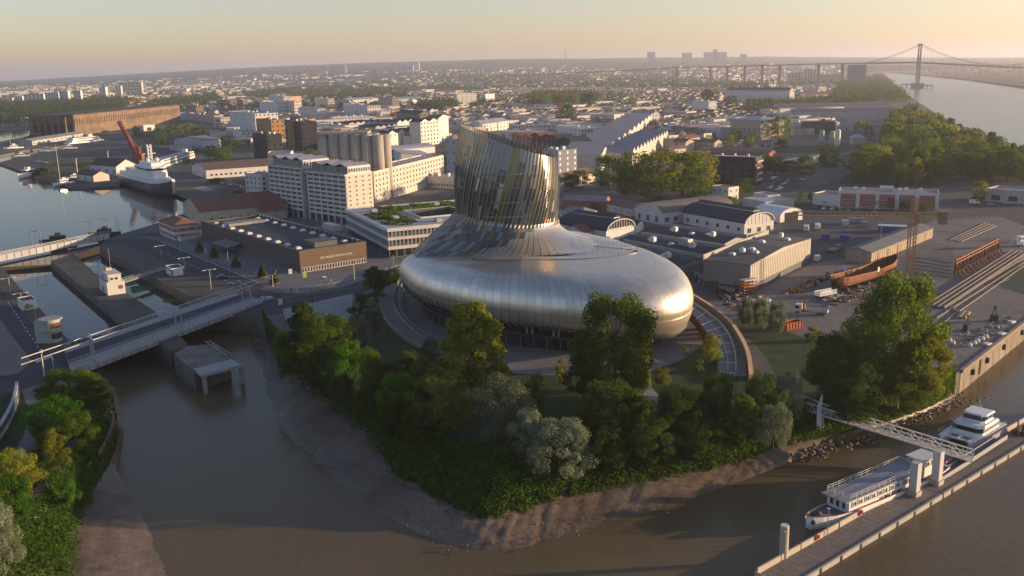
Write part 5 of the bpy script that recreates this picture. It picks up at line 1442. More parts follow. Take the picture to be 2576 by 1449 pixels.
# small boats in the basin
def boat(x,y,L,rz,label,mast=0,cat="boat",dark=False,group=None,name="small_boat"):
 t=thing(name,label,cat,at(x,y,BZ),R(rz),group);hb_,rows=hull([(0,.1,1.6*L/10,.3),(L*.15,L*.10,1.5*L/10,0),(L*.5,L*.15,1.3*L/10,-.2),(L*.9,L*.13,1.3*L/10,-.1),(L,L*.11,1.4*L/10,.1)],8)
 hb_.obj("hull",M("dark_barge",(.04,.042,.05),.7)if dark else BW,t,fix=True);b=MB();b.box(L*.3,-L*.09,L*.1,L*.72,L*.09,L*.26);b.box(L*.45,-L*.07,L*.26,L*.6,L*.07,L*.34);b.obj("cabin",DARKM if dark else BW,t)
 b=MB();b.box(L*.29,-L*.092,L*.18,L*.73,L*.092,L*.23);b.obj("windows",GLS,t)
 if mast:b=MB();b.tube((L*.38,0,L*.2),(L*.38,0,mast),.22,6,r2=.12);b.beam((L*.38,-L*.1,mast*.6),(L*.38,L*.1,mast*.6),.14);b.beam((L*.38,0,mast*.16),(L*.8,0,mast*.15),.3);b.obj("mast",WPAINT,t)
 return t
hm_=hat(137,470,366,BZ)
boat(133,470,17,60,"white sailing catamaran with one very tall mast off the peninsula",hm_,"sailboat",name="sailing_boat")
boat(46,450,24,80,"old rusty white workboat at the peninsula's left tip",9,"boat",name="workboat")
boat(82,446,20,70,"dark workboat moored beside the rusty white one",6,"boat",True,name="workboat")
boat(163,453,14,30,"white and blue motorboat ashore at the small pale house",0)
boat(100,617,16,15,"dark barge moored behind the white girder bridge, left one",0,"barge",True,name="barge")
boat(222,598,15,15,"dark barge moored behind the white girder bridge, right one",0,"barge",True,name="barge")
boat(10,378,20,40,"white boat at the far left of the upper basin",12)
boat(30,398,16,20,"orange topped pontoon boat at the far left pontoon",0)
boat(95,384,18,20,"white boat on the far strip of basin, left of two",8);boat(150,378,18,20,"white boat on the far strip of basin, right of two",8)
boat(60,352,26,10,"dark barge before the submarine pens",0,"barge",True,name="barge")
for x,y,yt in((196,444,400),(275,420,381)):
 t=thing("lamp_post","tall floodlight post on the peninsula, %s"%("left" if x<200 else "right"),"lamp post",at(x,y));h=hat(x,y,yt);b=MB();b.tube((0,0,0),(0,0,h),.3,6);b.obj("pole",WPAINT,t);b=MB();b.box(-1,-.3,h,1,.3,h+.6);b.obj("floodlight",WPAINT,t)
# suspension bridge
sb=thing("suspension_bridge","long hazy suspension bridge with one tall pylon over the far river","bridge",(0,0,0));HZB=M("bridge_grey",(.22,.21,.21),.8)
PY=at(2307,221,WZ);topz=hat(2307,221,112,WZ)+WZ
DK=[(2307,157,PY.y),(2180,159,2960),(2100,160.5,3050),(1932,164,3250),(1703,170,3550),(1560,178,3800),(1338,187.5,4300),(1250,192,4600)]
D3=[atY(x,y,Y)for x,y,Y in DK];RT=[atY(2576,171,2840),atY(2900,186,2800)]
perp=V3((0,1,0))
for dx in(-8,8):
 b=MB();b.tube((PY.x,PY.y+dx,WZ),(PY.x,PY.y+dx,topz),3.6,8,r2=2.4);b.obj("pylon_leg",HZB,sb)
b=MB()
for z in(topz-3,topz*.62):b.box(PY.x-3,PY.y-10,z,PY.x+3,PY.y+10,z+5)
b.obj("cross_beam",HZB,sb);b=MB();b.box(PY.x-12,PY.y-18,WZ-2,PY.x+12,PY.y+18,WZ+14);b.obj("pylon_base",HZB,sb)
b=MB();path=[RT[1],RT[0]]+D3
for i in range(len(path)-1):b.beam(path[i],path[i+1],18,4.5 if i<3 else 3.5)
b.obj("deck",HZB,sb)
CB=9.5
for dx in(-10,10):
 b=MB();T_=V3((PY.x,PY.y+dx,topz));E1=D3[1]+V3((0,dx,2));E2=atY(2576,160,2840)+V3((0,dx,0))
 for E,sag in((E1,12),(E2,46)):
  pr=T_
  for i in range(1,17):
   u=i/16;q=T_.lerp(E,u)-V3((0,0,sag*4*u*(1-u)*.5));b.beam(pr,q,.8)
   dz=np.interp(q.x,[D3[1].x,PY.x,RT[0].x,RT[1].x],[D3[1].z,D3[0].z,RT[0].z,RT[1].z])
   if E is E2 and q.z>dz:b.beam(q,V3((q.x,q.y,dz)),.35)
   pr=q
 b.obj("cable",M("cable",(.30,.18,.16),.8),sb)
for i,x in enumerate((1703,1787,1830,1874,1918,1962,2060,2120)):
 Y=np.interp(x,[q[0]for q in DK][::-1],[q[2]for q in DK][::-1]);yd=np.interp(x,[q[0]for q in DK][::-1],[q[1]for q in DK][::-1]);p=atY(x,yd,Y);b=MB();b.box(p.x-3.5,p.y-5,hz(p.x,p.y)-4,p.x+3.5,p.y+5,p.z-1.5);b.obj("viaduct_pier",M("pier_tan",(.34,.27,.21),.85),sb)
ab=thing("anchor_block","hazy blocky anchorage under the left end of the suspended deck","building",(0,0,0));p=atY(2156,192,2960);b=MB();b.box(p.x-26,p.y-14,0,p.x+22,p.y+14,D3[1].z-4);b.obj("block",HZB,ab)
jt2=thing("river_dolphins","low timber landing stage around the foot of the bridge pylon","jetty",(0,0,0));b=MB();a,c=at(2262,218,WZ),at(2338,222,WZ);b.beam(a+V3((0,-20,8)),c+V3((0,-20,8)),5,3)
for i in range(7):p=a.lerp(c,i/6)+V3((0,-20,0));b.beam(p,p+V3((0,0,8)),2)
b.obj("stage",HZB,jt2)
# far landmarks
def slab(label,x0,x1,yb,yt,Y,D,m=WHITE,wn=None,name="apartment_slab",cat="apartment block"):
 if Y<8000:
  for Y in range(900,8000,20):
   g=atY((x0+x1)/2,yb,Y)
   if g.z<=hz(g.x,Y):continue
   break
  for Y in range(900,9000,20):
   g=atY((x0+x1)/2,yb,Y)
   if g.z<=hz(g.x,Y):break
 a,c=atY(x0,yb,Y),atY(x1,yb,Y);zt=atY((x0+x1)/2,yt,Y).z;zb=hz(a.x,Y);t=thing(name,label,cat,(a.x,a.y,zb));L=c.x-a.x;h=zt-zb
 wall_mesh('flat',L,D,h,0).obj("wall",m,t);roof_mesh('flat',L,D,h,0).obj("roof",GREYR,t)
 if wn:
  me=win_mesh(L/wn[0]*.55,h/wn[1]*.5,'far',WPAINT,GLS)
  for i in range(wn[0]):
   for j in range(wn[1]):link("window",me,t,(L*(i+.5)/wn[0],-.1,h*(j+.55)/wn[1]),0)
 return t
slab("long white apartment slab with dark vertical strips below the viaduct",1318,1420,208,194,2000,14,WHITE,(13,4))
slab("pale stepped apartment blocks in the haze before the bridge, left part",1982,2030,207,182,2300,16,CREAM,(6,6));slab("tallest of the pale hazy blocks before the bridge",2022,2052,207,175,2320,18,CREAM,(4,8));slab("pale hazy block at the right end before the bridge",2055,2114,207,187,2290,16,CREAM,(7,5))
slab("cream apartment pair near the middle viaduct piers",1618,1676,208,194,2100,16,CREAM,(8,3))
for i,(x0,x1,yt,lab)in enumerate(((0,32,247,"first"),(38,58,242,"second"),(62,112,237,"third, longest"),(116,150,233,"fourth"),(152,174,229,"fifth and tallest"),(188,206,228,"sixth, standing apart"))):
 slab("sunlit white slab block above the left woods, %s from the left"%lab,x0,x1,262,yt,2300+40*i,14,WHITE,(5,5))
slab("far white chimneyed hall: the pale chimney",866,871,186,161,4200,12,WHITE,None,"chimney","chimney");slab("grey hall left of the far pale chimney",832,866,186,165,4210,30,GREYW,None,"hall","hall");slab("low white shed left of the far grey hall",797,823,188,179,4150,30,WHITE,None,"hall","hall")
slab("far pale wave roofed building catching the sun",1022,1055,178,157,5000,40,WHITE,None,"hall","hall");slab("dim grey base building under the wave roofed one",985,1040,180,164,5050,60,GREYW,None,"hall","hall")
slab("far dark twin slab on the horizon woods",1205,1250,170,155,6000,30,GREYW,None)
for x0,x1,yt,lab in((1630,1648,131,"hazy skyline tower, leftmost and narrow"),(1718,1740,133,"hazy skyline tower group, middle"),(1773,1828,131,"wide hazy skyline block, tallest of all"),(1796,1804,124,"spike on the wide hazy skyline block"),(1866,1878,136,"small hazy skyline tower, rightmost")):slab(lab,x0,x1,160,yt,8500,60,GREYW,None,"skyline_tower","tower block")
slab("white curved tower like a sail in the far left town",252,268,250,219,2600,20,WHITE,(2,6),"tower_block","tower block");slab("white slab with dark top storey right of the sail tower",302,358,236,207,3100,20,CREAM,(8,4));slab("narrow white twin tower beside the dark topped slab",292,306,240,216,2900,16,WHITE,(2,5),"tower_block","tower block")
for i,(x0,x1,yb,yt,Y)in enumerate(((430,560,214,207,2900),(470,640,205,199,3300),(560,700,222,214,2500),(640,760,212,206,2900),(690,830,222,213,2400),(850,960,208,201,2900),(420,470,232,224,2200),(300,420,214,209,3300),(1150,1215,216,207,2500),(1180,1240,220,212,2300))):
 slab("wide low pale warehouse in the far trading estate, group piece %s"%("abcdefghij"[i])if False else["wide pale warehouse left in the far trading estate","long thin pale warehouse along the far woods","wide pale warehouse nearer the apartment blocks","pale warehouse with a reddish flank in the far estate","large low warehouse over the cube houses","pale roofed depot in the middle distance woods","small pale depot above the orange roofed hall","long depot farthest left before the forest","white flat block right of the middle woods","white terraced block just below the other flat one"][i],x0,x1,yb,yt,Y,60,CREAM if i%2 else WHITE,None,"warehouse","warehouse")
tl_=thing("lattice_mast","thin radio mast far away on the horizon","mast",atY(1423,160,7000));tl_.location.z=hz(tl_.location.x,7000);b=MB();b.beam((0,0,0),(0,0,130),4);b.obj("mast",STEEL,tl_)
bk=MB();e=[W(1400,2500),W(1780,3600),W(2242,5100),W(2900,6500),W(6000,6500),W(4500,2500)]
struct(tess("far_bank",e,[],.3,HILLM))
# ================================================================= TREES
def leafmat(name,rgb,trans=.5):
 m=bpy.data.materials.new(name);m.use_nodes=True
 n=m.node_tree;n.nodes.remove(n.nodes["Principled BSDF"])
 geo=n.nodes.new("ShaderNodeNewGeometry");oi=n.nodes.new("ShaderNodeObjectInfo")
 nz=n.nodes.new("ShaderNodeTexNoise");nz.inputs["Scale"].default_value=.55;nz.inputs["Detail"].default_value=4
 n.links.new(geo.outputs["Position"],nz.inputs[0])
 mr=n.nodes.new("ShaderNodeMapRange");mr.inputs[1].default_value=.3;mr.inputs[2].default_value=.7;mr.inputs[3].default_value=.65;mr.inputs[4].default_value=1.4
 n.links.new(nz.outputs[0],mr.inputs[0])
 m2=n.nodes.new("ShaderNodeMapRange");m2.inputs[3].default_value=.75;m2.inputs[4].default_value=1.3
 n.links.new(oi.outputs["Random"],m2.inputs[0])
 m3=n.nodes.new("ShaderNodeMath");m3.operation='MULTIPLY'
 n.links.new(mr.outputs[0],m3.inputs[0]);n.links.new(m2.outputs[0],m3.inputs[1])
 vm=n.nodes.new("ShaderNodeVectorMath");vm.operation='SCALE';vm.inputs[0].default_value=rgb
 n.links.new(m3.outputs[0],vm.inputs["Scale"])
 df=n.nodes.new("ShaderNodeBsdfDiffuse");tr=n.nodes.new("ShaderNodeBsdfTranslucent");mx=n.nodes.new("ShaderNodeMixShader")
 v2=n.nodes.new("ShaderNodeVectorMath");v2.operation='MULTIPLY';v2.inputs[1].default_value=(1.5,1.4,.6)
 n.links.new(vm.outputs[0],v2.inputs[0])
 n.links.new(vm.outputs[0],df.inputs[0]);n.links.new(v2.outputs[0],tr.inputs[0]);mx.inputs[0].default_value=trans
 n.links.new(df.outputs[0],mx.inputs[1]);n.links.new(tr.outputs[0],mx.inputs[2])
 n.links.new(mx.outputs[0],n.nodes["Material Output"].inputs[0])
 return m
LEAF=dict(green=leafmat("leaf_green",(.095,.145,.02)),lime=leafmat("leaf_lime_sunlit",(.17,.19,.026)),dark=leafmat("leaf_dark",(.055,.09,.02)),silver=leafmat("leaf_silver",(.15,.18,.12),.25),olive=leafmat("leaf_olive",(.115,.125,.032)),vivid=leafmat("leaf_vivid",(.06,.15,.016)))  # lime also paints sun on foliage, dark also paints shade
BARK=M("bark",(.12,.09,.065),.95,.3,1.5,bump=.5)
nr_=np.random.RandomState(3)
def leaves(centers,radii,per,size,seed,squash=1.0):
 """leaf quads spread through the lobes of a crown, facing outwards, with ragged sizes"""
 r=np.random.RandomState(seed);V=[];
 for c,rad,n in zip(centers,radii,per):
  d=r.normal(size=(n,3));d/=np.linalg.norm(d,axis=1)[:,None]
  rr=rad*(r.uniform(.35,1,n)**.45)*r.uniform(.85,1.12,n)
  p=np.array(c)+d*rr[:,None]*np.array([1,1,squash])
  nn=d+r.normal(scale=.55,size=(n,3));nn[:,2]+=.35;nn/=np.linalg.norm(nn,axis=1)[:,None]
  t=np.cross(nn,r.normal(size=(n,3)));t/=np.linalg.norm(t,axis=1)[:,None]
  u=np.cross(nn,t);s=size*r.uniform(.6,1.35,n)[:,None];s2=s*r.uniform(.55,.95,n)[:,None]
  p[:,2]=np.maximum(p[:,2],.02);V.append(np.stack([p-t*s-u*s2*.3,p+u*s2,p+t*s+u*s2*.2,p-u*s2*.9],1))
 return np.concatenate(V).reshape(-1,3)
def quads_mesh(name,V,m):
 me=bpy.data.meshes.new(name);n=len(V)//4
 me.vertices.add(len(V));me.vertices.foreach_set("co",V.astype(np.float32).ravel())
 me.loops.add(len(V));me.loops.foreach_set("vertex_index",np.arange(len(V),dtype=np.int32))
 me.polygons.add(n);me.polygons.foreach_set("loop_start",np.arange(0,len(V),4,dtype=np.int32))
 me.materials.append(m);me.update(calc_edges=True)
 return me
def crown(kind,nleaf,size,seed):
 """unit-height crown, foot at z = 0"""
 r=np.random.RandomState(seed);C=[];Rr=[]
 if kind=='poplar':
  for i in range(60):
   z=r.uniform(.24,.97);w_=.20*(math.sin(math.pi*min(1,(z-.16)/.86)**.6)**.8)+.02
   a=r.uniform(0,6.28);q=w_*r.uniform(.78,1.28)*r.uniform(.2,1)**.5
   C.append((q*math.cos(a),q*math.sin(a),z));Rr.append(r.uniform(.05,.095))
 elif kind=='round':
  for i in range(90):
   z=r.uniform(.18,.92);w_=.36*max(.05,1-((z-.52)/.46)**2)**.5
   a=r.uniform(0,6.28);q=w_*r.uniform(.78,1.28)*r.uniform(.25,1)**.45
   C.append((q*math.cos(a),q*math.sin(a),z));Rr.append(r.uniform(.07,.13))
 elif kind=='willow':
  for i in range(76):
   z=r.uniform(.14,.90);w_=.46*max(.05,1-((z-.42)/.52)**2)**.5
   a=r.uniform(0,6.28);q=w_*r.uniform(.78,1.28)*r.uniform(.3,1)**.45
   C.append((q*math.cos(a),q*math.sin(a),z));Rr.append(r.uniform(.08,.16))
 elif kind=='column':
  for i in range(30):
   z=r.uniform(.12,.95);w_=.13*math.sin(math.pi*min(1,z*1.02))**.5
   a=r.uniform(0,6.28);q=w_*r.uniform(.78,1.28)*r.uniform(.2,1)**.5
   C.append((q*math.cos(a),q*math.sin(a),z));Rr.append(r.uniform(.05,.09))
 else: # bush
  for i in range(26):
   z=r.uniform(.12,.8);w_=.55*max(.05,1-(z/.95)**2)**.5
   a=r.uniform(0,6.28);q=w_*r.uniform(.78,1.28)*r.uniform(.2,1)**.5
   C.append((q*math.cos(a),q*math.sin(a),z));Rr.append(r.uniform(.10,.20))
 tot=sum(x*x for x in Rr);per_=[max(4,int(nleaf*x*x/tot))for x in Rr]
 return leaves(C,Rr,per_,size,seed+1,.85),C
def trunk_mesh(C,th,seed,lean=.02):
 r=random.Random(seed);b=MB()
 x,y=r.uniform(-lean,lean),r.uniform(-lean,lean)
 p=[Vector((0,0,-.04)),Vector((x*.4,y*.4,.2)),Vector((x,y,.5)),Vector((x,y,.8))]
 w_=[th,th*.8,th*.55,th*.2]
 for i in range(3):b.tube(p[i],p[i+1],w_[i],7,r2=w_[i+1])
 for c in r.sample(list(C),min(9,len(C))):
  c=Vector(c);k=max(.16,min(.6,c.z-.18));a=Vector((x*k*1.5,y*k*1.5,k))
  b.tube(a,a.lerp(c,.9),th*.3,5,r2=th*.08)
 return b.mesh("trunk",BARK)
PROTO={}
def proto(kind,q):
 """q: 0 close to the camera, 1 middle, 2 far"""
 k=(kind,q)
 if k not in PROTO:
  n,s={0:(21000,.0115),1:(2600,.024),2:(420,.05)}[q]
  if kind in('bush',):n,s=int(n*.5),s*1.7
  if kind=='column':n,s=int(n*.5),s*.85
  out=[]
  for v in range({0:3,1:3,2:3}[q]):
   V,C=crown(kind,n,s,hash_(kind)+31*v+q)
   out.append((quads_mesh("crown",V,LEAF['green']),trunk_mesh(C,.022 if kind!='bush' else .02,v+5)))
  PROTO[k]=out
 return PROTO[k]
def hash_(s):return sum(ord(c)*(i+1)for i,c in enumerate(s))%997
tcount=0
def tree(p,h,kind='round',leaf='green',wd=1.0,label=None,group=None,q=None,name="tree",cat="tree",rz=None):
 global tcount
 p=Vector(p);dist=p.length
 if q is None:q=0 if dist<330 else 1 if dist<900 else 2
 ps=proto(kind,q);v=ps[tcount%len(ps)];tcount+=1
 rz=rnd.uniform(0,6.28)if rz is None else rz
 if q==2:
  o=link(name,v[0],None,p,rz)
  o.scale=(h*wd,h*wd,h)
  o.material_slots[0].link='OBJECT';o.material_slots[0].material=LEAF[leaf]
  return tag(o,label,cat,group)
 t=thing(name,label,cat,p,rz,group);t.scale=(h*wd,h*wd,h)
 c=link("crown",v[0],t);c.material_slots[0].link='OBJECT';c.material_slots[0].material=LEAF[leaf]
 link("stems" if kind=='bush' else "trunk",v[1],t)
 return t
def treepx(x,y,ytop,kind,leaf,wpx,label,group=None,z=0.0,**kw):
 """foot at picture point (x, y), top at ytop, crown about wpx picture points wide"""
 p=at(x,y,z);h=max(1.2,hat(x,y,ytop,z))/.97
 wu={'poplar':.46,'round':.86,'willow':1.1,'column':.34,'bush':1.3}[kind]
 dep=p.y*math.cos(CAM_PITCH)+(CAM_H-z)*math.sin(CAM_PITCH)
 wd=(wpx/CAM_F*dep)/(wu*h)
 nm="bush" if kind=='bush' else{'poplar':'poplar_tree','willow':'willow_tree','column':'column_tree'}.get(kind,"broadleaf_tree")
 return tree(p,h,kind,leaf,wd,label,group,name=nm,cat="bush" if kind=='bush' else "tree",**kw)
NEAR=[
 # x, y foot, y top, kind, leaf, width, label, z
 (1190,1015,772,'poplar','lime',160,"tall golden lit poplar standing alone in front of the museum ring",0),
 (1545,1020,738,'round','green',205,"tall twin topped green tree hiding the right part of the museum front",0),
 (1600,1000,850,'round','lime',90,"lower sunlit tree leaning out right of the twin topped tree",0),
 (1470,1010,870,'poplar','green',90,"slim green tree at the left foot of the twin topped tree",0),
 (2255,1015,693,'round','green',225,"huge dense tree towering over the river bank by the quay corner",0),
 (2310,1020,830,'round','lime',140,"sunlit lower bough tree against the quay wall corner",0),
 (2160,1010,800,'round','green',130,"pale leaved tree on the left shoulder of the huge quay tree",0),
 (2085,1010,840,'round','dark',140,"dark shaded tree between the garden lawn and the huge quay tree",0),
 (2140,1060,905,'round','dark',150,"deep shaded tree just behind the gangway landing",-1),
 (2250,1050,930,'round','green',150,"low leafy tree on the slope under the huge quay tree",-1.5),
 (1270,1120,945,'willow','silver',170,"silver leaved willow in the middle of the bank thicket",-.5),
 (1410,1195,1058,'willow','silver',185,"broad silver willow lowest on the tip of the bank",-2),
 (1335,1160,1030,'willow','silver',110,"small silver willow between the two big silver willows",-1.5),
 (1110,1090,935,'round','olive',170,"olive gold bushy tree below the tall lit poplar",-.5),
 (1070,1060,900,'poplar','olive',80,"slim yellowing tree left of the tall lit poplar",0),
 (1350,1050,935,'column','lime',55,"small golden column tree before the terrace lawn",0),
 (1340,1065,960,'round','olive',60,"small dark gold tree behind the silver willow",0),
 (1410,965,900,'column','lime',32,"young lit sapling on the terrace edge",0),
 (820,940,790,'round','green',150,"bright green tree above the mud left of the museum",0),
 (770,900,765,'poplar','dark',75,"dark upright tree by the corner of the parking terrace",0),
 (905,905,795,'willow','silver',70,"grey leaved tree beside the left end of the walkway",0),
 (905,840,738,'column','dark',60,"dark narrow tree by the parking terrace wall",0),
 (940,860,760,'column','silver',55,"grey narrow tree touching the walkway rim",0),
 (945,758,672,'column','green',62,"tall narrow street tree between road and museum walkway",0),
 (990,720,675,'round','green',48,"round street tree right behind the walkway rim",0),
 (935,985,875,'willow','green',75,"pale topped rounded tree in the middle of the left thicket",0),
 (880,960,860,'round','vivid',90,"fresh green tree in the left thicket",0),
 (720,930,835,'poplar','green',60,"small green tree at the end of the lock wall",-.5),
 (730,960,880,'round','green',60,"leafy tree overhanging the mud by the lock wall",-1.5),
 (990,1000,905,'round','dark',110,"dark tree under the walkway's lower bend",0),
 (1030,985,885,'willow','dark',80,"dusky rounded tree beside the walkway end",0),
 (1000,1060,940,'round','vivid',95,"vivid green tree halfway along the left bank",0),
 (1085,905,850,'willow','silver',55,"blue grey shrub tree against the walkway deck",0),
 (930,1050,960,'willow','dark',80,"dark bushy tree over the left mud slope",-1.5),
 (1000,1105,1010,'willow','dark',90,"dark rounded tree hanging over the left mud slope",-2),
 (1060,1130,1020,'round','dark',100,"shaded tree low on the left of the bank tip",-2),
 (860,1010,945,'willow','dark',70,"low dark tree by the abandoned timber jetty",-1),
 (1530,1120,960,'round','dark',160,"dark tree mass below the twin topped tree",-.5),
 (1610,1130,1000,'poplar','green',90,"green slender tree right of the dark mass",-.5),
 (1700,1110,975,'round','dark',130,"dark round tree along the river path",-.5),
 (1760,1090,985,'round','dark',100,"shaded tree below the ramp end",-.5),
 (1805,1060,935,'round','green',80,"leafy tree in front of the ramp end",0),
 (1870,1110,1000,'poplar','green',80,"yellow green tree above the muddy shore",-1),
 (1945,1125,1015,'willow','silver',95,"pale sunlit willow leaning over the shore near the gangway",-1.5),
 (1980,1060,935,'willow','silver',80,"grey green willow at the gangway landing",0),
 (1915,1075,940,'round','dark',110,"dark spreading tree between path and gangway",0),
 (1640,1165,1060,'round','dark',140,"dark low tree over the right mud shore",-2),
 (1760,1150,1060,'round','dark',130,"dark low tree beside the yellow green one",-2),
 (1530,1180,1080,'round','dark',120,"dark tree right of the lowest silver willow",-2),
 (1790,915,838,'willow','lime',58,"sunlit rounded tree in the crook of the ramp",0),
 (1665,975,925,'round','olive',42,"small sunlit tree on the inner garden lawn",0),
 (1755,935,898,'bush','olive',34,"yellowish shrub beside the sunlit ramp tree",0),
 (1722,895,872,'bush','lime',24,"little bright shrub on the paved terrace",0),
 (1703,1000,960,'bush','olive',50,"brownish flower bush in the garden bed",0),
 (1877,825,750,'round','silver',42,"first of three pale poplars edging the shipyard, leftmost",0),
 (1912,835,753,'round','silver',42,"middle one of three pale poplars edging the shipyard",0),
 (1952,845,757,'round','silver',46,"third of three pale poplars edging the shipyard, by the orange panel",0),
 (2042,858,820,'bush','lime',42,"round yellow green bush by the shipyard fence",0),
 # left bank
 (180,1040,930,'round','green',150,"dense green tree filling the corner by the bridge",0),
 (240,1040,950,'round','dark',90,"dark tree leaning over the timber jetty near the bridge",0),
 (145,1120,1000,'round','vivid',150,"broad bright green tree in the middle of the left bank",0),
 (200,1150,1040,'round','green',110,"green tree beside the upper wooden walkway",0),
 (140,1205,1082,'poplar','lime',80,"yellow lit slim tree on the left bank",0),
 (40,1275,1135,'round','lime',130,"round yellow green tree at the left edge",0),
 (30,1345,1195,'round','vivid',110,"sunlit leafy tree below the round one at the left edge",0),
 (15,1440,1270,'willow','silver',110,"grey green willow in the lower left corner",0),
 (105,1225,1140,'round','dark',90,"dark shaded tree under the yellow lit slim tree",0),
 (175,1270,1200,'bush','vivid',60,"bright shrub beside the lower wooden walkway",-.5),
]
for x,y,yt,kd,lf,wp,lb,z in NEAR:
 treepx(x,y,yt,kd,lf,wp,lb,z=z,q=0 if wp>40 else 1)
# ground cover on the banks
def cover(name,samp_,u0,u1,v0,v1,n,size,leaf,label,seed):
 r=np.random.RandomState(seed);a,b_,c,samp=samp_;V=[]
 P=[]
 for i in range(n):
  u=r.uniform(u0,u1);v=r.uniform(v0,v1)
  edge=v1+.10*noise.noise(Vector((u*40,2,seed)))+.10*noise.noise(Vector((u*150,7,seed)))
  v=v0+(v-v0)*(edge-v0)/(v1-v0)
  p=samp(a,u).lerp(samp(b_,u),v/.35)if v<.35 else samp(b_,u).lerp(samp(c,u),(v-.35)/.65)
  hgt=max(.2,(1.6+1.5*noise.noise(Vector((p.x*.12,p.y*.12,4))))*min(1,(edge-v)*14+.15))
  P.append((p.x,p.y,p.z+.1+r.uniform(0,1)*hgt))
 P=np.array(P);m=len(P)
 d=r.normal(size=(m,3));d[:,2]=np.abs(d[:,2])+.5;d/=np.linalg.norm(d,axis=1)[:,None]
 t=np.cross(d,r.normal(size=(m,3)));t/=np.linalg.norm(t,axis=1)[:,None];w_=np.cross(d,t)
 s=size*r.uniform(.5,1.4,m)[:,None]
 V=np.stack([P-t*s,P+w_*s*.7,P+t*s,P-w_*s*.7],1).reshape(-1,3)
 o=link(name,quads_mesh(name,V,LEAF[leaf]));o["kind"]="stuff";o["label"]=label
cover("ground_cover",BK,0,1,-.10,.40,60000,.23,'vivid',"dense low green growth covering the museum side bank",11)
cover("brambles",BK,0,1,-.10,.36,24000,.30,'dark',"dark brambles tangled through the growth on the museum side bank",21)
cover("reeds",BK,0,1,-.05,.47,11000,.2,'olive',"straggling yellowish reeds at the edge of the mud",31)
cover("ground_cover",BKL,0.25,1,-.1,.43,18000,.2,'vivid',"low green growth on the left bank",12)
cover("brambles",BKL,0.1,1,-.1,.38,5000,.36,'dark',"dark brambles on the left bank",22)
# ================================================================= GROVES, STREET TREES, WOODS
gr=random.Random(77)
BLD_FOOT[:]=footprints()
def T(lst,kinds,leafs,label,group,name=None):
 for i,(x,y,yt,wpx)in enumerate(lst):
  treepx(x,y,yt,kinds[i%len(kinds)],leafs[i%len(leafs)],wpx,label if isinstance(label,str)else label[i],group)
T([(1530,478,392,95),(1600,482,380,110),(1660,495,376,130),(1720,490,384,120),(1762,484,378,100),(1580,500,420,70),(1745,505,440,85),(1640,510,440,70)],['round'],['green','green','lime','green','lime','dark','green','dark'],
 ["big plane tree at the left end of the grove behind the museum","second plane tree of the grove, beside the toothed roofs","broadest plane tree in the middle of the grove, lit yellow green","plane tree right of the broadest one","rightmost tall plane tree, next to the black apartment block","dark undergrowth tree below the left plane trees","low green tree in front of the rightmost planes","low dark tree before the broadest plane"],"grove of plane trees behind the museum")
T([(1460,470,428,50),(1432,478,440,40),(1850,498,468,46),(1868,490,448,60),(1838,530,495,50),(1498,530,508,32),(1588,570,545,26),(2015,506,480,22),(2040,508,482,20),(2080,512,486,22),(2145,520,490,26),(2180,522,496,24),(2205,524,500,24),(2242,526,498,26),(2275,528,504,26),(2325,532,508,26),(2462,510,456,44),(2455,450,425,34)],['round'],['dark','dark','green','dark','green','olive','lime','green','green','green','lime','green','dark','green','green','green','lime','green'],
 ["dark tree below the blue grey block","dark low tree at the stone house","tree beside the cream two storey house","dark tall tree between the cream house and the parked cars","round bright tree behind the black vaulted hall","small round yellowing tree by the red brick shed","bright shrub tree left of the brown vaulted hall","first small street tree left of the office annex","second small street tree left of the office annex","small street tree at the office annex wall","first street tree before the red bays","second street tree before the red bays","third street tree before the red bays","fourth street tree before the red bays","fifth street tree before the red bays","last street tree before the red bays, rightmost","lone yellow green tree on the right road","tree behind the grey right edge building"],None)
T([(2085,430,368,58),(2022,452,392,54),(1912,440,382,60),(1950,440,392,70),(1985,440,405,60),(1870,432,395,40)],['round'],['dark','green','dark','dark','dark','green'],["tall round tree alone before the concrete building","open crowned tree above the parked cars by the wall","dark tree right behind the black apartment block","dark broad tree in the hedge belt of the yard","lower dark tree at the end of the hedge belt","green tree behind the black apartment block's roof"],None)
# avenue trees of the car park
for j,(x0,y0,x1,y1,lab)in enumerate(((1775,372,1822,318,"left"),(1832,372,1878,330,"middle"),(1880,374,1925,322,"right"))):
 for i in range(7):
  x=x0+(x1-x0)*i/6;y=y0+(y1-y0)*i/6;treepx(x,y,y-26+i,'round','lime' if i%2 else 'green',24,"sunlit avenue tree in the %s row of the far car park"%lab,"%s avenue row of the far car park"%lab)
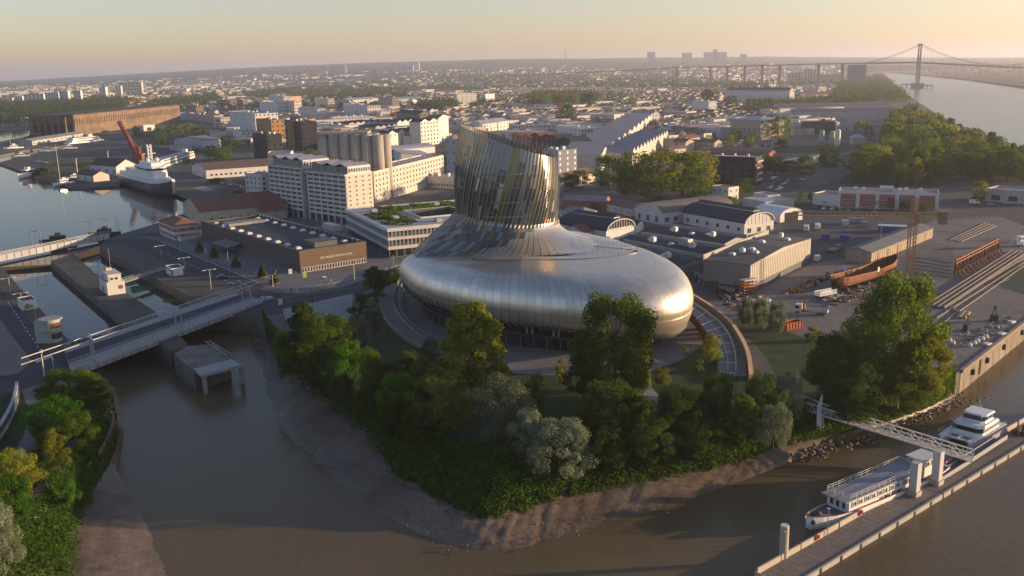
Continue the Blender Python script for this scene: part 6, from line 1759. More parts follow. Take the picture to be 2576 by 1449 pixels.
# left side trees
T([(402,372,322,36),(440,350,312,60),(480,346,308,40),(500,345,318,50),(575,392,340,50),(560,410,370,55),(530,400,366,40),(600,385,352,30),(470,412,398,22),(35,372,350,26),(345,345,316,24),(360,350,330,40),(120,448,430,40),(100,440,424,34),(205,425,408,40),(250,408,396,30),(597,322,288,26),(640,300,272,24),(800,262,240,40),(610,420,405,30),(505,392,372,30),(545,460,448,50)],['round'],['dark','green','lime','dark','dark','green','dark','dark','green','green','dark','green','olive','green','olive','olive','green','green','dark','dark','dark','vivid'],
 ["dark tree before the submarine pens' right half","broad tree left of the taupe boxes","yellow lit tree in the row before the terraced building","dark tree at the terraced building's left foot","dark tall tree left of the black block","green tree behind the long white warehouse","dark tree beside the metal barn","dark slim tree close to the ochre topped block","bush tree at the cruise ship's bow","round tree alone on the far left pontoon","dark tree touching the submarine pens","bushy tree before the white gatehouse","dry bush thicket on the peninsula shore, right","green thicket on the peninsula shore, left","round shrub on the dry meadow","small shrub by the quayside house","tree rising left of the terraced building","tree behind the terraced building","dark tree left of the cream tower block","dark tree at the long white warehouse's right end","dark tree right of the metal barn","bright hedge beside the apron"],None)
# quarter trees
qa=[(1345,270,240),(1375,272,238),(1410,276,240),(1445,274,236),(1480,272,236),(1425,312,262),(1240,305,288),(1590,276,246),(1780,262,226),(1800,250,222),(1650,250,238),(1470,240,228),(1530,232,220),(1890,275,245),(1905,275,248),(1920,274,246),(1935,274,248),(1950,300,270),(1838,278,240),(1700,230,216),(1620,225,212),(1560,214,203),(1440,208,196),(1965,350,290),(1950,345,315),(2165,335,300),(2185,350,318),(2240,400,350),(1965,380,350),(1908,305,280),(1300,300,284),(1500,330,318)]
for i,(x,y,yt)in enumerate(qa):treepx(x,y,yt,'round' if i%4 else 'poplar',gr.choice(['dark','green','olive','dark']),(y-yt)*gr.uniform(.8,1.3),"tree standing among the houses and yards of the quarter behind the museum","trees scattered through the quarter behind the museum")
# riverside woods on the right
ntw=0
wood=pts([(2120,470),(2230,405),(2215,350),(2262,305),(2292,288),(2350,320),(2450,375),(2570,420),(2700,470),(2600,480),(2420,460),(2330,470)])
wood2=pts([(2088,258),(2115,215),(2215,192),(2255,225),(2285,258),(2235,264),(2095,262)])
cand=[]
for poly,st,n0 in((wood,15,1),(wood2,26,2)):
 xs=[p.x for p in poly];ys=[p.y for p in poly];y=min(ys)
 while y<max(ys):
  x=min(xs)
  while x<max(xs):
   X,Y=x+gr.uniform(-5,5),y+gr.uniform(-5,5)
   if inside((X,Y),poly)and free(X,Y,-4)and not(1520>0 and inside((X,Y),[(p.x,p.y)for p in river])):cand.append((X,Y,n0))
   x+=st
  y+=st
cand.sort(key=lambda c:c[1])
WOODREST=[]
for k,(X,Y,n0)in enumerate(cand):
 if ntw<210:
  h=gr.uniform(12,21);lf_=gr.choice(['dark','green','dark','green','green','lime']);tree((X,Y,0),h,gr.choice(['round','round','poplar','round']),lf_,gr.uniform(.9,1.3),"%s tree in the riverside woods, %s"%(dict(dark="dark shaded",green="mid green",olive="olive gold",lime="bright yellow green")[lf_],"nearest the red bayed office" if Y<600 else "in the heart of the wood" if Y<800 else "towards the far bridge"),"%s trees of the riverside woods, %s part"%(lf_,"near" if Y<600 else "middle" if Y<800 else "far"),q=1 if Y<760 else 2,name="broadleaf_tree");ntw+=1
 else:WOODREST.append((X,Y))
# all farther woods: one mass of ragged clumps
def far_wood(name,P,label,seed,leaf='dark'):
 r=np.random.RandomState(seed);V=[]
 for(x,y,z,h,n)in P:
  c=r.normal(size=(n,3))*np.array([.30,.30,.24]);c[:,2]=np.clip(c[:,2]+.58,.1,1.05)
  p=np.array([x,y,z])+c*h;d=c-np.array([0,0,.5])+r.normal(scale=.25,size=(n,3));d/=np.linalg.norm(d,axis=1)[:,None]
  t=np.cross(d,r.normal(size=(n,3)));t/=np.linalg.norm(t,axis=1)[:,None];w_=np.cross(d,t);s=(h*(1.0/n)**.5*.75)*r.uniform(.6,1.3,n)[:,None]
  V.append(np.stack([p-t*s,p+w_*s*.8,p+t*s,p-w_*s*.8],1))
 o=link(name,quads_mesh(name,np.concatenate(V).reshape(-1,3),LEAF[leaf]));o["kind"]="stuff";o["label"]=label
P=[(x,y,0,gr.uniform(12,19),50)for x,y in WOODREST]
def scatter(n,poly_px,hmin,hmax,leafn,jitter=0):
 poly=[(p.x,p.y)for p in pts(poly_px)];xs=[p[0]for p in poly];ys=[p[1]for p in poly];out=[];k=0
 while len(out)<n and k<n*12:
  k+=1;x,y=gr.uniform(min(xs),max(xs)),gr.uniform(min(ys),max(ys))
  if inside((x,y),poly)and free(x,y,4):out.append((x,y,hz(x,y),gr.uniform(hmin,hmax),leafn))
 return out
P+=scatter(1240,[(0,268),(150,262),(260,252),(330,262),(310,285),(200,300),(60,318),(0,318),(-120,300)],12,20,60)
P+=scatter(520,[(380,262),(540,240),(560,262),(420,285),(340,290)],10,17,50)
P+=scatter(840,[(600,240),(720,228),(900,222),(1030,232),(1010,252),(830,268),(760,262),(640,262)],12,20,60)
P+=scatter(320,[(1050,272),(1150,262),(1150,282),(1080,285)],10,16,50)
P+=scatter(520,[(1330,272),(1500,268),(1505,240),(1345,240)],10,18,50)
P+=scatter(1400,[(880,216),(1150,205),(1500,208),(1700,205),(1900,214),(1900,230),(1500,222),(1150,232)],10,18,30)
P+=scatter(360,[(1880,290),(1940,285),(2200,262),(2100,255),(1990,262),(1840,288)],9,15,40)
for i in range(5200):
 y=1900+gr.random()**1.5*9500;ax=gr.uniform(-.62,.62);x=ax*y
 if noise.noise(Vector((x*.0011,y*.0007,9)))<(-.02 if y<5000 else-.25)or in_river(x,y):continue
 P.append((x,y,hz(x,y),gr.uniform(11,17),26 if y<4500 else 12))
far_wood("distant_woods",P,"dark belts of distant woodland across the plain",4)
# trees dotted through the old quarter, too small to tell one from the next
P2=scatter(840,[(1180,232),(1560,212),(1800,224),(1800,262),(1700,350),(1620,300),(1420,300),(1300,320),(1180,285)],6,11,40)
far_wood("garden_trees",P2,"garden trees dotted between the roofs of the old quarter",6,'green')
T([(560,520,500,26),(590,548,528,24),(600,500,478,28),(660,460,436,30),(700,330,306,26),(830,330,312,24),(850,345,328,22),(910,345,326,24),(950,318,300,22),(1120,420,396,28),(1140,460,440,26),(1060,405,388,22),(780,395,372,26),(1250,350,330,26),(1290,385,364,26),(1480,360,340,24),(1700,345,325,24),(620,372,350,30)],['round'],['green','dark','dark','green'],"small tree between the apartment blocks and warehouses left of the grove","small trees between the apartment blocks")
# ================================================================= BRIDGES, LOCK, BOATS, PONTOON
# ---- front road bridge
br=thing("road_bridge","grey steel road bridge over the lock mouth with overhead beams and railings","bridge",(0,0,0))
S0,S1=V3((-114.5,231,0)),V3((-84,305,0));N0,N1=V3((-127,254,0)),V3((-97,318,0))
def brp(u,v,z):return S0.lerp(S1,u).lerp(N0.lerp(N1,u),v)+V3((0,0,z))
b=MB();
b.poly([brp(0,0,.9),brp(1,0,.9),brp(1,1,.9),brp(0,1,.9)]);b.poly([brp(0,1,.1),brp(1,1,.1),brp(1,0,.1),brp(0,0,.1)])
b.poly([brp(0,0,.1),brp(1,0,.1),brp(1,0,.9),brp(0,0,.9)]);b.poly([brp(1,1,.1),brp(0,1,.1),brp(0,1,.9),brp(1,1,.9)])
b.poly([brp(0,1,.1),brp(0,0,.1),brp(0,0,.9),brp(0,1,.9)]);b.poly([brp(1,0,.1),brp(1,1,.1),brp(1,1,.9),brp(1,0,.9)])
b.obj("deck",M("bridge_steel",(.30,.30,.30),.6,.12,.4),br)
b=MB();b.poly([brp(0,.34,.92),brp(1,.34,.92),brp(1,.78,.92),brp(0,.78,.92)]);b.obj("carriageway",ASPH,br)
for v in(0,.2,.32,.80,1.0):
 hgt=1.2 if v in(0,1.0,.80)else 1.0
 b=MB()
 for z in(hgt,hgt*.55):b.beam(brp(0,v,.9+z),brp(1,v,.9+z),.1)
 for i in range(37):b.beam(brp(i/36,v,.9),brp(i/36,v,.9+hgt),.09)
 b.obj("railing",M("galvanised",(.36,.37,.38),.5,.1,.4,metal=.3),br)
b=MB()
for v in(0.02,.25):b.beam(brp(0,v,.2),brp(1,v,.2),.5,1.5)
for i in range(28):b.beam(brp(i/27,.0,-.3),brp(i/27,-.025,.75),.18,.3)
b.obj("girder",M("bridge_steel",(.3,.3,.3)),br)
for k,u in enumerate((.10,.52,.93)):
 b=MB()
 for v in(.02,.32):b.beam(brp(u,v,.9),brp(u,v,7.2),.35)
 b.beam(brp(u,.0,7.2),brp(u,.34,7.2),.3);b.beam(brp(u,.02,5.8),brp(u,.12,7.1),.2)
 b.obj("portal",STEEL,br)
for v in(.06,.28):
 b=MB();b.beam(brp(-.18,v,7.0),brp(1.16,v,7.0),.22);b.obj("overhead_beam",M("galvanised",(.3,.3,.3)),br)
# ---- back bridge (white plate girder) with its masts
bb=thing("swing_bridge","low white plate girder bridge between basin and lock chambers","bridge",(0,0,0))
P0,P1=V3((-247,333,0)),V3((-193,444,0));dd=(P1-P0).normalized();nn=V3((-dd.y,dd.x,0));Lb=(P1-P0).length
for i in range(34):
 a,c=P0+dd*(Lb*i/34),P0+dd*(Lb*(i+.94)/34)
 b=MB();b.beam(a+V3((0,0,.9)),c+V3((0,0,.9)),.2,2.6);b.obj("girder_panel",M("shaded_girder",(.33,.33,.35),.6,.12,.2,objvar=.12),bb)  # girder grey rather than white: its shade is put into the colour
b=MB()
for i in range(35):b.beam(P0+dd*(Lb*i/34)-nn*.2,P0+dd*(Lb*i/34)-nn*.2+V3((0,0,3.6)),.16)
for z in(2.4,3.0,3.6):b.beam(P0-nn*.2+V3((0,0,z)),P1-nn*.2+V3((0,0,z)),.14)
b.obj("parapet",STEEL,bb)
b=MB();q=[P0+nn*.2,P1+nn*.2,P1+nn*9,P0+nn*9]
b.poly([(p.x,p.y,.9)for p in q]);b.poly([(p.x,p.y,.4)for p in q][::-1]);b.obj("deck",ASPH,bb)
for u in(.18,.45,.70,.93,1.0):
 b=MB();a=P0+dd*Lb*u;
 for k in(0,6):b.beam(a+nn*k+V3((0,0,.8)),a+nn*k+V3((0,0,9)),.22)
 b.beam(a+V3((0,0,9)),a+nn*6+V3((0,0,9)),.2);b.beam(a+V3((0,0,8)),a+nn*1.4+V3((0,0,9)),.16);b.obj("portal",STEEL,bb)
# ---- lock gates
for p,q,lab in(((175,858),(337,829),"timber lock gate closing the left chamber"),((401,799),(557,788),"dark timber lock gate closing the right chamber")):
 a,c=at(*p),at(*q);t=thing("lock_gate",lab,"lock gate",(0,0,0));m_=a.lerp(c,.5)+(c-a).normalized().cross(V3((0,0,1)))*2
 b=MB()
 for e in(a,c):
  b.beam(e+V3((0,0,-3)),m_+V3((0,0,-3)),.9,5.4)
  b.beam(e+V3((0,0,-.2)),m_+V3((0,0,-.2)),1.3,.3)
 b.obj("leaf",M("wet_timber",(.06,.05,.04),.8,.3,.6),t)
 obj_beams("handrail",STEEL,t,[(a+V3((0,0,.9)),m_+V3((0,0,.9))),(m_+V3((0,0,.9)),c+V3((0,0,.9))),(m_,m_+V3((0,0,.9))),(a,a+V3((0,0,.9)))],.08)
# ---- lock huts
lh=bld("white two level lock keeper's hut standing on the pier between the chambers",(252,728),(272,744),6,4.2,WHITE,GREYR,par=.5,win=(1,1,2.2,2.2,.3,2.5,1.0),name="lock_hut",cat="hut")
l_=lh["L"]
b=MB();b.box(1.2,.8,4.2,l_-.8,5.2,7.0);b.obj("upper_room",WHITE,lh)
for i in range(3):link("window",win_mesh(1.1,1.1,'plain',WPAINT,GLS),lh,(1.9+i*1.25,.78,5.7),0)
for i in range(2):link("window",win_mesh(1.1,1.1,'plain',WPAINT,GLS),lh,(l_-.78,2.0+i*1.6,5.7),R(90))
b=MB();b.box(1.0,.6,7.0,l_-.6,5.4,7.3);b.box(2,2,7.3,4,4,8.2);b.obj("roof_cap",CREAM,lh)
b=MB();b.lathe([(.75,0),(.75,.08)],20);o=b.obj("red_disc",M("faded_red",(.30,.07,.06),.7),lh,loc=(l_+.05,4.6,2.6));o.rotation_euler=(0,R(90),0)
b=MB();b.tube((2,4,8),(2,4,15),.08,5);b.obj("mast",STEEL,lh)
fb_=thing("footbridge","narrow wooden footbridge from the lock hut across the right chamber","footbridge",(0,0,0));a,c=at(297,716),at(412,679)
obj_beams("deck",M("grey_planks",(.22,.21,.2),.85,.25,.8),fb_,[(a+V3((0,0,.4)),c+V3((0,0,.4)))],2.6,.4)
s_=(c-a).normalized().cross(V3((0,0,1)))
for k in(-1.2,1.2):
 b=MB()
 for z in(.9,1.5):b.beam(a+s_*k+V3((0,0,z)),c+s_*k+V3((0,0,z)),.08)
 for i in range(15):b.beam(a.lerp(c,i/14)+s_*k,a.lerp(c,i/14)+s_*k+V3((0,0,1.5)),.08)
 b.obj("handrail",STEEL,fb_)
kb=bld("blue and white kiosk at the end of the footbridge",(418,688),(432,697),5,3.0,M("kiosk_blue",(.12,.15,.27),.6),SLATE,par=.3,name="kiosk",cat="kiosk",parm=WPAINT)
b=MB();b.box(kb["L"]+.02,.6,.3,kb["L"]+.08,4.4,2.8);b.box(.5,-.08,.3,kb["L"]-.5,-.02,2.4);b.obj("white_panel",WPAINT,kb)
gh=bld("small pale hut with green graffiti on the grassy west lock bank",(46,772),(58,782),4.5,3.0,WHITE,SLATE,par=.3,name="hut",cat="hut")
b=MB()
for i,m in enumerate(((.5,.4,1.6,1.4),(2.0,.7,1.2,1.0),(1.1,1.4,1.0,.7))):b.box(gh["L"]+.01+i*.004,m[0],m[1],gh["L"]+.03+i*.004,m[0]+m[2],m[1]+m[3])
b.obj("graffiti",M("graffiti_green",(.10,.26,.12),.7,.5,2.0),gh)
ct=thing("control_tower","pale green two storey lock control cabin with round balcony roofs","control tower",at(124,858));h=hat(124,858,798)
b=MB();b.box(-2.6,-2.4,0,1.6,2.4,h-.6);b.obj("cabin",M("mint_render",(.34,.38,.34),.8,.1,.3),ct)
b=MB();b.lathe([(2.3,0),(2.3,h-.6)],20,(1.4,0,0));b.obj("round_bay",M("mint_render",(.3,.3,.3)),ct)
for z in(h-.6,h*.46):
 b=MB();b.lathe([(3.3,z),(3.3,z+.35)],24,(1.2,0,0));b.obj("round_slab",M("slab_grey",(.30,.31,.29),.8),ct)
for z in(h*.52,.6):
 b=MB()
 for k in range(5):
  a=R(-60+k*30);b.obox((1.4+2.28*math.cos(a),2.28*math.sin(a),z+.5),.12,1.05,1.6,a)
 b.obj("bay_window",GLASS("orange_lit_glass",(.20,.10,.06),.15),ct)  # orange light in the bay windows is painted into the glass colour
# ---- old concrete jetty with its slab on legs
jt=thing("concrete_jetty","ruined concrete pier head with a slab on two round legs standing in the channel","pier",(0,0,0))
top=pts([(436,888),(470,868),(540,862),(578,898),(488,930),(458,905)])
b=MB();b.prism([(p.x,p.y)for p in top],WZ-2,-.3);b.obj("pier_block",CONCD,jt,fix=True)
sl_=[at(x,y,-.2)for x,y in((487,928),(582,903),(607,918),(507,944))]
b=MB();b.prism([(p.x,p.y)for p in sl_],-.9,-.15,bottom=True);b.obj("slab",CONC,jt,fix=True)
for x,y in((511,946),(604,922)):
 p=at(x,y,-.9);b=MB();b.tube((p.x,p.y+.8,-.95),(p.x,p.y+.8,-8),.62,10);b.obj("leg",CONC,jt)
obj_beams("bracing",RUST,jt,[(at(515,946,-1.5),at(600,924,-3.5)),(at(515,950,-3.5),at(600,922,-1.5))],.2)
a,c=at(515,858,.3),at(572,893,.3);obj_beams("rail",STEEL,jt,[(a,c),(a+V3((1,.5,0)),c+V3((1,.5,0)))],.15)
# ---- pontoon, gangway and boats on the right
pn=thing("floating_pontoon","long plank decked floating pontoon with a beige side wall in the lower right","pontoon",(42.0,131.3,0),math.atan2(.63,.776))
PL=[(0,49.6),(50.2,112)]
DECK=M("deck_planks",(.19,.155,.135),.85,.22,.6,stretch=(1,1,1),objvar=.05)
for x0,x1 in PL:
 b=MB();b.box(x0,0,-6.7,x1,6,-5.35);b.obj("float",CONC,pn)
 b=MB();n=int((x1-x0)/.55)
 for i in range(n):
  x=x0+.3+i*(x1-x0-.6)/n;b.box(x,.4,-5.35,x+(x1-x0-.6)/n-.05,5.6,-5.2+.012*((i*7)%3))
 o=b.obj("plank_deck",DECK,pn);o["kind"]="stuff"
 b=MB();b.box(x0,0,-5.35,x1,.38,-5.0);b.obj("kerb",M("pontoon_edge",(.30,.28,.25),.8,.15,.5),pn)
 for i in range(int((x1-x0)/6)):
  b=MB();b.box(x0+3+i*6,-.12,-6.3,x0+3.5+i*6,0,-5.1);b.obj("fender",DARKM,pn)
BEIGE=M("beige_steel",(.40,.35,.29),.65,.1,.4)
for x0,x1 in((.3,12),(12.3,23.5),(24,31),(44,48.5),(56,70),(71,95),(96,111)):
 b=MB();b.box(x0,5.7,-5.2,x1,6,-4.1);b.obj("side_wall",BEIGE,pn)
b=MB();b.box(-.2,0,-6.7,0,6,-4.6);b.box(-2.6,1,-7,-.2,5.5,-5.6);b.obj("end_fender",BEIGE,pn)
b=MB();
for k in range(2):b.beam((52+0,3.2+k*1.6,-5.1),(84,3.2+k*1.6,-3.9),.12,1.0)
b.obj("ramp_rail",STEEL,pn)
b=MB();b.poly([(52,3.3,-5.1),(84,3.3,-4.1),(84,4.8,-4.1),(52,4.8,-5.1)]);b.obj("access_ramp",M("ramp_grating",(.12,.12,.125),.7),pn)
RED=M("lifebuoy_red",(.45,.06,.05),.5,.1,1)
rib=MB()
for i in range(14):
 a0,a1=2*math.pi*i/14,2*math.pi*(i+1)/14
 rib.tube((0,.5*math.cos(a0),.5*math.sin(a0)),(0,.5*math.cos(a1),.5*math.sin(a1)),.14,6)
rib_me=rib.mesh("lifebuoy",[RED])
axp=V3((.776,.63,0));nxp=V3((-.63,.776,0));o0=V3((42.0,131.3,0))
for s_,lab in((16.8,"red lifebuoy nearest the pontoon's open end"),(30.5,"red lifebuoy abreast of the riverboat's lettering"),(43.6,"red lifebuoy beside the first white pile"),(62,"red lifebuoy on the far pontoon below the gangway")):
 p=o0+axp*s_+nxp*5.55+V3((0,0,-4.4));o=link("lifebuoy",rib_me,None,p,math.atan2(.63,.776)+R(90));tag(o,lab,"lifebuoy","red lifebuoys along the pontoon")
for x,y,yt,r_,lab in((1970,1412,1322,.75,"round pale mooring pile at the pontoon's left end"),):
 p=at(x,y,WZ);h=hat(x,y,yt,WZ);t=thing("mooring_pile",lab,"pile",p);b=MB();b.tube((0,0,-2),(0,0,h),r_,14);b.obj("pile",BEIGE,t);b=MB();b.tube((0,0,h),(0,0,h+.1),r_*.9,14);b.obj("pile_cap",WPAINT,t)
for x,y,yt,lab in((2299,1245,1163,"square white pile in front, beside the riverboat's stern"),(2355,1217,1134,"square white pile behind, under the gangway's end")):
 p=at(x,y,-5.2);h=hat(x,y,yt,-5.2);t=thing("mooring_pile",lab,"pile",p,math.atan2(.63,.776));b=MB();b.box(-.75,-.75,.9,.75,.75,h);b.obj("shaft",M("pale_steel",(.46,.455,.45),.55,.08,.5),t);b=MB();b.box(-1,-1,0,1,1,.95);b.obj("collar",BEIGE,t)
# lamp poles on the pontoon
for s_,lab in((7.0,"thin lamp pole near the pontoon's open end"),(19.5,"thin lamp pole beside the riverboat's bow")):
 p=o0+axp*s_+nxp*5.4+V3((0,0,-5.2));t=thing("lamp_pole",lab,"lamp post",p);b=MB();b.tube((0,0,0),(0,0,5.2),.08,6);b.obj("pole",STEEL,t);b=MB();b.box(-.3,-.12,5.2,.3,.12,5.35);b.obj("lamp_head",WPAINT,t)
# gangway
gw=thing("gangway","white lattice gangway bridge sloping from the bank down to the pontoon","gangway",(0,0,0))
GA,GB_,GC=V3((59.5,203.5,.7)),V3((66.9,191.2,.6)),V3((92.4,175.6,-4.0))
for a,c,n in((GA,GB_,6),(GB_,GC,15)):
 s_=(c-a).normalized().cross(V3((0,0,1))).normalized()*1.15;u=V3((0,0,1.75))
 b=MB();b.beam(a,c,2.2,.16);b.obj("walkway",M("gangway_deck",(.34,.30,.26),.7,.2,.8),gw)
 for k in(-1,1):
  b=MB()
  b.beam(a+s_*k,c+s_*k,.22,.26);b.beam(a+s_*k+u,c+s_*k+u,.2,.22)
  for i in range(n+1):
   p=a.lerp(c,i/n);b.beam(p+s_*k,p+s_*k+u,.12)
   if i<n:
    q=a.lerp(c,(i+1)/n);b.beam(p+s_*k+(u if i%2 else V3()),q+s_*k+(V3()if i%2 else u),.12)
  b.obj("truss_side",WPAINT,gw)
b=MB();w0=GB_+V3((-.9,-.5,-3.5))
for k in range(8):
 z0,z1=k,k+1;f=lambda z:(.5 if z<5 else .5-.15*(z-5));g=lambda z:.14*max(0,z-5)
 for sx in(1,):
  b.poly([w0+V3((-f(z0)+g(z0),-.25,z0)),w0+V3((f(z0)+g(z0),-.25,z0)),w0+V3((f(z1)+g(z1),-.25,z1)),w0+V3((-f(z1)+g(z1),-.25,z1))])
  b.poly([w0+V3((f(z0)+g(z0),.25,z0)),w0+V3((-f(z0)+g(z0),.25,z0)),w0+V3((-f(z1)+g(z1),.25,z1)),w0+V3((f(z1)+g(z1),.25,z1))])
  b.poly([w0+V3((f(z0)+g(z0),-.25,z0)),w0+V3((f(z0)+g(z0),.25,z0)),w0+V3((f(z1)+g(z1),.25,z1)),w0+V3((f(z1)+g(z1),-.25,z1))])
  b.poly([w0+V3((-f(z0)+g(z0),.25,z0)),w0+V3((-f(z0)+g(z0),-.25,z0)),w0+V3((-f(z1)+g(z1),-.25,z1)),w0+V3((-f(z1)+g(z1),.25,z1))])
b.obj("fin_pylon",WPAINT,gw)
b=MB();b.tube(GB_+V3((0,0,-8)),GB_+V3((0,0,-.3)),.5,10);b.obj("support_leg",CONC,gw)
# passenger riverboat
rb=thing("riverboat","long white passenger riverboat with a flat grey roof deck moored along the pontoon","passenger boat",(51.0,151.2,WZ),math.atan2(23.1,34.1))
LB=41.5
st=[(0,.08,3.0,.8),(1.2,.8,2.8,-.1),(3,1.5,2.55,-.4),(6,2.25,2.25,-.5),(10,2.65,2.0,-.5),(20,2.7,1.8,-.5),(34,2.7,1.8,-.5),(39,2.5,1.95,-.4),(LB,2.1,2.1,.0)]
hb_,rows=hull(st,14);hb_.obj("hull",BW,rb,fix=True)
b=MB()
for i in range(len(st)-1):
 for k in(-1,1):b.beam((st[i][0],k*st[i][1],st[i][2]+.02),(st[i+1][0],k*st[i+1][1],st[i+1][2]+.02),.16,.12)
b.obj("rubbing_strake",M("strake_red",(.22,.06,.05),.6),rb)
b=MB();b.strip([(s[0],-s[1]*.93,s[2]-.45)for s in st],[(s[0],s[1]*.93,s[2]-.45)for s in st]);b.obj("deck",M("boat_deck_grey",(.13,.135,.155),.7,.15,.5),rb,fix=True)
b=MB();b.box(9,-2.35,1.4,31,2.35,4.1);b.obj("cabin",BW,rb)
b=MB();b.box(7.6,-2.7,4.1,31.6,2.7,4.3);b.obj("roof_deck",M("roof_deck_grey",(.25,.25,.27),.7,.12,.4),rb)
wm=win_mesh(1.25,1.05,'cross',WPAINT,GLS)
for i in range(10):
 x=10.4+i*1.75+(i//2)*.25;link("window",wm,rb,(x,-2.37,3.2),0);link("window",wm,rb,(x,2.37,3.2),R(180))
for y in(-1,0,1):link("window",win_mesh(.9,1.5,'plain',WPAINT,GLS),rb,(8.98,y*1.3,2.9),R(-90))
text_obj("LE PESCALUNE",1.05,.03,M("letter_black",(.03,.03,.035),.5),rb,(21.5,-2.42,1.55),(R(90),0,0))
b=MB()
cor=[(9,-2.5),(31,-2.5),(31,2.5),(9,2.5),(9,-2.5)]
for(x0,y0),(x1,y1)in zip(cor[:-1],cor[1:]):
 for z in(4.85,5.3):b.beam((x0,y0,z),(x1,y1,z),.06)
 n=max(1,int(max(abs(x1-x0),abs(y1-y0))/1.6))
 for i in range(n+1):b.beam((x0+(x1-x0)*i/n,y0+(y1-y0)*i/n,4.3),(x0+(x1-x0)*i/n,y0+(y1-y0)*i/n,5.3),.06)
b.obj("railing",WPAINT,rb)
b=MB();b.box(33,-1.7,1.5,37.2,1.7,5.2);b.obj("wheelhouse",BW,rb)
b=MB();b.box(32.5,-2.1,5.2,37.8,2.1,5.4);b.obj("wheelhouse_roof",WPAINT,rb)
for y in(-1,0,1):link("window",win_mesh(.9,1.0,'plain',WPAINT,GLS),rb,(32.98,y*1.05,4.4),R(-90))
for x in(34,36):link("window",win_mesh(1.1,1.0,'plain',WPAINT,GLS),rb,(x,-1.72,4.4),0)
b=MB();b.lathe([(.6,1.9),(.7,2.5),(.3,2.9)],8,(3.4,0,0));b.box(2.4,-.9,1.9,3.0,.9,2.5);b.obj("windlass",DARKM,rb)
b=MB();b.lathe([(.35,0),(.5,.4),(.2,.8)],8,(1.2,-.75,1.4));b.obj("anchor",DARKM,rb)
# white motor catamaran
ca=thing("catamaran","white motor catamaran with a wraparound windowed bridge beside the pontoon","catamaran",(93.6,186.4,WZ),R(41))
for y0 in(-3.0,3.0):
 stc=[(0,.05,1.9,.7),(1.0,.55,1.9,.1),(3.5,1.0,1.85,-.3),(10,1.15,1.7,-.4),(16,1.1,1.4,-.3),(18,1.0,.8,-.1)]
 hb_,rows=hull(stc,10);hb_.v=[(v[0],v[1]+y0,v[2])for v in hb_.v];hb_.obj("hull",BW,ca,fix=True)
b=MB();b.box(4.2,-4.0,1.45,17.4,4.0,1.85);b.box(.8,-3.6,1.5,4.2,-2.5,1.9);b.box(.8,2.5,1.5,4.2,3.6,1.9);b.box(2.0,-.25,1.5,4.2,.25,1.85);b.box(1.6,-3,1.5,2.0,3,1.8);b.obj("bridge_deck",BW,ca)
b=MB();b.poly([(2.0,-2.6,1.62),(4.2,-2.6,1.62),(4.2,-.25,1.62),(2.0,-.25,1.62)]);b.poly([(2.0,.25,1.62),(4.2,.25,1.62),(4.2,2.6,1.62),(2.0,2.6,1.62)]);b.obj("trampoline",M("net_grey",(.22,.21,.2),.9),ca)
def house_(x0,x1,w0,w1,z0,z1,rk,mat,name):
 b=MB();lo=[(x0,-w0),(x0+1,-w1),(x1,-w1),(x1,w1),(x0+1,w1),(x0,w0)]
 hi=[(x0+rk,-w0*.85),(x0+1+rk,-w1*.9),(x1-.2,-w1*.9),(x1-.2,w1*.9),(x0+1+rk,w1*.9),(x0+rk,w0*.85)]
 for i in range(6):
  j=(i+1)%6;b.poly([(*lo[i],z0),(*lo[j],z0),(*hi[j],z1),(*hi[i],z1)])
 b.poly([(*p,z1)for p in hi]);return b.obj(name,mat,ca)
house_(5.2,15,2.4,3.5,1.85,2.35,.3,BW,"saloon_base");house_(5.6,14.6,2.2,3.4,2.35,3.15,.8,GLS,"saloon_windows");house_(6.1,14.8,2.2,3.4,3.15,3.6,.9,BW,"saloon_roof")
house_(8.6,13.6,1.8,2.5,3.6,4.1,.2,BW,"bridge_base");house_(8.8,13.4,1.75,2.45,4.1,5.1,.6,GLSB,"bridge_windows");house_(8.9,14.2,1.9,2.6,5.1,5.4,.3,BW,"bridge_roof")
b=MB()
for k in range(7):
 y=-2.2+k*4.4/6;b.beam((9.0,y*.8,4.1),(9.55,y*.75,5.1),.1)
for s_ in(-1,1):
 for k in range(4):b.beam((10+k*1.1,s_*2.42,4.1),(10.4+k*1.05,s_*2.25,5.1),.1)
b.obj("window_posts",WPAINT,ca)
b=MB()
for s_ in(-1,1):
 for z in(2.3,2.75):b.beam((1.0,s_*3.9,z),(16.5,s_*3.95,z-.2),.06)
 for i in range(11):b.beam((1+i*1.55,s_*3.9,1.8),(1+i*1.55,s_*3.9,2.75),.06)
b.obj("guard_rail",STEEL,ca);b=MB();b.tube((12,0,5.4),(12,0,7.4),.06,5);b.beam((11.5,-.8,6.6),(11.5,.8,6.6),.12);b.obj("radar_mast",WPAINT,ca)
# rescue raft stack seen at the far right end
rt=thing("equipment_heap","heap of reddish rolled gear at the pontoon's far right end","equipment",at(2570,1092,-5.2));b=MB();r_=random.Random(4)
for i in range(16):b.obox((r_.uniform(-2,2),r_.uniform(-1.2,1.2),0),r_.uniform(.4,1.2),r_.uniform(.3,.8),r_.uniform(.3,1.6),r_.uniform(0,3),i%2)
b.obj("gear",[RUST,DARKM],rt)
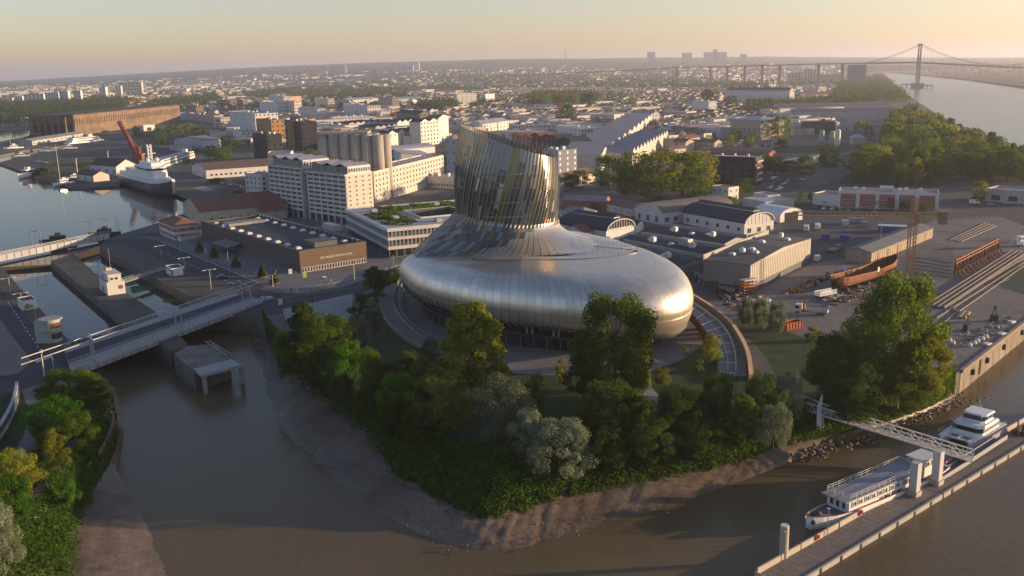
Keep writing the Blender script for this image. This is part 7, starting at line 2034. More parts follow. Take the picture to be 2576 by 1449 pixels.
# ---- left bank: timber walkways, ramp wall, signs
TIMB=M("old_timber",(.095,.075,.055),.95,.35,1.0,objvar=.3)
def timber_walk(label,path,wd,z,parent_n=1.2):
 t=thing("timber_walkway",label,"walkway",(0,0,0));P=catmull([at(x,y,z)for x,y in path],24,False)
 for i in range(23):
  a,c=P[i],P[i+1];d=(c-a).normalized();s_=V3((-d.y,d.x,0));L=(c-a).length;n=max(1,int(L/.9))
  for k in range(n):
   p=a.lerp(c,(k+.1)/n);q=a.lerp(c,(k+.85)/n)
   b=MB();b.beam(p-p+V3((0,0,0)),q-p,wd,.14);o=b.obj("plank",TIMB,t,loc=p)
 for sgn in(-1,1):
  b=MB()
  for i in range(23):
   d=(P[i+1]-P[i]).normalized();s_=V3((-d.y,d.x,0))*wd/2*sgn
   for zz in(.6,1.1):b.beam(P[i]+s_+V3((0,0,zz)),P[i+1]+s_+V3((0,0,zz)),.12)
   b.beam(P[i]+s_+V3((0,0,-6)),P[i]+s_+V3((0,0,1.15)),.22)
   if i%2:b.beam(P[i]+s_+V3((0,0,-.2)),P[i]+s_*1.9+V3((0,0,-5)),.2)
  b.obj("timber_rail",M("pale_timber",(.17,.13,.09),.9,.3,.8),t)
timber_walk("upper half of the old timber walkway on the left bank",[(262,1050),(255,1085),(238,1125),(222,1150)],4.2,-1.6)
timber_walk("lower half of the old timber walkway running to the corner",[(205,1172),(165,1215),(120,1265),(70,1320),(20,1380)],4.2,-1.6)
b=MB();q=[at(x,y,WZ+.5)for x,y in((306,1080),(302,1110),(290,1150),(272,1190),(262,1208))]
for i in range(4):b.beam(q[i],q[i+1],.5,.6)
for i in range(24):p=q[0].lerp(q[4],i/23);b.beam(p+V3((0,0,-2)),p+V3((-2.5,.5,4.2)),.25)
tag(b.obj("timber_fender",TIMB),"leaning timber fender piles along the left bank's edge","fender")
for x,y,lab in((108,1306,"small white notice board on the lower walkway, right one"),(84,1332,"larger white notice board on the lower walkway, left one")):
 t=thing("notice_board",lab,"sign",at(x,y,-1.5),R(20));b=MB();b.box(-.8,-.06,1.0,.8,.06,2.4);b.obj("board",WPAINT,t);b=MB()
 for k in(-.6,.6):b.box(k-.05,.06,0,k+.05,.14,2.2)
 b.obj("posts",STEEL,t)
 b=MB();
 for k in range(3):b.box(-.6,-.07,1.3+k*.3,.5,-.061,1.38+k*.3)
 b.obj("print_lines",DARKM,t)
rw=thing("curved_ramp_wall","pale curved ramp parapet with dark railings at the left edge","wall",(0,0,0))
P=catmull([at(x,y)for x,y in((46,987),(43,1012),(30,1050),(5,1095),(-30,1140),(-80,1190))],30,False)
b=MB()
for i in range(29):b.beam(P[i]+V3((0,0,2.6)),P[i+1]+V3((0,0,2.6)),.7,.4);b.beam(P[i]+V3((0,0,.25)),P[i+1]+V3((0,0,.25)),.5,.5)
b.obj("coping",M("pale_coping",(.38,.38,.39),.7),rw)
for i in range(0,29):b=MB();b.beam(P[i]+V3((0,0,.4)),P[i]+V3((0,0,2.5)),.14);b.obj("baluster",STEEL,rw)
b=MB()
for i in range(29):b.beam(P[i]+V3((-.4,0,1.4)),P[i+1]+V3((-.4,0,1.4)),.05,2.0)
b.obj("dark_infill",DARKM,rw)
b=MB();q=catmull([at(x,y,.2)for x,y in((799,912),(870,945),(950,985),(1026,1030))],24,False)
for i in range(23):
 b.beam(q[i]+V3((0,0,1.1)),q[i+1]+V3((0,0,1.1)),.12);b.beam(q[i]+V3((0,0,.6)),q[i+1]+V3((0,0,.6)),.08);b.beam(q[i],q[i]+V3((0,0,1.1)),.1)
tag(b.obj("bank_handrail",M("galvanised",(.3,.3,.3))),"long handrail running through the thicket above the mud","handrail")
for k,q in enumerate((((286,690),(318,680),(352,682),(356,694),(330,702),(292,704)),((330,722),(360,718),(402,716),(398,726),(360,732),(334,738)),((410,757),(440,752),(466,751),(455,758),(420,762)),((300,705),(340,706),(338,716),(312,718)))):
 o=tess("floating_weed",catmull([at(x,y,-3.6)for x,y in q],30),[],-3.585+.003*k,M("water_weed",(.045,.12,.015),.8,.4,.6,bump=.4));tag(o,"bright green weed floating in the right lock chamber",kind="stuff")
q=MB()
for dx in(0,.9):
 P=catmull([at(x+dx*6,y-dx*3,.06)for x,y in((408,602),(530,651),(640,700),(690,716),(760,722),(880,704),(1000,668))],60,False)
 for i in range(59):q.beam(P[i],P[i+1],.14,.06)
tag(q.obj("tram_rails",STEEL),"steel tram rails curving along the basin road and plaza","rails")
def stones(name,P,n,label,seed,m,spread=2.5,smin=.25,smax=1.1):
 r=random.Random(seed);b=MB()
 for i in range(n):
  t=r.random()*(len(P)-1);k=int(t);p=P[k].lerp(P[k+1],t-k);s=r.uniform(smin,smax)*r.uniform(.5,1)
  c=V3((p.x+r.gauss(0,spread),p.y+r.gauss(0,spread),p.z+r.uniform(-.3,.5)))
  q=[c+V3((s*r.uniform(.5,1)*math.cos(a*1.257),s*r.uniform(.5,1)*math.sin(a*1.257),0))for a in range(5)];tp_=c+V3((0,0,s*r.uniform(.4,.8)))
  for a in range(5):b.poly([q[a],q[(a+1)%5],tp_])
 o=b.obj(name,m);tag(o,label,kind="stuff")
stones("shore_rubble",[at(x,y,-5.4)for x,y in((1990,1150),(2100,1105),(2200,1080),(2320,1042),(2395,998))],800,"broken stone rubble along the shore by the gangway",2,M("rubble",(.17,.125,.09),.9,.4,.5))
stones("shore_rubble",[at(x,y,-4.2)for x,y in((660,850),(690,900),(740,945),(800,985))],260,"dark stones at the foot of the lock wall",3,CONCD,1.8)
stones("mud_lumps",[at(x,y,-5.6)for x,y in((760,1090),(900,1215),(1060,1320),(1200,1365),(1400,1335),(1650,1265),(1900,1180))],420,"lumps and scraps lying on the mud flat",5,TIMB,2.6,.1,.45)
# ================================================================= SHIPYARD, VEHICLES, STREET THINGS
YEL=M("crane_yellow",(.40,.22,.09),.65,.2,.5)
t=thing("tower_crane","tall yellowish tower crane with a long level jib over the shipyard","crane",at(2286,706));Yc=at(2286,706).y
def lz(x,y):p=atY(x,y,Yc);return V3((p.x-t.location.x,0,p.z))
zj=lz(2295,543).z
b=MB();lattice(b,(0,0,0),(0,0,zj),2.0,16,.16);b.obj("mast",YEL,t)
b=MB();lattice(b,(0,0,zj),(0,0,lz(2300,497).z),1.5,5,.15);b.obj("mast_head",YEL,t)
b=MB();b.box(-1.4,-1.4,zj-2.2,1.4,1.4,zj-1.7);b.box(.9,-1.6,zj-1.6,2.4,.2,zj+.6);b.obj("cab",YEL,t)
j0,j1=lz(2007,541),lz(2380,544)
b=MB();lattice(b,(-1,0,zj+.5),(j0.x,6,zj+.8),1.3,26,.12);b.obj("jib",YEL,t)
b=MB();lattice(b,(1,0,zj+.4),(j1.x,-2,zj+.4),1.2,8,.12);b.obj("counter_jib",YEL,t)
b=MB();b.box(j1.x-3.2,-3,zj-2.8,j1.x-.8,-1,zj+1.6);b.obj("counterweight",M("crane_ballast",(.25,.17,.11),.9),t)
tp2=V3((0,0,lz(2300,497).z));obj_beams("tie_rod",YEL,t,[(tp2,(j0.x*.62,4,zj+1.4)),(tp2,(j1.x*.8,-2,zj+1))],.1)
b=MB();b.beam((-18,2.5,zj+.2),(-18,2.5,zj-6),.08);b.box(-18.3,2.2,zj-6.5,-17.7,2.8,zj-6);b.obj("hoist",DARKM,t)
# rusty hull on the hard
p,q=at(2098,734),at(2252,686);d=(q-p);Lh=d.length
hu=thing("ship_hull","open rusty ship hull shored up on the shipyard hard","ship hull",(p.x,p.y,1.0),math.atan2(d.y,d.x))
st=[(0,1.6,4.2,1.4),(1.5,2.5,4.0,.6),(4,3.1,3.7,0),(Lh*.5,3.5,3.3,0),(Lh*.8,3.2,4.0,0),(Lh*.93,2.0,5.0,.5),(Lh,.15,5.8,1.8)]
hb_,rows=hull(st,14);hb_.obj("plating",RUST,hu)
b=MB()
for s in st[1:-1]:
 for k in(-1,1):b.beam((s[0],k*s[1]*.96,s[2]),(s[0],k*s[1]*.6,.5),.3)
b.strip([(s[0],-s[1]*.8,max(.6,s[3]+.7))for s in st],[(s[0],s[1]*.8,max(.6,s[3]+.7))for s in st]);b.obj("ribs",M("hull_inside",(.10,.055,.03),.95,.4,.5),hu)
b=MB()
for i in range(len(st)-1):
 for k in(-1,1):b.beam((st[i][0],k*st[i][1],st[i][2]),(st[i+1][0],k*st[i+1][1],st[i+1][2]),.35,.3)
b.obj("gunwale",RUSTO,hu)
b=MB()
for i in range(5):b.box(3+i*Lh/6,-3.2,-1,4+i*Lh/6,3.2,.1)
b.obj("blocks",TIMB,hu)
b=MB();b.box(Lh*.52,-3.7,2.9,Lh*.52+1.4,-3.6,4.6);b.obj("white_notice",WPAINT,hu)
# rusty staging frames
t=thing("staging_frame","long row of rusty raked staging frames beside the slipway","staging",(0,0,0));a,c=at(2400,698),at(2508,640);hgt=hat(2400,698,655)
s_=(c-a).normalized().cross(V3((0,0,1)))
for i in range(13):
 p=a.lerp(c,i/12);b=MB();b.beam(p,p+V3((0,0,hgt)),.5);b.beam(p+s_*3.6,p+V3((0,0,hgt*.55)),.3);b.beam(p+s_*1.6,p+V3((0,0,hgt*.9)),.25);b.obj("frame",RUSTO if i%2 else RUST,t)
b=MB()
for z in(hgt,hgt*.82):b.beam(a+V3((0,0,z)),c+V3((0,0,z)),.6,.35)
b.beam(a-s_*.8+V3((0,0,hgt*.9)),c-s_*.8+V3((0,0,hgt*.9)),.4);b.obj("top_beam",RUSTO,t)
# slipways
patch("slip_pit",[(2330,730),(2420,760),(2395,800),(2345,830),(2330,790)],M("slip_floor",(.045,.04,.03),.9,.4,.2),.03)if False else None
patch("slip_floor",[(2325,605),(2400,620),(2390,700),(2310,690),(2300,640)],M("slip_concrete",(.125,.115,.10),.9,.3,.15),.03)
patch("slip_floor",[(2475,718),(2576,655),(2680,640),(2640,700),(2576,742),(2500,716)],M("algae_slip",(.035,.045,.022),.7,.5,.12,bump=.4),.034)
mk=MB()
for i in range(5):
 a,c=at(2290+i*3,645+i*10),at(2398,663+i*9);mk.beam(a+V3((0,0,.12)),c+V3((0,0,.12)),.35,.2)
for(x0,y0,x1,y1)in((2345,830,2576,668),(2365,760,2560,640),(2378,768,2576,648),(2355,800,2576,660)):mk.beam(at(x0,y0,.15),at(x1,y1,.15),.5,.3)
for i in range(6):mk.beam(at(2350+i*9,742+i*5+10,.2),at(2385+i*6,752+i*5+8,.2),.5,.3)
for i in range(4):mk.beam(at(2390+i*9,603+i*1.5,.15),at(2480+i*9,560+i*2.5,.15),.6,.3)
tag(mk.obj("slipway_rails",M("rail_timber",(.24,.19,.14),.85,.25,.5)),"pale timber and steel rails of the slipways across the shipyard","rails")
t=thing("slipway_track","raised twin rail slipway track running up to the white cruiser","track",(0,0,0));q=[at(2352,770,.6),at(2565,632,.6)]
s_=(q[1]-q[0]).normalized().cross(V3((0,0,1)))
obj_beams("bed",M("track_bed",(.15,.13,.11),.9,.25,.3),t,[(q[0]-V3((0,0,.3)),q[1]-V3((0,0,.3)))],6.0,.5)
obj_beams("rail",M("rail_timber",(.2,.2,.2)),t,[(q[0]+s_*k+V3((0,0,.1)),q[1]+s_*k+V3((0,0,.1)))for k in(-2.6,-.9,.9,2.6)],.35,.3)
# cabin cruiser at the right edge
cb=thing("cabin_cruiser","white cabin cruiser hauled out at the right edge of the shipyard","boat",at(2552,622),R(20));st=[(0,.9,2.6,.8),(3,1.6,2.4,.5),(8,1.7,2.5,.5),(11,.9,2.9,.9),(12.4,.1,3.2,1.6)]
hb_,rows=hull(st,10);hb_.obj("hull",BW,cb,fix=True);b=MB();b.box(1.5,-1.3,2.3,7.5,1.3,4.4);b.obj("cabin",BW,cb)
for i in range(3):link("window",win_mesh(1.4,.9,'plain',WPAINT,GLS),cb,(2.6+i*1.9,-1.32,3.6),0)
b=MB();b.box(2,-.8,0,2.6,.8,.8);b.box(8,-.8,0,8.6,.8,.8);b.obj("cradle",RUST,cb)
# sheet pile quay
t=thing("quay_wall","tall rusty stained quay wall of the shipyard facing the river","quay wall",(0,0,0));a,c=at(2416,932),at(2576,808);c=a+(c-a)*1.8;d=(c-a).normalized();s_=d.cross(V3((0,0,1)))
b=MB();b.beam(a+s_*.25+V3((0,0,-.15)),c+s_*.25+V3((0,0,-.15)),.9,.9);b.obj("coping",M("quay_coping",(.23,.19,.15),.9,.25,.4),t)
n=34;SHP=M("sheet_piling",(.215,.175,.135),.9,.35,.35,stretch=(1,1,.3),objvar=.1)
for i in range(n):
 p,q=a.lerp(c,i/n),a.lerp(c,(i+.97)/n);b=MB();b.beam(p+s_*(.05+.05*(i%2))+V3((0,0,-3.6)),q+s_*(.05+.05*(i%2))+V3((0,0,-3.6)),.2,6.2);b.obj("wall_panel",SHP,t)
for i in(3,7,12,18):
 p=a.lerp(c,i/n)+s_*.5;b=MB();b.tube(p+V3((0,0,-2)),p+V3((0,0,-3.4)),.5,8);b.obj("fender",DARKM,t)
p=a.lerp(c,5/n)+s_*.35;b=MB()
for k in(0,.7):b.beam(p+d*k,p+d*k+V3((0,0,-5)),.12)
for k in range(12):b.beam(p+V3((0,0,-.4*k)),p+d*.7+V3((0,0,-.4*k)),.07)
b.obj("ladder",RUST,t)
p,q=at(2413,935),at(2360,925);b=MB();b.beam(p+V3((0,0,-3.4)),q+V3((0,0,-3.4)),.25,6.8);b.obj("corner_panel",CONCD,t)
# --- small yard things
def simple(name,label,cat,x,y,fn,m,rz=0,group=None,z=0):
 b=MB();fn(b);o=b.obj(name,m);o.location=at(x,y,z)+V3((0,0,0));o.rotation_euler=(0,0,R(rz));return tag(o,label,cat,group)
def winch(b):
 b.box(-1.2,-1,0,1.2,1,.5);b.box(-.8,-.8,.5,.8,.8,1.9);b.tube((-1,0,1.3),(1,0,1.3),.7,10);b.beam((-.6,0,1.9),(0,0,4.2),.2);b.beam((.6,0,1.9),(0,0,4.2),.2);b.box(-.3,-.3,4,.3,.3,4.6)
simple("dock_winch","black dock winch on the quay, left of the two","winch",2433,832,winch,DARKM,20)
simple("dock_winch","black dock winch on the quay, right of the two and nearer the river edge","winch",2500,808,winch,DARKM,-15)
def timber(b):
 for i in range(4):b.box(i*.7,0,0+.1*(i%2),i*.7+.45,8,.5+.1*(i%2))
simple("timber_stack","bundle of long sunlit beams lying on the quay","timber",2406,800,timber,M("fresh_timber",(.42,.30,.17),.8),-35)
r_=random.Random(12)
for i,(x,y)in enumerate(((2460,862),(2472,857),(2482,852),(2440,873),(2452,868),(2390,862),(2398,868))):
 simple("buoy","white buoy lying among others on the quay","buoy",x,y,lambda b:b.lathe([(.1,0),(.55,.3),(.6,.7),(.3,1.1),(.1,1.4)],8),WPAINT,0,"white buoys lying on the quay")
for x,y,lab in((2484,868,"white flat crate near the quay edge, nearest the river"),(2520,842,"white flat crate by the right winch"),(2545,812,"white flat crate highest along the quay")):
 simple("crate",lab,"crate",x,y,lambda b:(b.box(-1,-.7,.1,1,.7,.6),b.box(-.9,-.6,0,-.6,.6,.1),b.box(.6,-.6,0,.9,.6,.1)),WPAINT,30)
def skip(b):
 for q in((-3,-1.3,3,-1.1),(-3,1.1,3,1.3),(-3,-1.1,-2.8,1.1),(2.8,-1.1,3,1.1)):b.box(q[0],q[1],.3,q[2],q[3],2.4)
 b.box(-3,-1.3,.2,3,1.3,.35)
 for i in range(6):b.box(-2.8+i*1.1,-1.42,.3,-2.6+i*1.1,-1.3,2.4)
simple("open_skip","bright orange open skip by the three pale poplars","skip",1990,828,skip,M("skip_orange",(.42,.10,.03),.6,.2,.6),25)
def container(b,L=6.0):
 b.box(0,0,.1,L,2.4,2.6)
 for i in range(int(L/.5)):b.box(.15+i*.5,-.06,.2,.4+i*.5,0,2.5)
 for x in(0,L-.15):b.box(x,-.07,.1,x+.15,0,2.6)
cb_=M("container_blue",(.06,.10,.26),.6,.2,.6);cg_=M("container_grey",(.24,.245,.26),.6,.15,.6);cw_=M("container_white",(.5,.5,.5),.6,.15,.6)
for x,y,m,L,rz,lab in((2208,583,cb_,12,-22,"blue double container with a pale roof beside the dry grass"),(2065,604,cb_,3.5,-20,"small blue container left of its darker twin"),(2111,606,cb_,4,-20,"small dark blue container right of its twin"),(2118,568,cw_,3,-20,"pale box container at the left of the grey trio"),(2134,562,cg_,7,-20,"grey container in the middle of the trio"),(2166,572,cg_,3,-20,"grey short container at the right of the trio")):
 o=simple("shipping_container",lab,"container",x,y,lambda b,L=L:container(b,L),m,rz)
 if L==12:b=MB();b.box(-.1,-.1,2.6,12.1,5,2.8);b.box(0,2.4,.1,12,4.9,2.6);b.obj("pale_roof",cw_,o)
def heap(name,label,cat,pl,n,mats,hmax,seed,smax=1.6):
 r=random.Random(seed);b=MB();P=[at(*q)for q in pl]
 for i in range(n):
  p=P[0].lerp(P[1],r.random()).lerp(P[3].lerp(P[2],r.random()),r.random())
  b.obox((p.x,p.y,.03),r.uniform(.3,smax),r.uniform(.2,smax*.6),r.uniform(.2,hmax)*(.5+.5*r.random()),r.uniform(0,3.1),r.randrange(len(mats)))
 o=b.obj(name,mats);tag(o,label,cat);o["kind"]="stuff"
SCR=[RUSTO,M("scrap_orange",(.40,.19,.04),.8,.3),DARKM,CONC]
heap("scrap_heap","orange and black scrap heaped along the lane left of the hull","scrap",[(1958,740),(2090,690),(2100,696),(1985,752)],130,SCR,1.8,1)
heap("scrap_heap","dark drums and pallets stacked before the workshop","scrap",[(1800,735),(1885,728),(1890,752),(1810,756)],120,[DARKM,BLACKW,RUST,CONC],1.6,2)
heap("scrap_heap","timbers and fittings strewn below the rusty hull","scrap",[(2055,758),(2170,722),(2180,745),(2080,775)],110,[TIMB,RUST,CONC,M("pale_timber",(.2,.2,.2))],1.0,3,2.6)
heap("scrap_heap","loose steel lengths lying beside the left end of the low yard fence","scrap",[(1810,762),(1920,745),(1960,760),(1850,785)],70,[WPAINT,RUSTO,CONC,DARKM],.7,4,3.0)
heap("scrap_heap","small fittings scattered on the quay around the winches","scrap",[(2400,850),(2540,790),(2560,800),(2420,890)],60,[CONC,TIMB,DARKM,WPAINT],.5,6,.9)
heap("scrap_heap","blue tanks and machines stacked in the corner of the workshop yard","scrap",[(1735,690),(1790,672),(1800,690),(1750,715)],60,[WPAINT,M("drum_blue",(.08,.13,.26),.6),GREYW,DARKM],2.6,7)
t=thing("pallet_rack","tall orange rack of pallets against the workshop corner","rack",at(1872,742),R(35));b=MB()
for k in range(4):b.box(0,0,.2+k*1.1,6,2,.4+k*1.1)
for x in(0,2,4,5.9):b.box(x,-.05,0,x+.12,.1,4.6);b.box(x,1.9,0,x+.12,2.05,4.6)
b.obj("rack",RUSTO,t);b=MB();b.box(-.2,-.3,4.6,6.2,2.3,4.9);b.obj("cover",M("tarp",(.42,.42,.42),.6),t)
t=thing("yard_trailer","white slatted trailer body standing under the rusty hull","trailer",at(2062,752),R(30));b=MB()
for k in range(3):b.box(0,0,.9+k*.5,8,.08,1.2+k*.5);b.box(0,2.3,.9+k*.5,8,2.38,1.2+k*.5)
b.box(0,0,.7,8,2.38,.85)
for i in range(8):b.box(i*1.12,-.05,.8,i*1.12+.1,.02,2.5)
b.obj("slatted_body",WPAINT,t);b=MB()
for x in(1.2,6.5):
 for y in(.1,2.3):b.tube((x,y-.12,.45),(x,y+.12,.45),.45,10)
b.obj("wheels",DARKM,t)
# --- vehicles
TYRE=M("tyre",(.02,.02,.02),.9)
def wheel_me(r=.33,w_=.22):
 b=MB();b.tube((0,-w_/2,0),(0,w_/2,0),r,12);b.tube((0,-w_/2-.01,0),(0,w_/2+.01,0),r*.5,8,1);return b.mesh("wheel",[TYRE,STEEL])
WH,WHB=wheel_me(),wheel_me(.5,.3)
def prof_body(prof,w_,mi=0):
 b=MB();n=len(prof);L_=[(x,-w_/2,z)for x,z in prof];R_=[(x,w_/2,z)for x,z in prof]
 b.poly(L_);b.poly(R_[::-1])
 for i in range(n):j=(i+1)%n;b.poly([L_[j],L_[i],R_[i],R_[j]])
 return b
CARB=prof_body([(-2.1,.3),(2.1,.3),(2.15,.7),(1.95,.88),(1.0,.95),(-1.75,1.0),(-2.1,.85)],1.75)
CARG=MB();lo=[(1.0,.80),(-1.75,.80),(-1.75,-.80),(1.0,-.80)];hi=[(.35,.62),(-1.35,.64),(-1.35,-.64),(.35,-.62)]
for i in range(4):j=(i+1)%4;CARG.poly([(*lo[i],.95),(*lo[j],.95),(*hi[j],1.42),(*hi[i],1.42)][::-1])
CARR=MB();CARR.box(-1.36,-.65,1.42,.36,.65,1.46)
def car_proto(m):
 k="car"+m.name;
 t=thing("parked_car",None,"car");
 link("body",CARB.mesh("body",[m]),t);link("windows",CARG.mesh("windows",[GLS]),t);link("roof",CARR.mesh("roof",[m]),t)
 for x in(-1.3,1.3):
  for y in(-.85,.85):link("wheel",WH,t,(x,y,.33))
 return t
def van_proto(m,name="parked_van"):
 t=thing(name,None,"van");prof_body([(-2.6,.4),(2.6,.4),(2.65,1.0),(2.0,1.3),(1.3,2.2),(-2.6,2.3)],1.9).obj("body",m,t)
 b=MB();b.poly([(2.03,-.8,1.32),(2.03,.8,1.32),(1.36,.75,2.16),(1.36,-.75,2.16)]);b.box(.6,-.97,1.35,1.5,-.955,2.0);b.box(.6,.955,1.35,1.5,.97,2.0);b.obj("windows",GLS,t)
 for x in(-1.6,1.6):
  for y in(-.9,.9):link("wheel",WH,t,(x,y,.34))
 return t
PAINTS={"white":M("car_white",(.62,.62,.62),.3),"silver":M("car_silver",(.32,.33,.35),.35,metal=.4),"black":M("car_black",(.03,.03,.035),.3),"blue":M("car_blue",(.08,.12,.22),.3),"red":M("car_red",(.30,.04,.04),.3),"grey":M("car_grey",(.14,.14,.15),.35)}
CARP={};first=set()
def car(x,y,rz,colr,label,group,van=False):
 k=(colr,van)
 if k not in CARP:CARP[k]=(van_proto if van else car_proto)(PAINTS[colr])
 o=CARP[k]
 if k in first:o=copy_thing(o)
 first.add(k);o.location=at(x,y,.03);o.rotation_euler=(0,0,R(rz));tag(o,label,"van" if van else "car",group);return o
cr=random.Random(3);cl=["white","silver","black","grey","white","blue","red"]
def rows(x0,y0,x1,y1,n,rz,where,grp):
 for i in range(n):
  if cr.random()<.12:continue
  c=cr.choice(cl);car(x0+(x1-x0)*i/max(1,n-1),y0+(y1-y0)*i/max(1,n-1),rz+cr.choice((0,180))+cr.uniform(-3,3),c,"%s car parked %s"%(c,where),grp)
rows(1938,474,1955,452,5,40,"in the left row of the yard beside the black apartment block","cars left row of the yard")
rows(1958,478,1982,456,6,40,"in the right row of the yard beside the black apartment block","cars right row of the yard")
rows(2004,470,2022,452,4,40,"along the concrete wall of the middle yard","cars by the concrete wall")
rows(1812,369,1838,350,10,20,"in the first tree lined row of the far car park","cars in the first far row")
rows(1850,368,1872,348,10,20,"in the second tree lined row of the far car park","cars in the second far row")
rows(1890,371,1930,366,8,-60,"along the near edge of the far car park","cars along the far car park edge")
rows(1705,380,1790,300,20,75,"along the long street","cars lining the long street")
rows(1730,384,1802,312,18,75,"on the right side of the long street","cars on the right of the long street")
rows(2222,352,2250,360,5,60,"in the clearing of the river woods","cars in the woodland clearing")
rows(95,408,122,412,5,-30,"on the basin peninsula","cars on the peninsula")
rows(560,462,600,470,5,-30,"behind the quay apron","cars behind the quay apron")
rows(2030,524,2200,534,9,60,"in the bays before the red bayed office","cars before the red bayed office")
for x,y,rz,c,v,lab in((2451,513,-20,"white",True,"white van alone on the far right road"),(2056,656,60,"white",True,"white van parked at the end of the workshop"),(1950,452,10,"white",True,"white van behind the black apartment block"),(1977,515,0,"black",False,"black car at the mouth of the tunnel tent"),(2535,513,0,"white",False,"white car in front of the grey right edge building"),(2079,462,70,"silver",False,"silver car alone in the middle yard"),(840,553,-45,"white",True,"white van under the gridded tower"),(2492,516,0,"silver",False,"silver car beside the lone yellow green tree"),(560,700,-40,"black",False,"dark car on the basin road")):
 car(x,y,rz,c,lab,None,v)
# flatbed lorry with crane
lt=thing("flatbed_lorry","white flatbed lorry with a small orange loader crane in the shipyard","lorry",at(2038,790),R(152))
prof_body([(2.6,.8),(4.6,.8),(4.7,1.6),(4.4,2.9),(2.6,2.9)],2.3).obj("cab",WPAINT,lt)
b=MB();b.poly([(4.70,-1,1.7),(4.70,1,1.7),(4.46,.95,2.7),(4.46,-.95,2.7)]);b.box(3.2,-1.17,1.7,4.3,-1.155,2.6);b.box(3.2,1.155,1.7,4.3,1.17,2.6);b.obj("windows",GLS,lt)
b=MB();b.box(-5.2,-1.2,1.05,1.4,1.2,1.25);b.box(-5.2,-1.2,1.25,-5.1,1.2,1.75);b.box(-5.2,-1.2,1.25,1.4,-1.12,1.75);b.box(-5.2,1.12,1.25,1.4,1.2,1.75);b.obj("flat_bed",M("bed_white",(.50,.47,.43),.7),lt)
b=MB();b.box(-5,-.5,.7,4.2,.5,1.05);b.obj("chassis",DARKM,lt)
b=MB();b.box(1.6,-.5,1.05,2.3,.5,3.0);b.beam((1.9,0,3.0),(1.4,0,4.0),.3);b.beam((1.4,0,4.0),(2.2,0,2.4),.24);b.obj("loader_crane",M("crane_orange",(.4,.1,.05)),lt)
for x in(-3.8,-2.6,3.5):
 for y in(-1,1):link("wheel",WHB,lt,(x,y,.5))
for x,y,lab,m in((2028,582,"white yard truck with a red beacon cab, left of two",PAINTS["white"]),(2056,578,"white tipper truck, right of two in the yard",PAINTS["white"]),(2118,700,"lorry with a blue container box behind the rusty hull",PAINTS["white"]),(2100,634,"dark tractor towing a tan trailer",PAINTS["grey"])):
 v=thing("truck",lab,"truck",at(x,y),R(70 if x<2090 else 40));prof_body([(1.6,.7),(3.4,.7),(3.4,1.5),(3.1,2.7),(1.6,2.7)],2.2).obj("cab",m,v)
 b=MB();b.poly([(3.42,-.9,1.55),(3.42,.9,1.55),(3.16,.85,2.5),(3.16,-.85,2.5)]);b.obj("windscreen",GLS,v)
 b=MB();b.box(-3.4,-1.1,.9,1.4,1.1,2.9 if x!=2100 else 1.8);b.obj("load_box",cb_ if x==2118 else M("tan_load",(.35,.26,.18),.8)if x==2100 else WPAINT,v)
 if x==2028:b=MB();b.box(2,-.6,2.7,2.8,.6,3.1);b.obj("beacon",RED,v)
 for xx in(-2.4,2.4):
  for yy in(-.95,.95):link("wheel",WHB,v,(xx,yy,.5))
# --- street furniture on the lock side
def tlamp(x,y,yt,label):
 t=thing("street_lamp",label,"street lamp",at(x,y),R(rnd.uniform(30,50)),"double armed street lamps by the lock");h=hat(x,y,yt)
 b=MB();b.tube((0,0,0),(0,0,h),.13,8,r2=.09);b.obj("pole",STEEL,t)
 b=MB();b.beam((-2.2,0,h),(2.2,0,h),.14);b.obj("cross_arm",STEEL,t)
 for k in(-2,2):b=MB();b.box(k-.5,-.18,h-.16,k+.5,.18,h-.04);b.obj("lamp_head",WPAINT,t)
for x,y,yt,lab in((405,645,618,"double armed lamp farthest along the basin road"),(465,677,648,"double armed lamp second from the far end of the basin road"),(531,726,678,"double armed lamp on the basin road behind the lock quay"),(591,744,708,"double armed lamp on the basin road nearest the front bridge"),(27,740,699,"double armed lamp on the west verge above the graffiti hut"),(55,762,737,"double armed lamp on the west verge beside the graffiti hut"),(92,812,775,"double armed lamp on the west verge nearest the control tower")):tlamp(x,y,yt,lab)
def pole(x,y,yt,label,r=.12,m=STEEL,cap=None):
 h=hat(x,y,yt);t=thing("lamp_post",label,"lamp post",at(x,y));b=MB();b.tube((0,0,0),(0,0,h),r,8,r2=r*.7);b.obj("pole",m,t)
 if cap:b=MB();b.box(-r*1.4,-r*1.4,h-.9,r*1.4,r*1.4,h);b.obj("lantern",cap,t)
SUNP=M("sand_pole",(.55,.46,.34),.6)
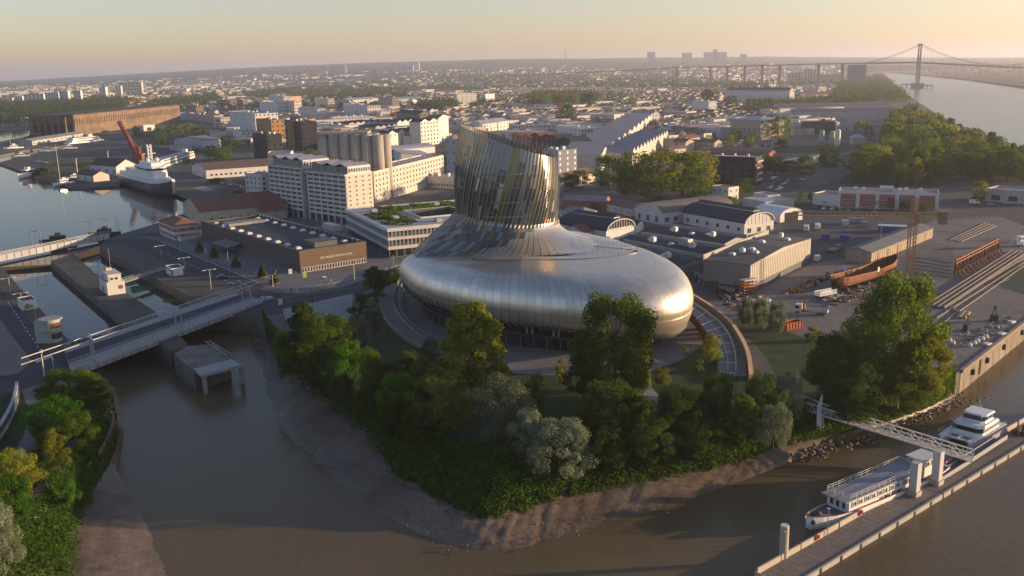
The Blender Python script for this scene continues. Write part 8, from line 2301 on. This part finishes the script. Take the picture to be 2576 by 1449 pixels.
for x,y,yt,lab,r_,m in((747,737,682,"thick pale mast on the plaza corner",.22,SUNP),(892,708,656,"pale topped lamp post before the market hall's glazed front",.14,SUNP),(687,722,690,"pale lamp post beside the planted tub",.14,SUNP),(991,678,640,"dark lamp post near the museum walkway",.12,STEEL),(824,728,695,"thin lamp post by the tram track",.1,STEEL),(787,768,728,"thin lamp post over the parking terrace",.1,DARKM),(112,948,880,"tall pale mast at the west junction",.2,SUNP),(137,940,898,"thin pole right of the tall pale mast",.1,STEEL),(717,830,800,"thin post at the parking terrace corner",.1,DARKM),(1985,885,860,"thin dark pole on the lawn, leftmost of three",.1,DARKM),(2008,925,868,"thin dark pole on the lawn, middle of three",.1,DARKM),(2016,955,868,"thin dark pole on the lawn, right and tallest of three",.1,DARKM),(1850,1010,945,"thin dark pole below the end of the ramp",.1,DARKM),(456,640,603,"thin pole by the brick house",.1,STEEL),(577,690,632,"thin pole on the plaza before the awning",.1,STEEL),(519,668,625,"thin pole on the plaza beside the road",.1,STEEL),(295,582,541,"slender lamp with a bent arm on the basin quay, left",.1,DARKM),(302,588,553,"slender lamp with a bent arm on the basin quay, right",.1,DARKM),(2347,595,545,"thin pole at the far end of the boat shed",.1,STEEL),(2213,640,560,"thin pole beside the boat shed",.1,STEEL)):
 pole(x,y,yt,lab,r_,m,m if m is SUNP else None)
for x,y,lab in((502,634,"round planter tub with a little tree nearest the brick house"),(538,648,"round planter tub with a leafy tree under the awning"),(594,672,"round planter tub with a tree at the market hall door"),(660,699,"round planter tub with a red hedge, left of a pair on the plaza"),(691,714,"round planter tub with a red hedge, right of a pair on the plaza")):
 t=thing("planter",lab,"planter",at(x,y));b=MB();b.lathe([(1.9,0),(2.1,.9)],16);b.obj("tub",M("corten_tub",(.16,.07,.05),.85,.3,1),t);GREEN_LATER.append((t,-1.6,-1.6,1.6,1.6,.9,220,5,1.2));GREEN_LATER.append((t,-.9,-.9,.9,.9,1.8,260,6,3.4))
bx=bld("small white printed kiosk box at the foot of the gridded towers",(811,575),(839,583),4,2.8,WHITE,WPAINT,par=.1,name="kiosk",cat="kiosk")
for x,y,lab,m in((767,701,"yellow green advert stand at the market hall corner",M("acid_yellow",(.40,.46,.06),.5)),(706,770,"blank grey sign board by the quay road",WPAINT),(731,692,"white service cabinets on the plaza",WPAINT)):
 t=thing("sign_board",lab,"sign",at(x,y),R(25));b=MB();b.box(-.7,-.1,.5,.7,.1,2.4);b.obj("panel",m,t);b=MB();b.box(-.6,-.05,0,-.5,.05,.5);b.box(.5,-.05,0,.6,.05,.5);b.obj("legs",STEEL,t)
# scooters parked on the plaza
for x,y,lab in((816,701,"white scooter parked before the market hall"),(551,700,"white motorcycle on the basin road"),(661,752,"scooter waiting at the bridge end")):
 t=thing("scooter",lab,"scooter",at(x,y,.03),R(30));b=MB();b.beam((-.6,0,.7),(.3,0,.5),.35,.3);b.beam((.3,0,.4),(.7,0,1.0),.3,.2);b.box(-.7,-.18,.75,.1,.18,.9);b.obj("frame",WPAINT,t)
 for xx in(-.55,.65):b=MB();b.tube((xx,-.06,.28),(xx,.06,.28),.28,10);b.obj("wheel",TYRE,t)
# --- people: one continuous skinned body each
def person_mesh(name,pose,top,legs):
 vs=[(0,0,.95),(0,0,1.25),(0,0,1.45),(0,.02,1.55),(0,.03,1.68),(0,.03,1.76)];ed=[(0,1),(1,2),(2,3),(3,4),(4,5)];rr=[.16,.17,.14,.06,.10,.07]
 for s in(-1,1):
  k=len(vs);sw=pose*s
  vs+=[(s*.10,sw*.04,.88),(s*.11,sw*.22,.5),(s*.11,sw*.30-(.12 if sw<0 else 0),.08),(s*.11,sw*.30+.12,.04)];rr+=[.095,.07,.05,.045]
  ed+=[(0,k),(k,k+1),(k+1,k+2),(k+2,k+3)]
  k=len(vs);vs+=[(s*.20,0,1.40),(s*.25,-sw*.12,1.12),(s*.24,-sw*.26+.04,.86),(s*.24,-sw*.28+.06,.76)];rr+=[.065,.05,.04,.04];ed+=[(2,k),(k,k+1),(k+1,k+2),(k+2,k+3)]
 me=bpy.data.meshes.new("p");me.from_pydata(vs,ed,[]);o=bpy.data.objects.new("p",me);COL.objects.link(o)
 md=o.modifiers.new("s",'SKIN');
 for i,v in enumerate(me.skin_vertices[0].data):v.radius=(rr[i],rr[i]);v.use_root=(i==0)
 o.modifiers.new("u",'SUBSURF').levels=1
 bpy.context.view_layer.update();m2=bpy.data.meshes.new_from_object(o.evaluated_get(bpy.context.evaluated_depsgraph_get()));bpy.data.objects.remove(o)
 m2.name=name;m2.materials.clear();SK=M("skin",(.35,.2,.14),.6)
 for m in(top,legs,SK,M("hair",(.03,.02,.015),.8)):m2.materials.append(m)
 for p in m2.polygons:
  z=p.center.z;p.material_index=3 if z>1.70 or(z>1.6 and p.center.y<0)else 2 if z>1.49 or(z<.84 and abs(p.center.x)>.19)else 0 if z>.92 else 1;p.use_smooth=True
 return m2
CL=[(M("shirt_dark",(.03,.03,.04),.9),M("trousers_dark",(.02,.022,.03),.9)),(M("shirt_white",(.5,.5,.5),.9),M("jeans",(.04,.05,.09),.9)),(M("shirt_red",(.25,.05,.05),.9),M("trousers_dark",(.1,.1,.1)))]
PM=[person_mesh("person",(1.0,.7,.25)[i],*CL[i])for i in range(3)]
for i,(x,y,k,lab)in enumerate(((733,736,0,"person in dark clothes crossing by the bridge end"),(815,719,0,"person in dark clothes walking along the tram track"),(833,713,1,"person in a white top near the scooter"),(979,676,0,"person in dark clothes standing by the museum walkway"),(660,724,2,"person in a red top at the road crossing"),(699,749,0,"person in dark clothes at the kerb of the quay road"),(553,722,0,"person in dark clothes alone on the basin road"),(63,782,1,"person in a white top beside the graffiti hut"),(621,660,1,"person in a white top under the market hall wall"),(157,985,0,"person in dark clothes on the west path, left"),(640,668,2,"person in a red top outside the market hall"),(566,668,1,"person in a white top among the planters"))):
 o=link("person",PM[k],None,at(x,y,.05),R(i*47));tag(o,lab,"person")
for a in GREEN_LATER:roof_green(*a)
bpy.context.view_layer.update()
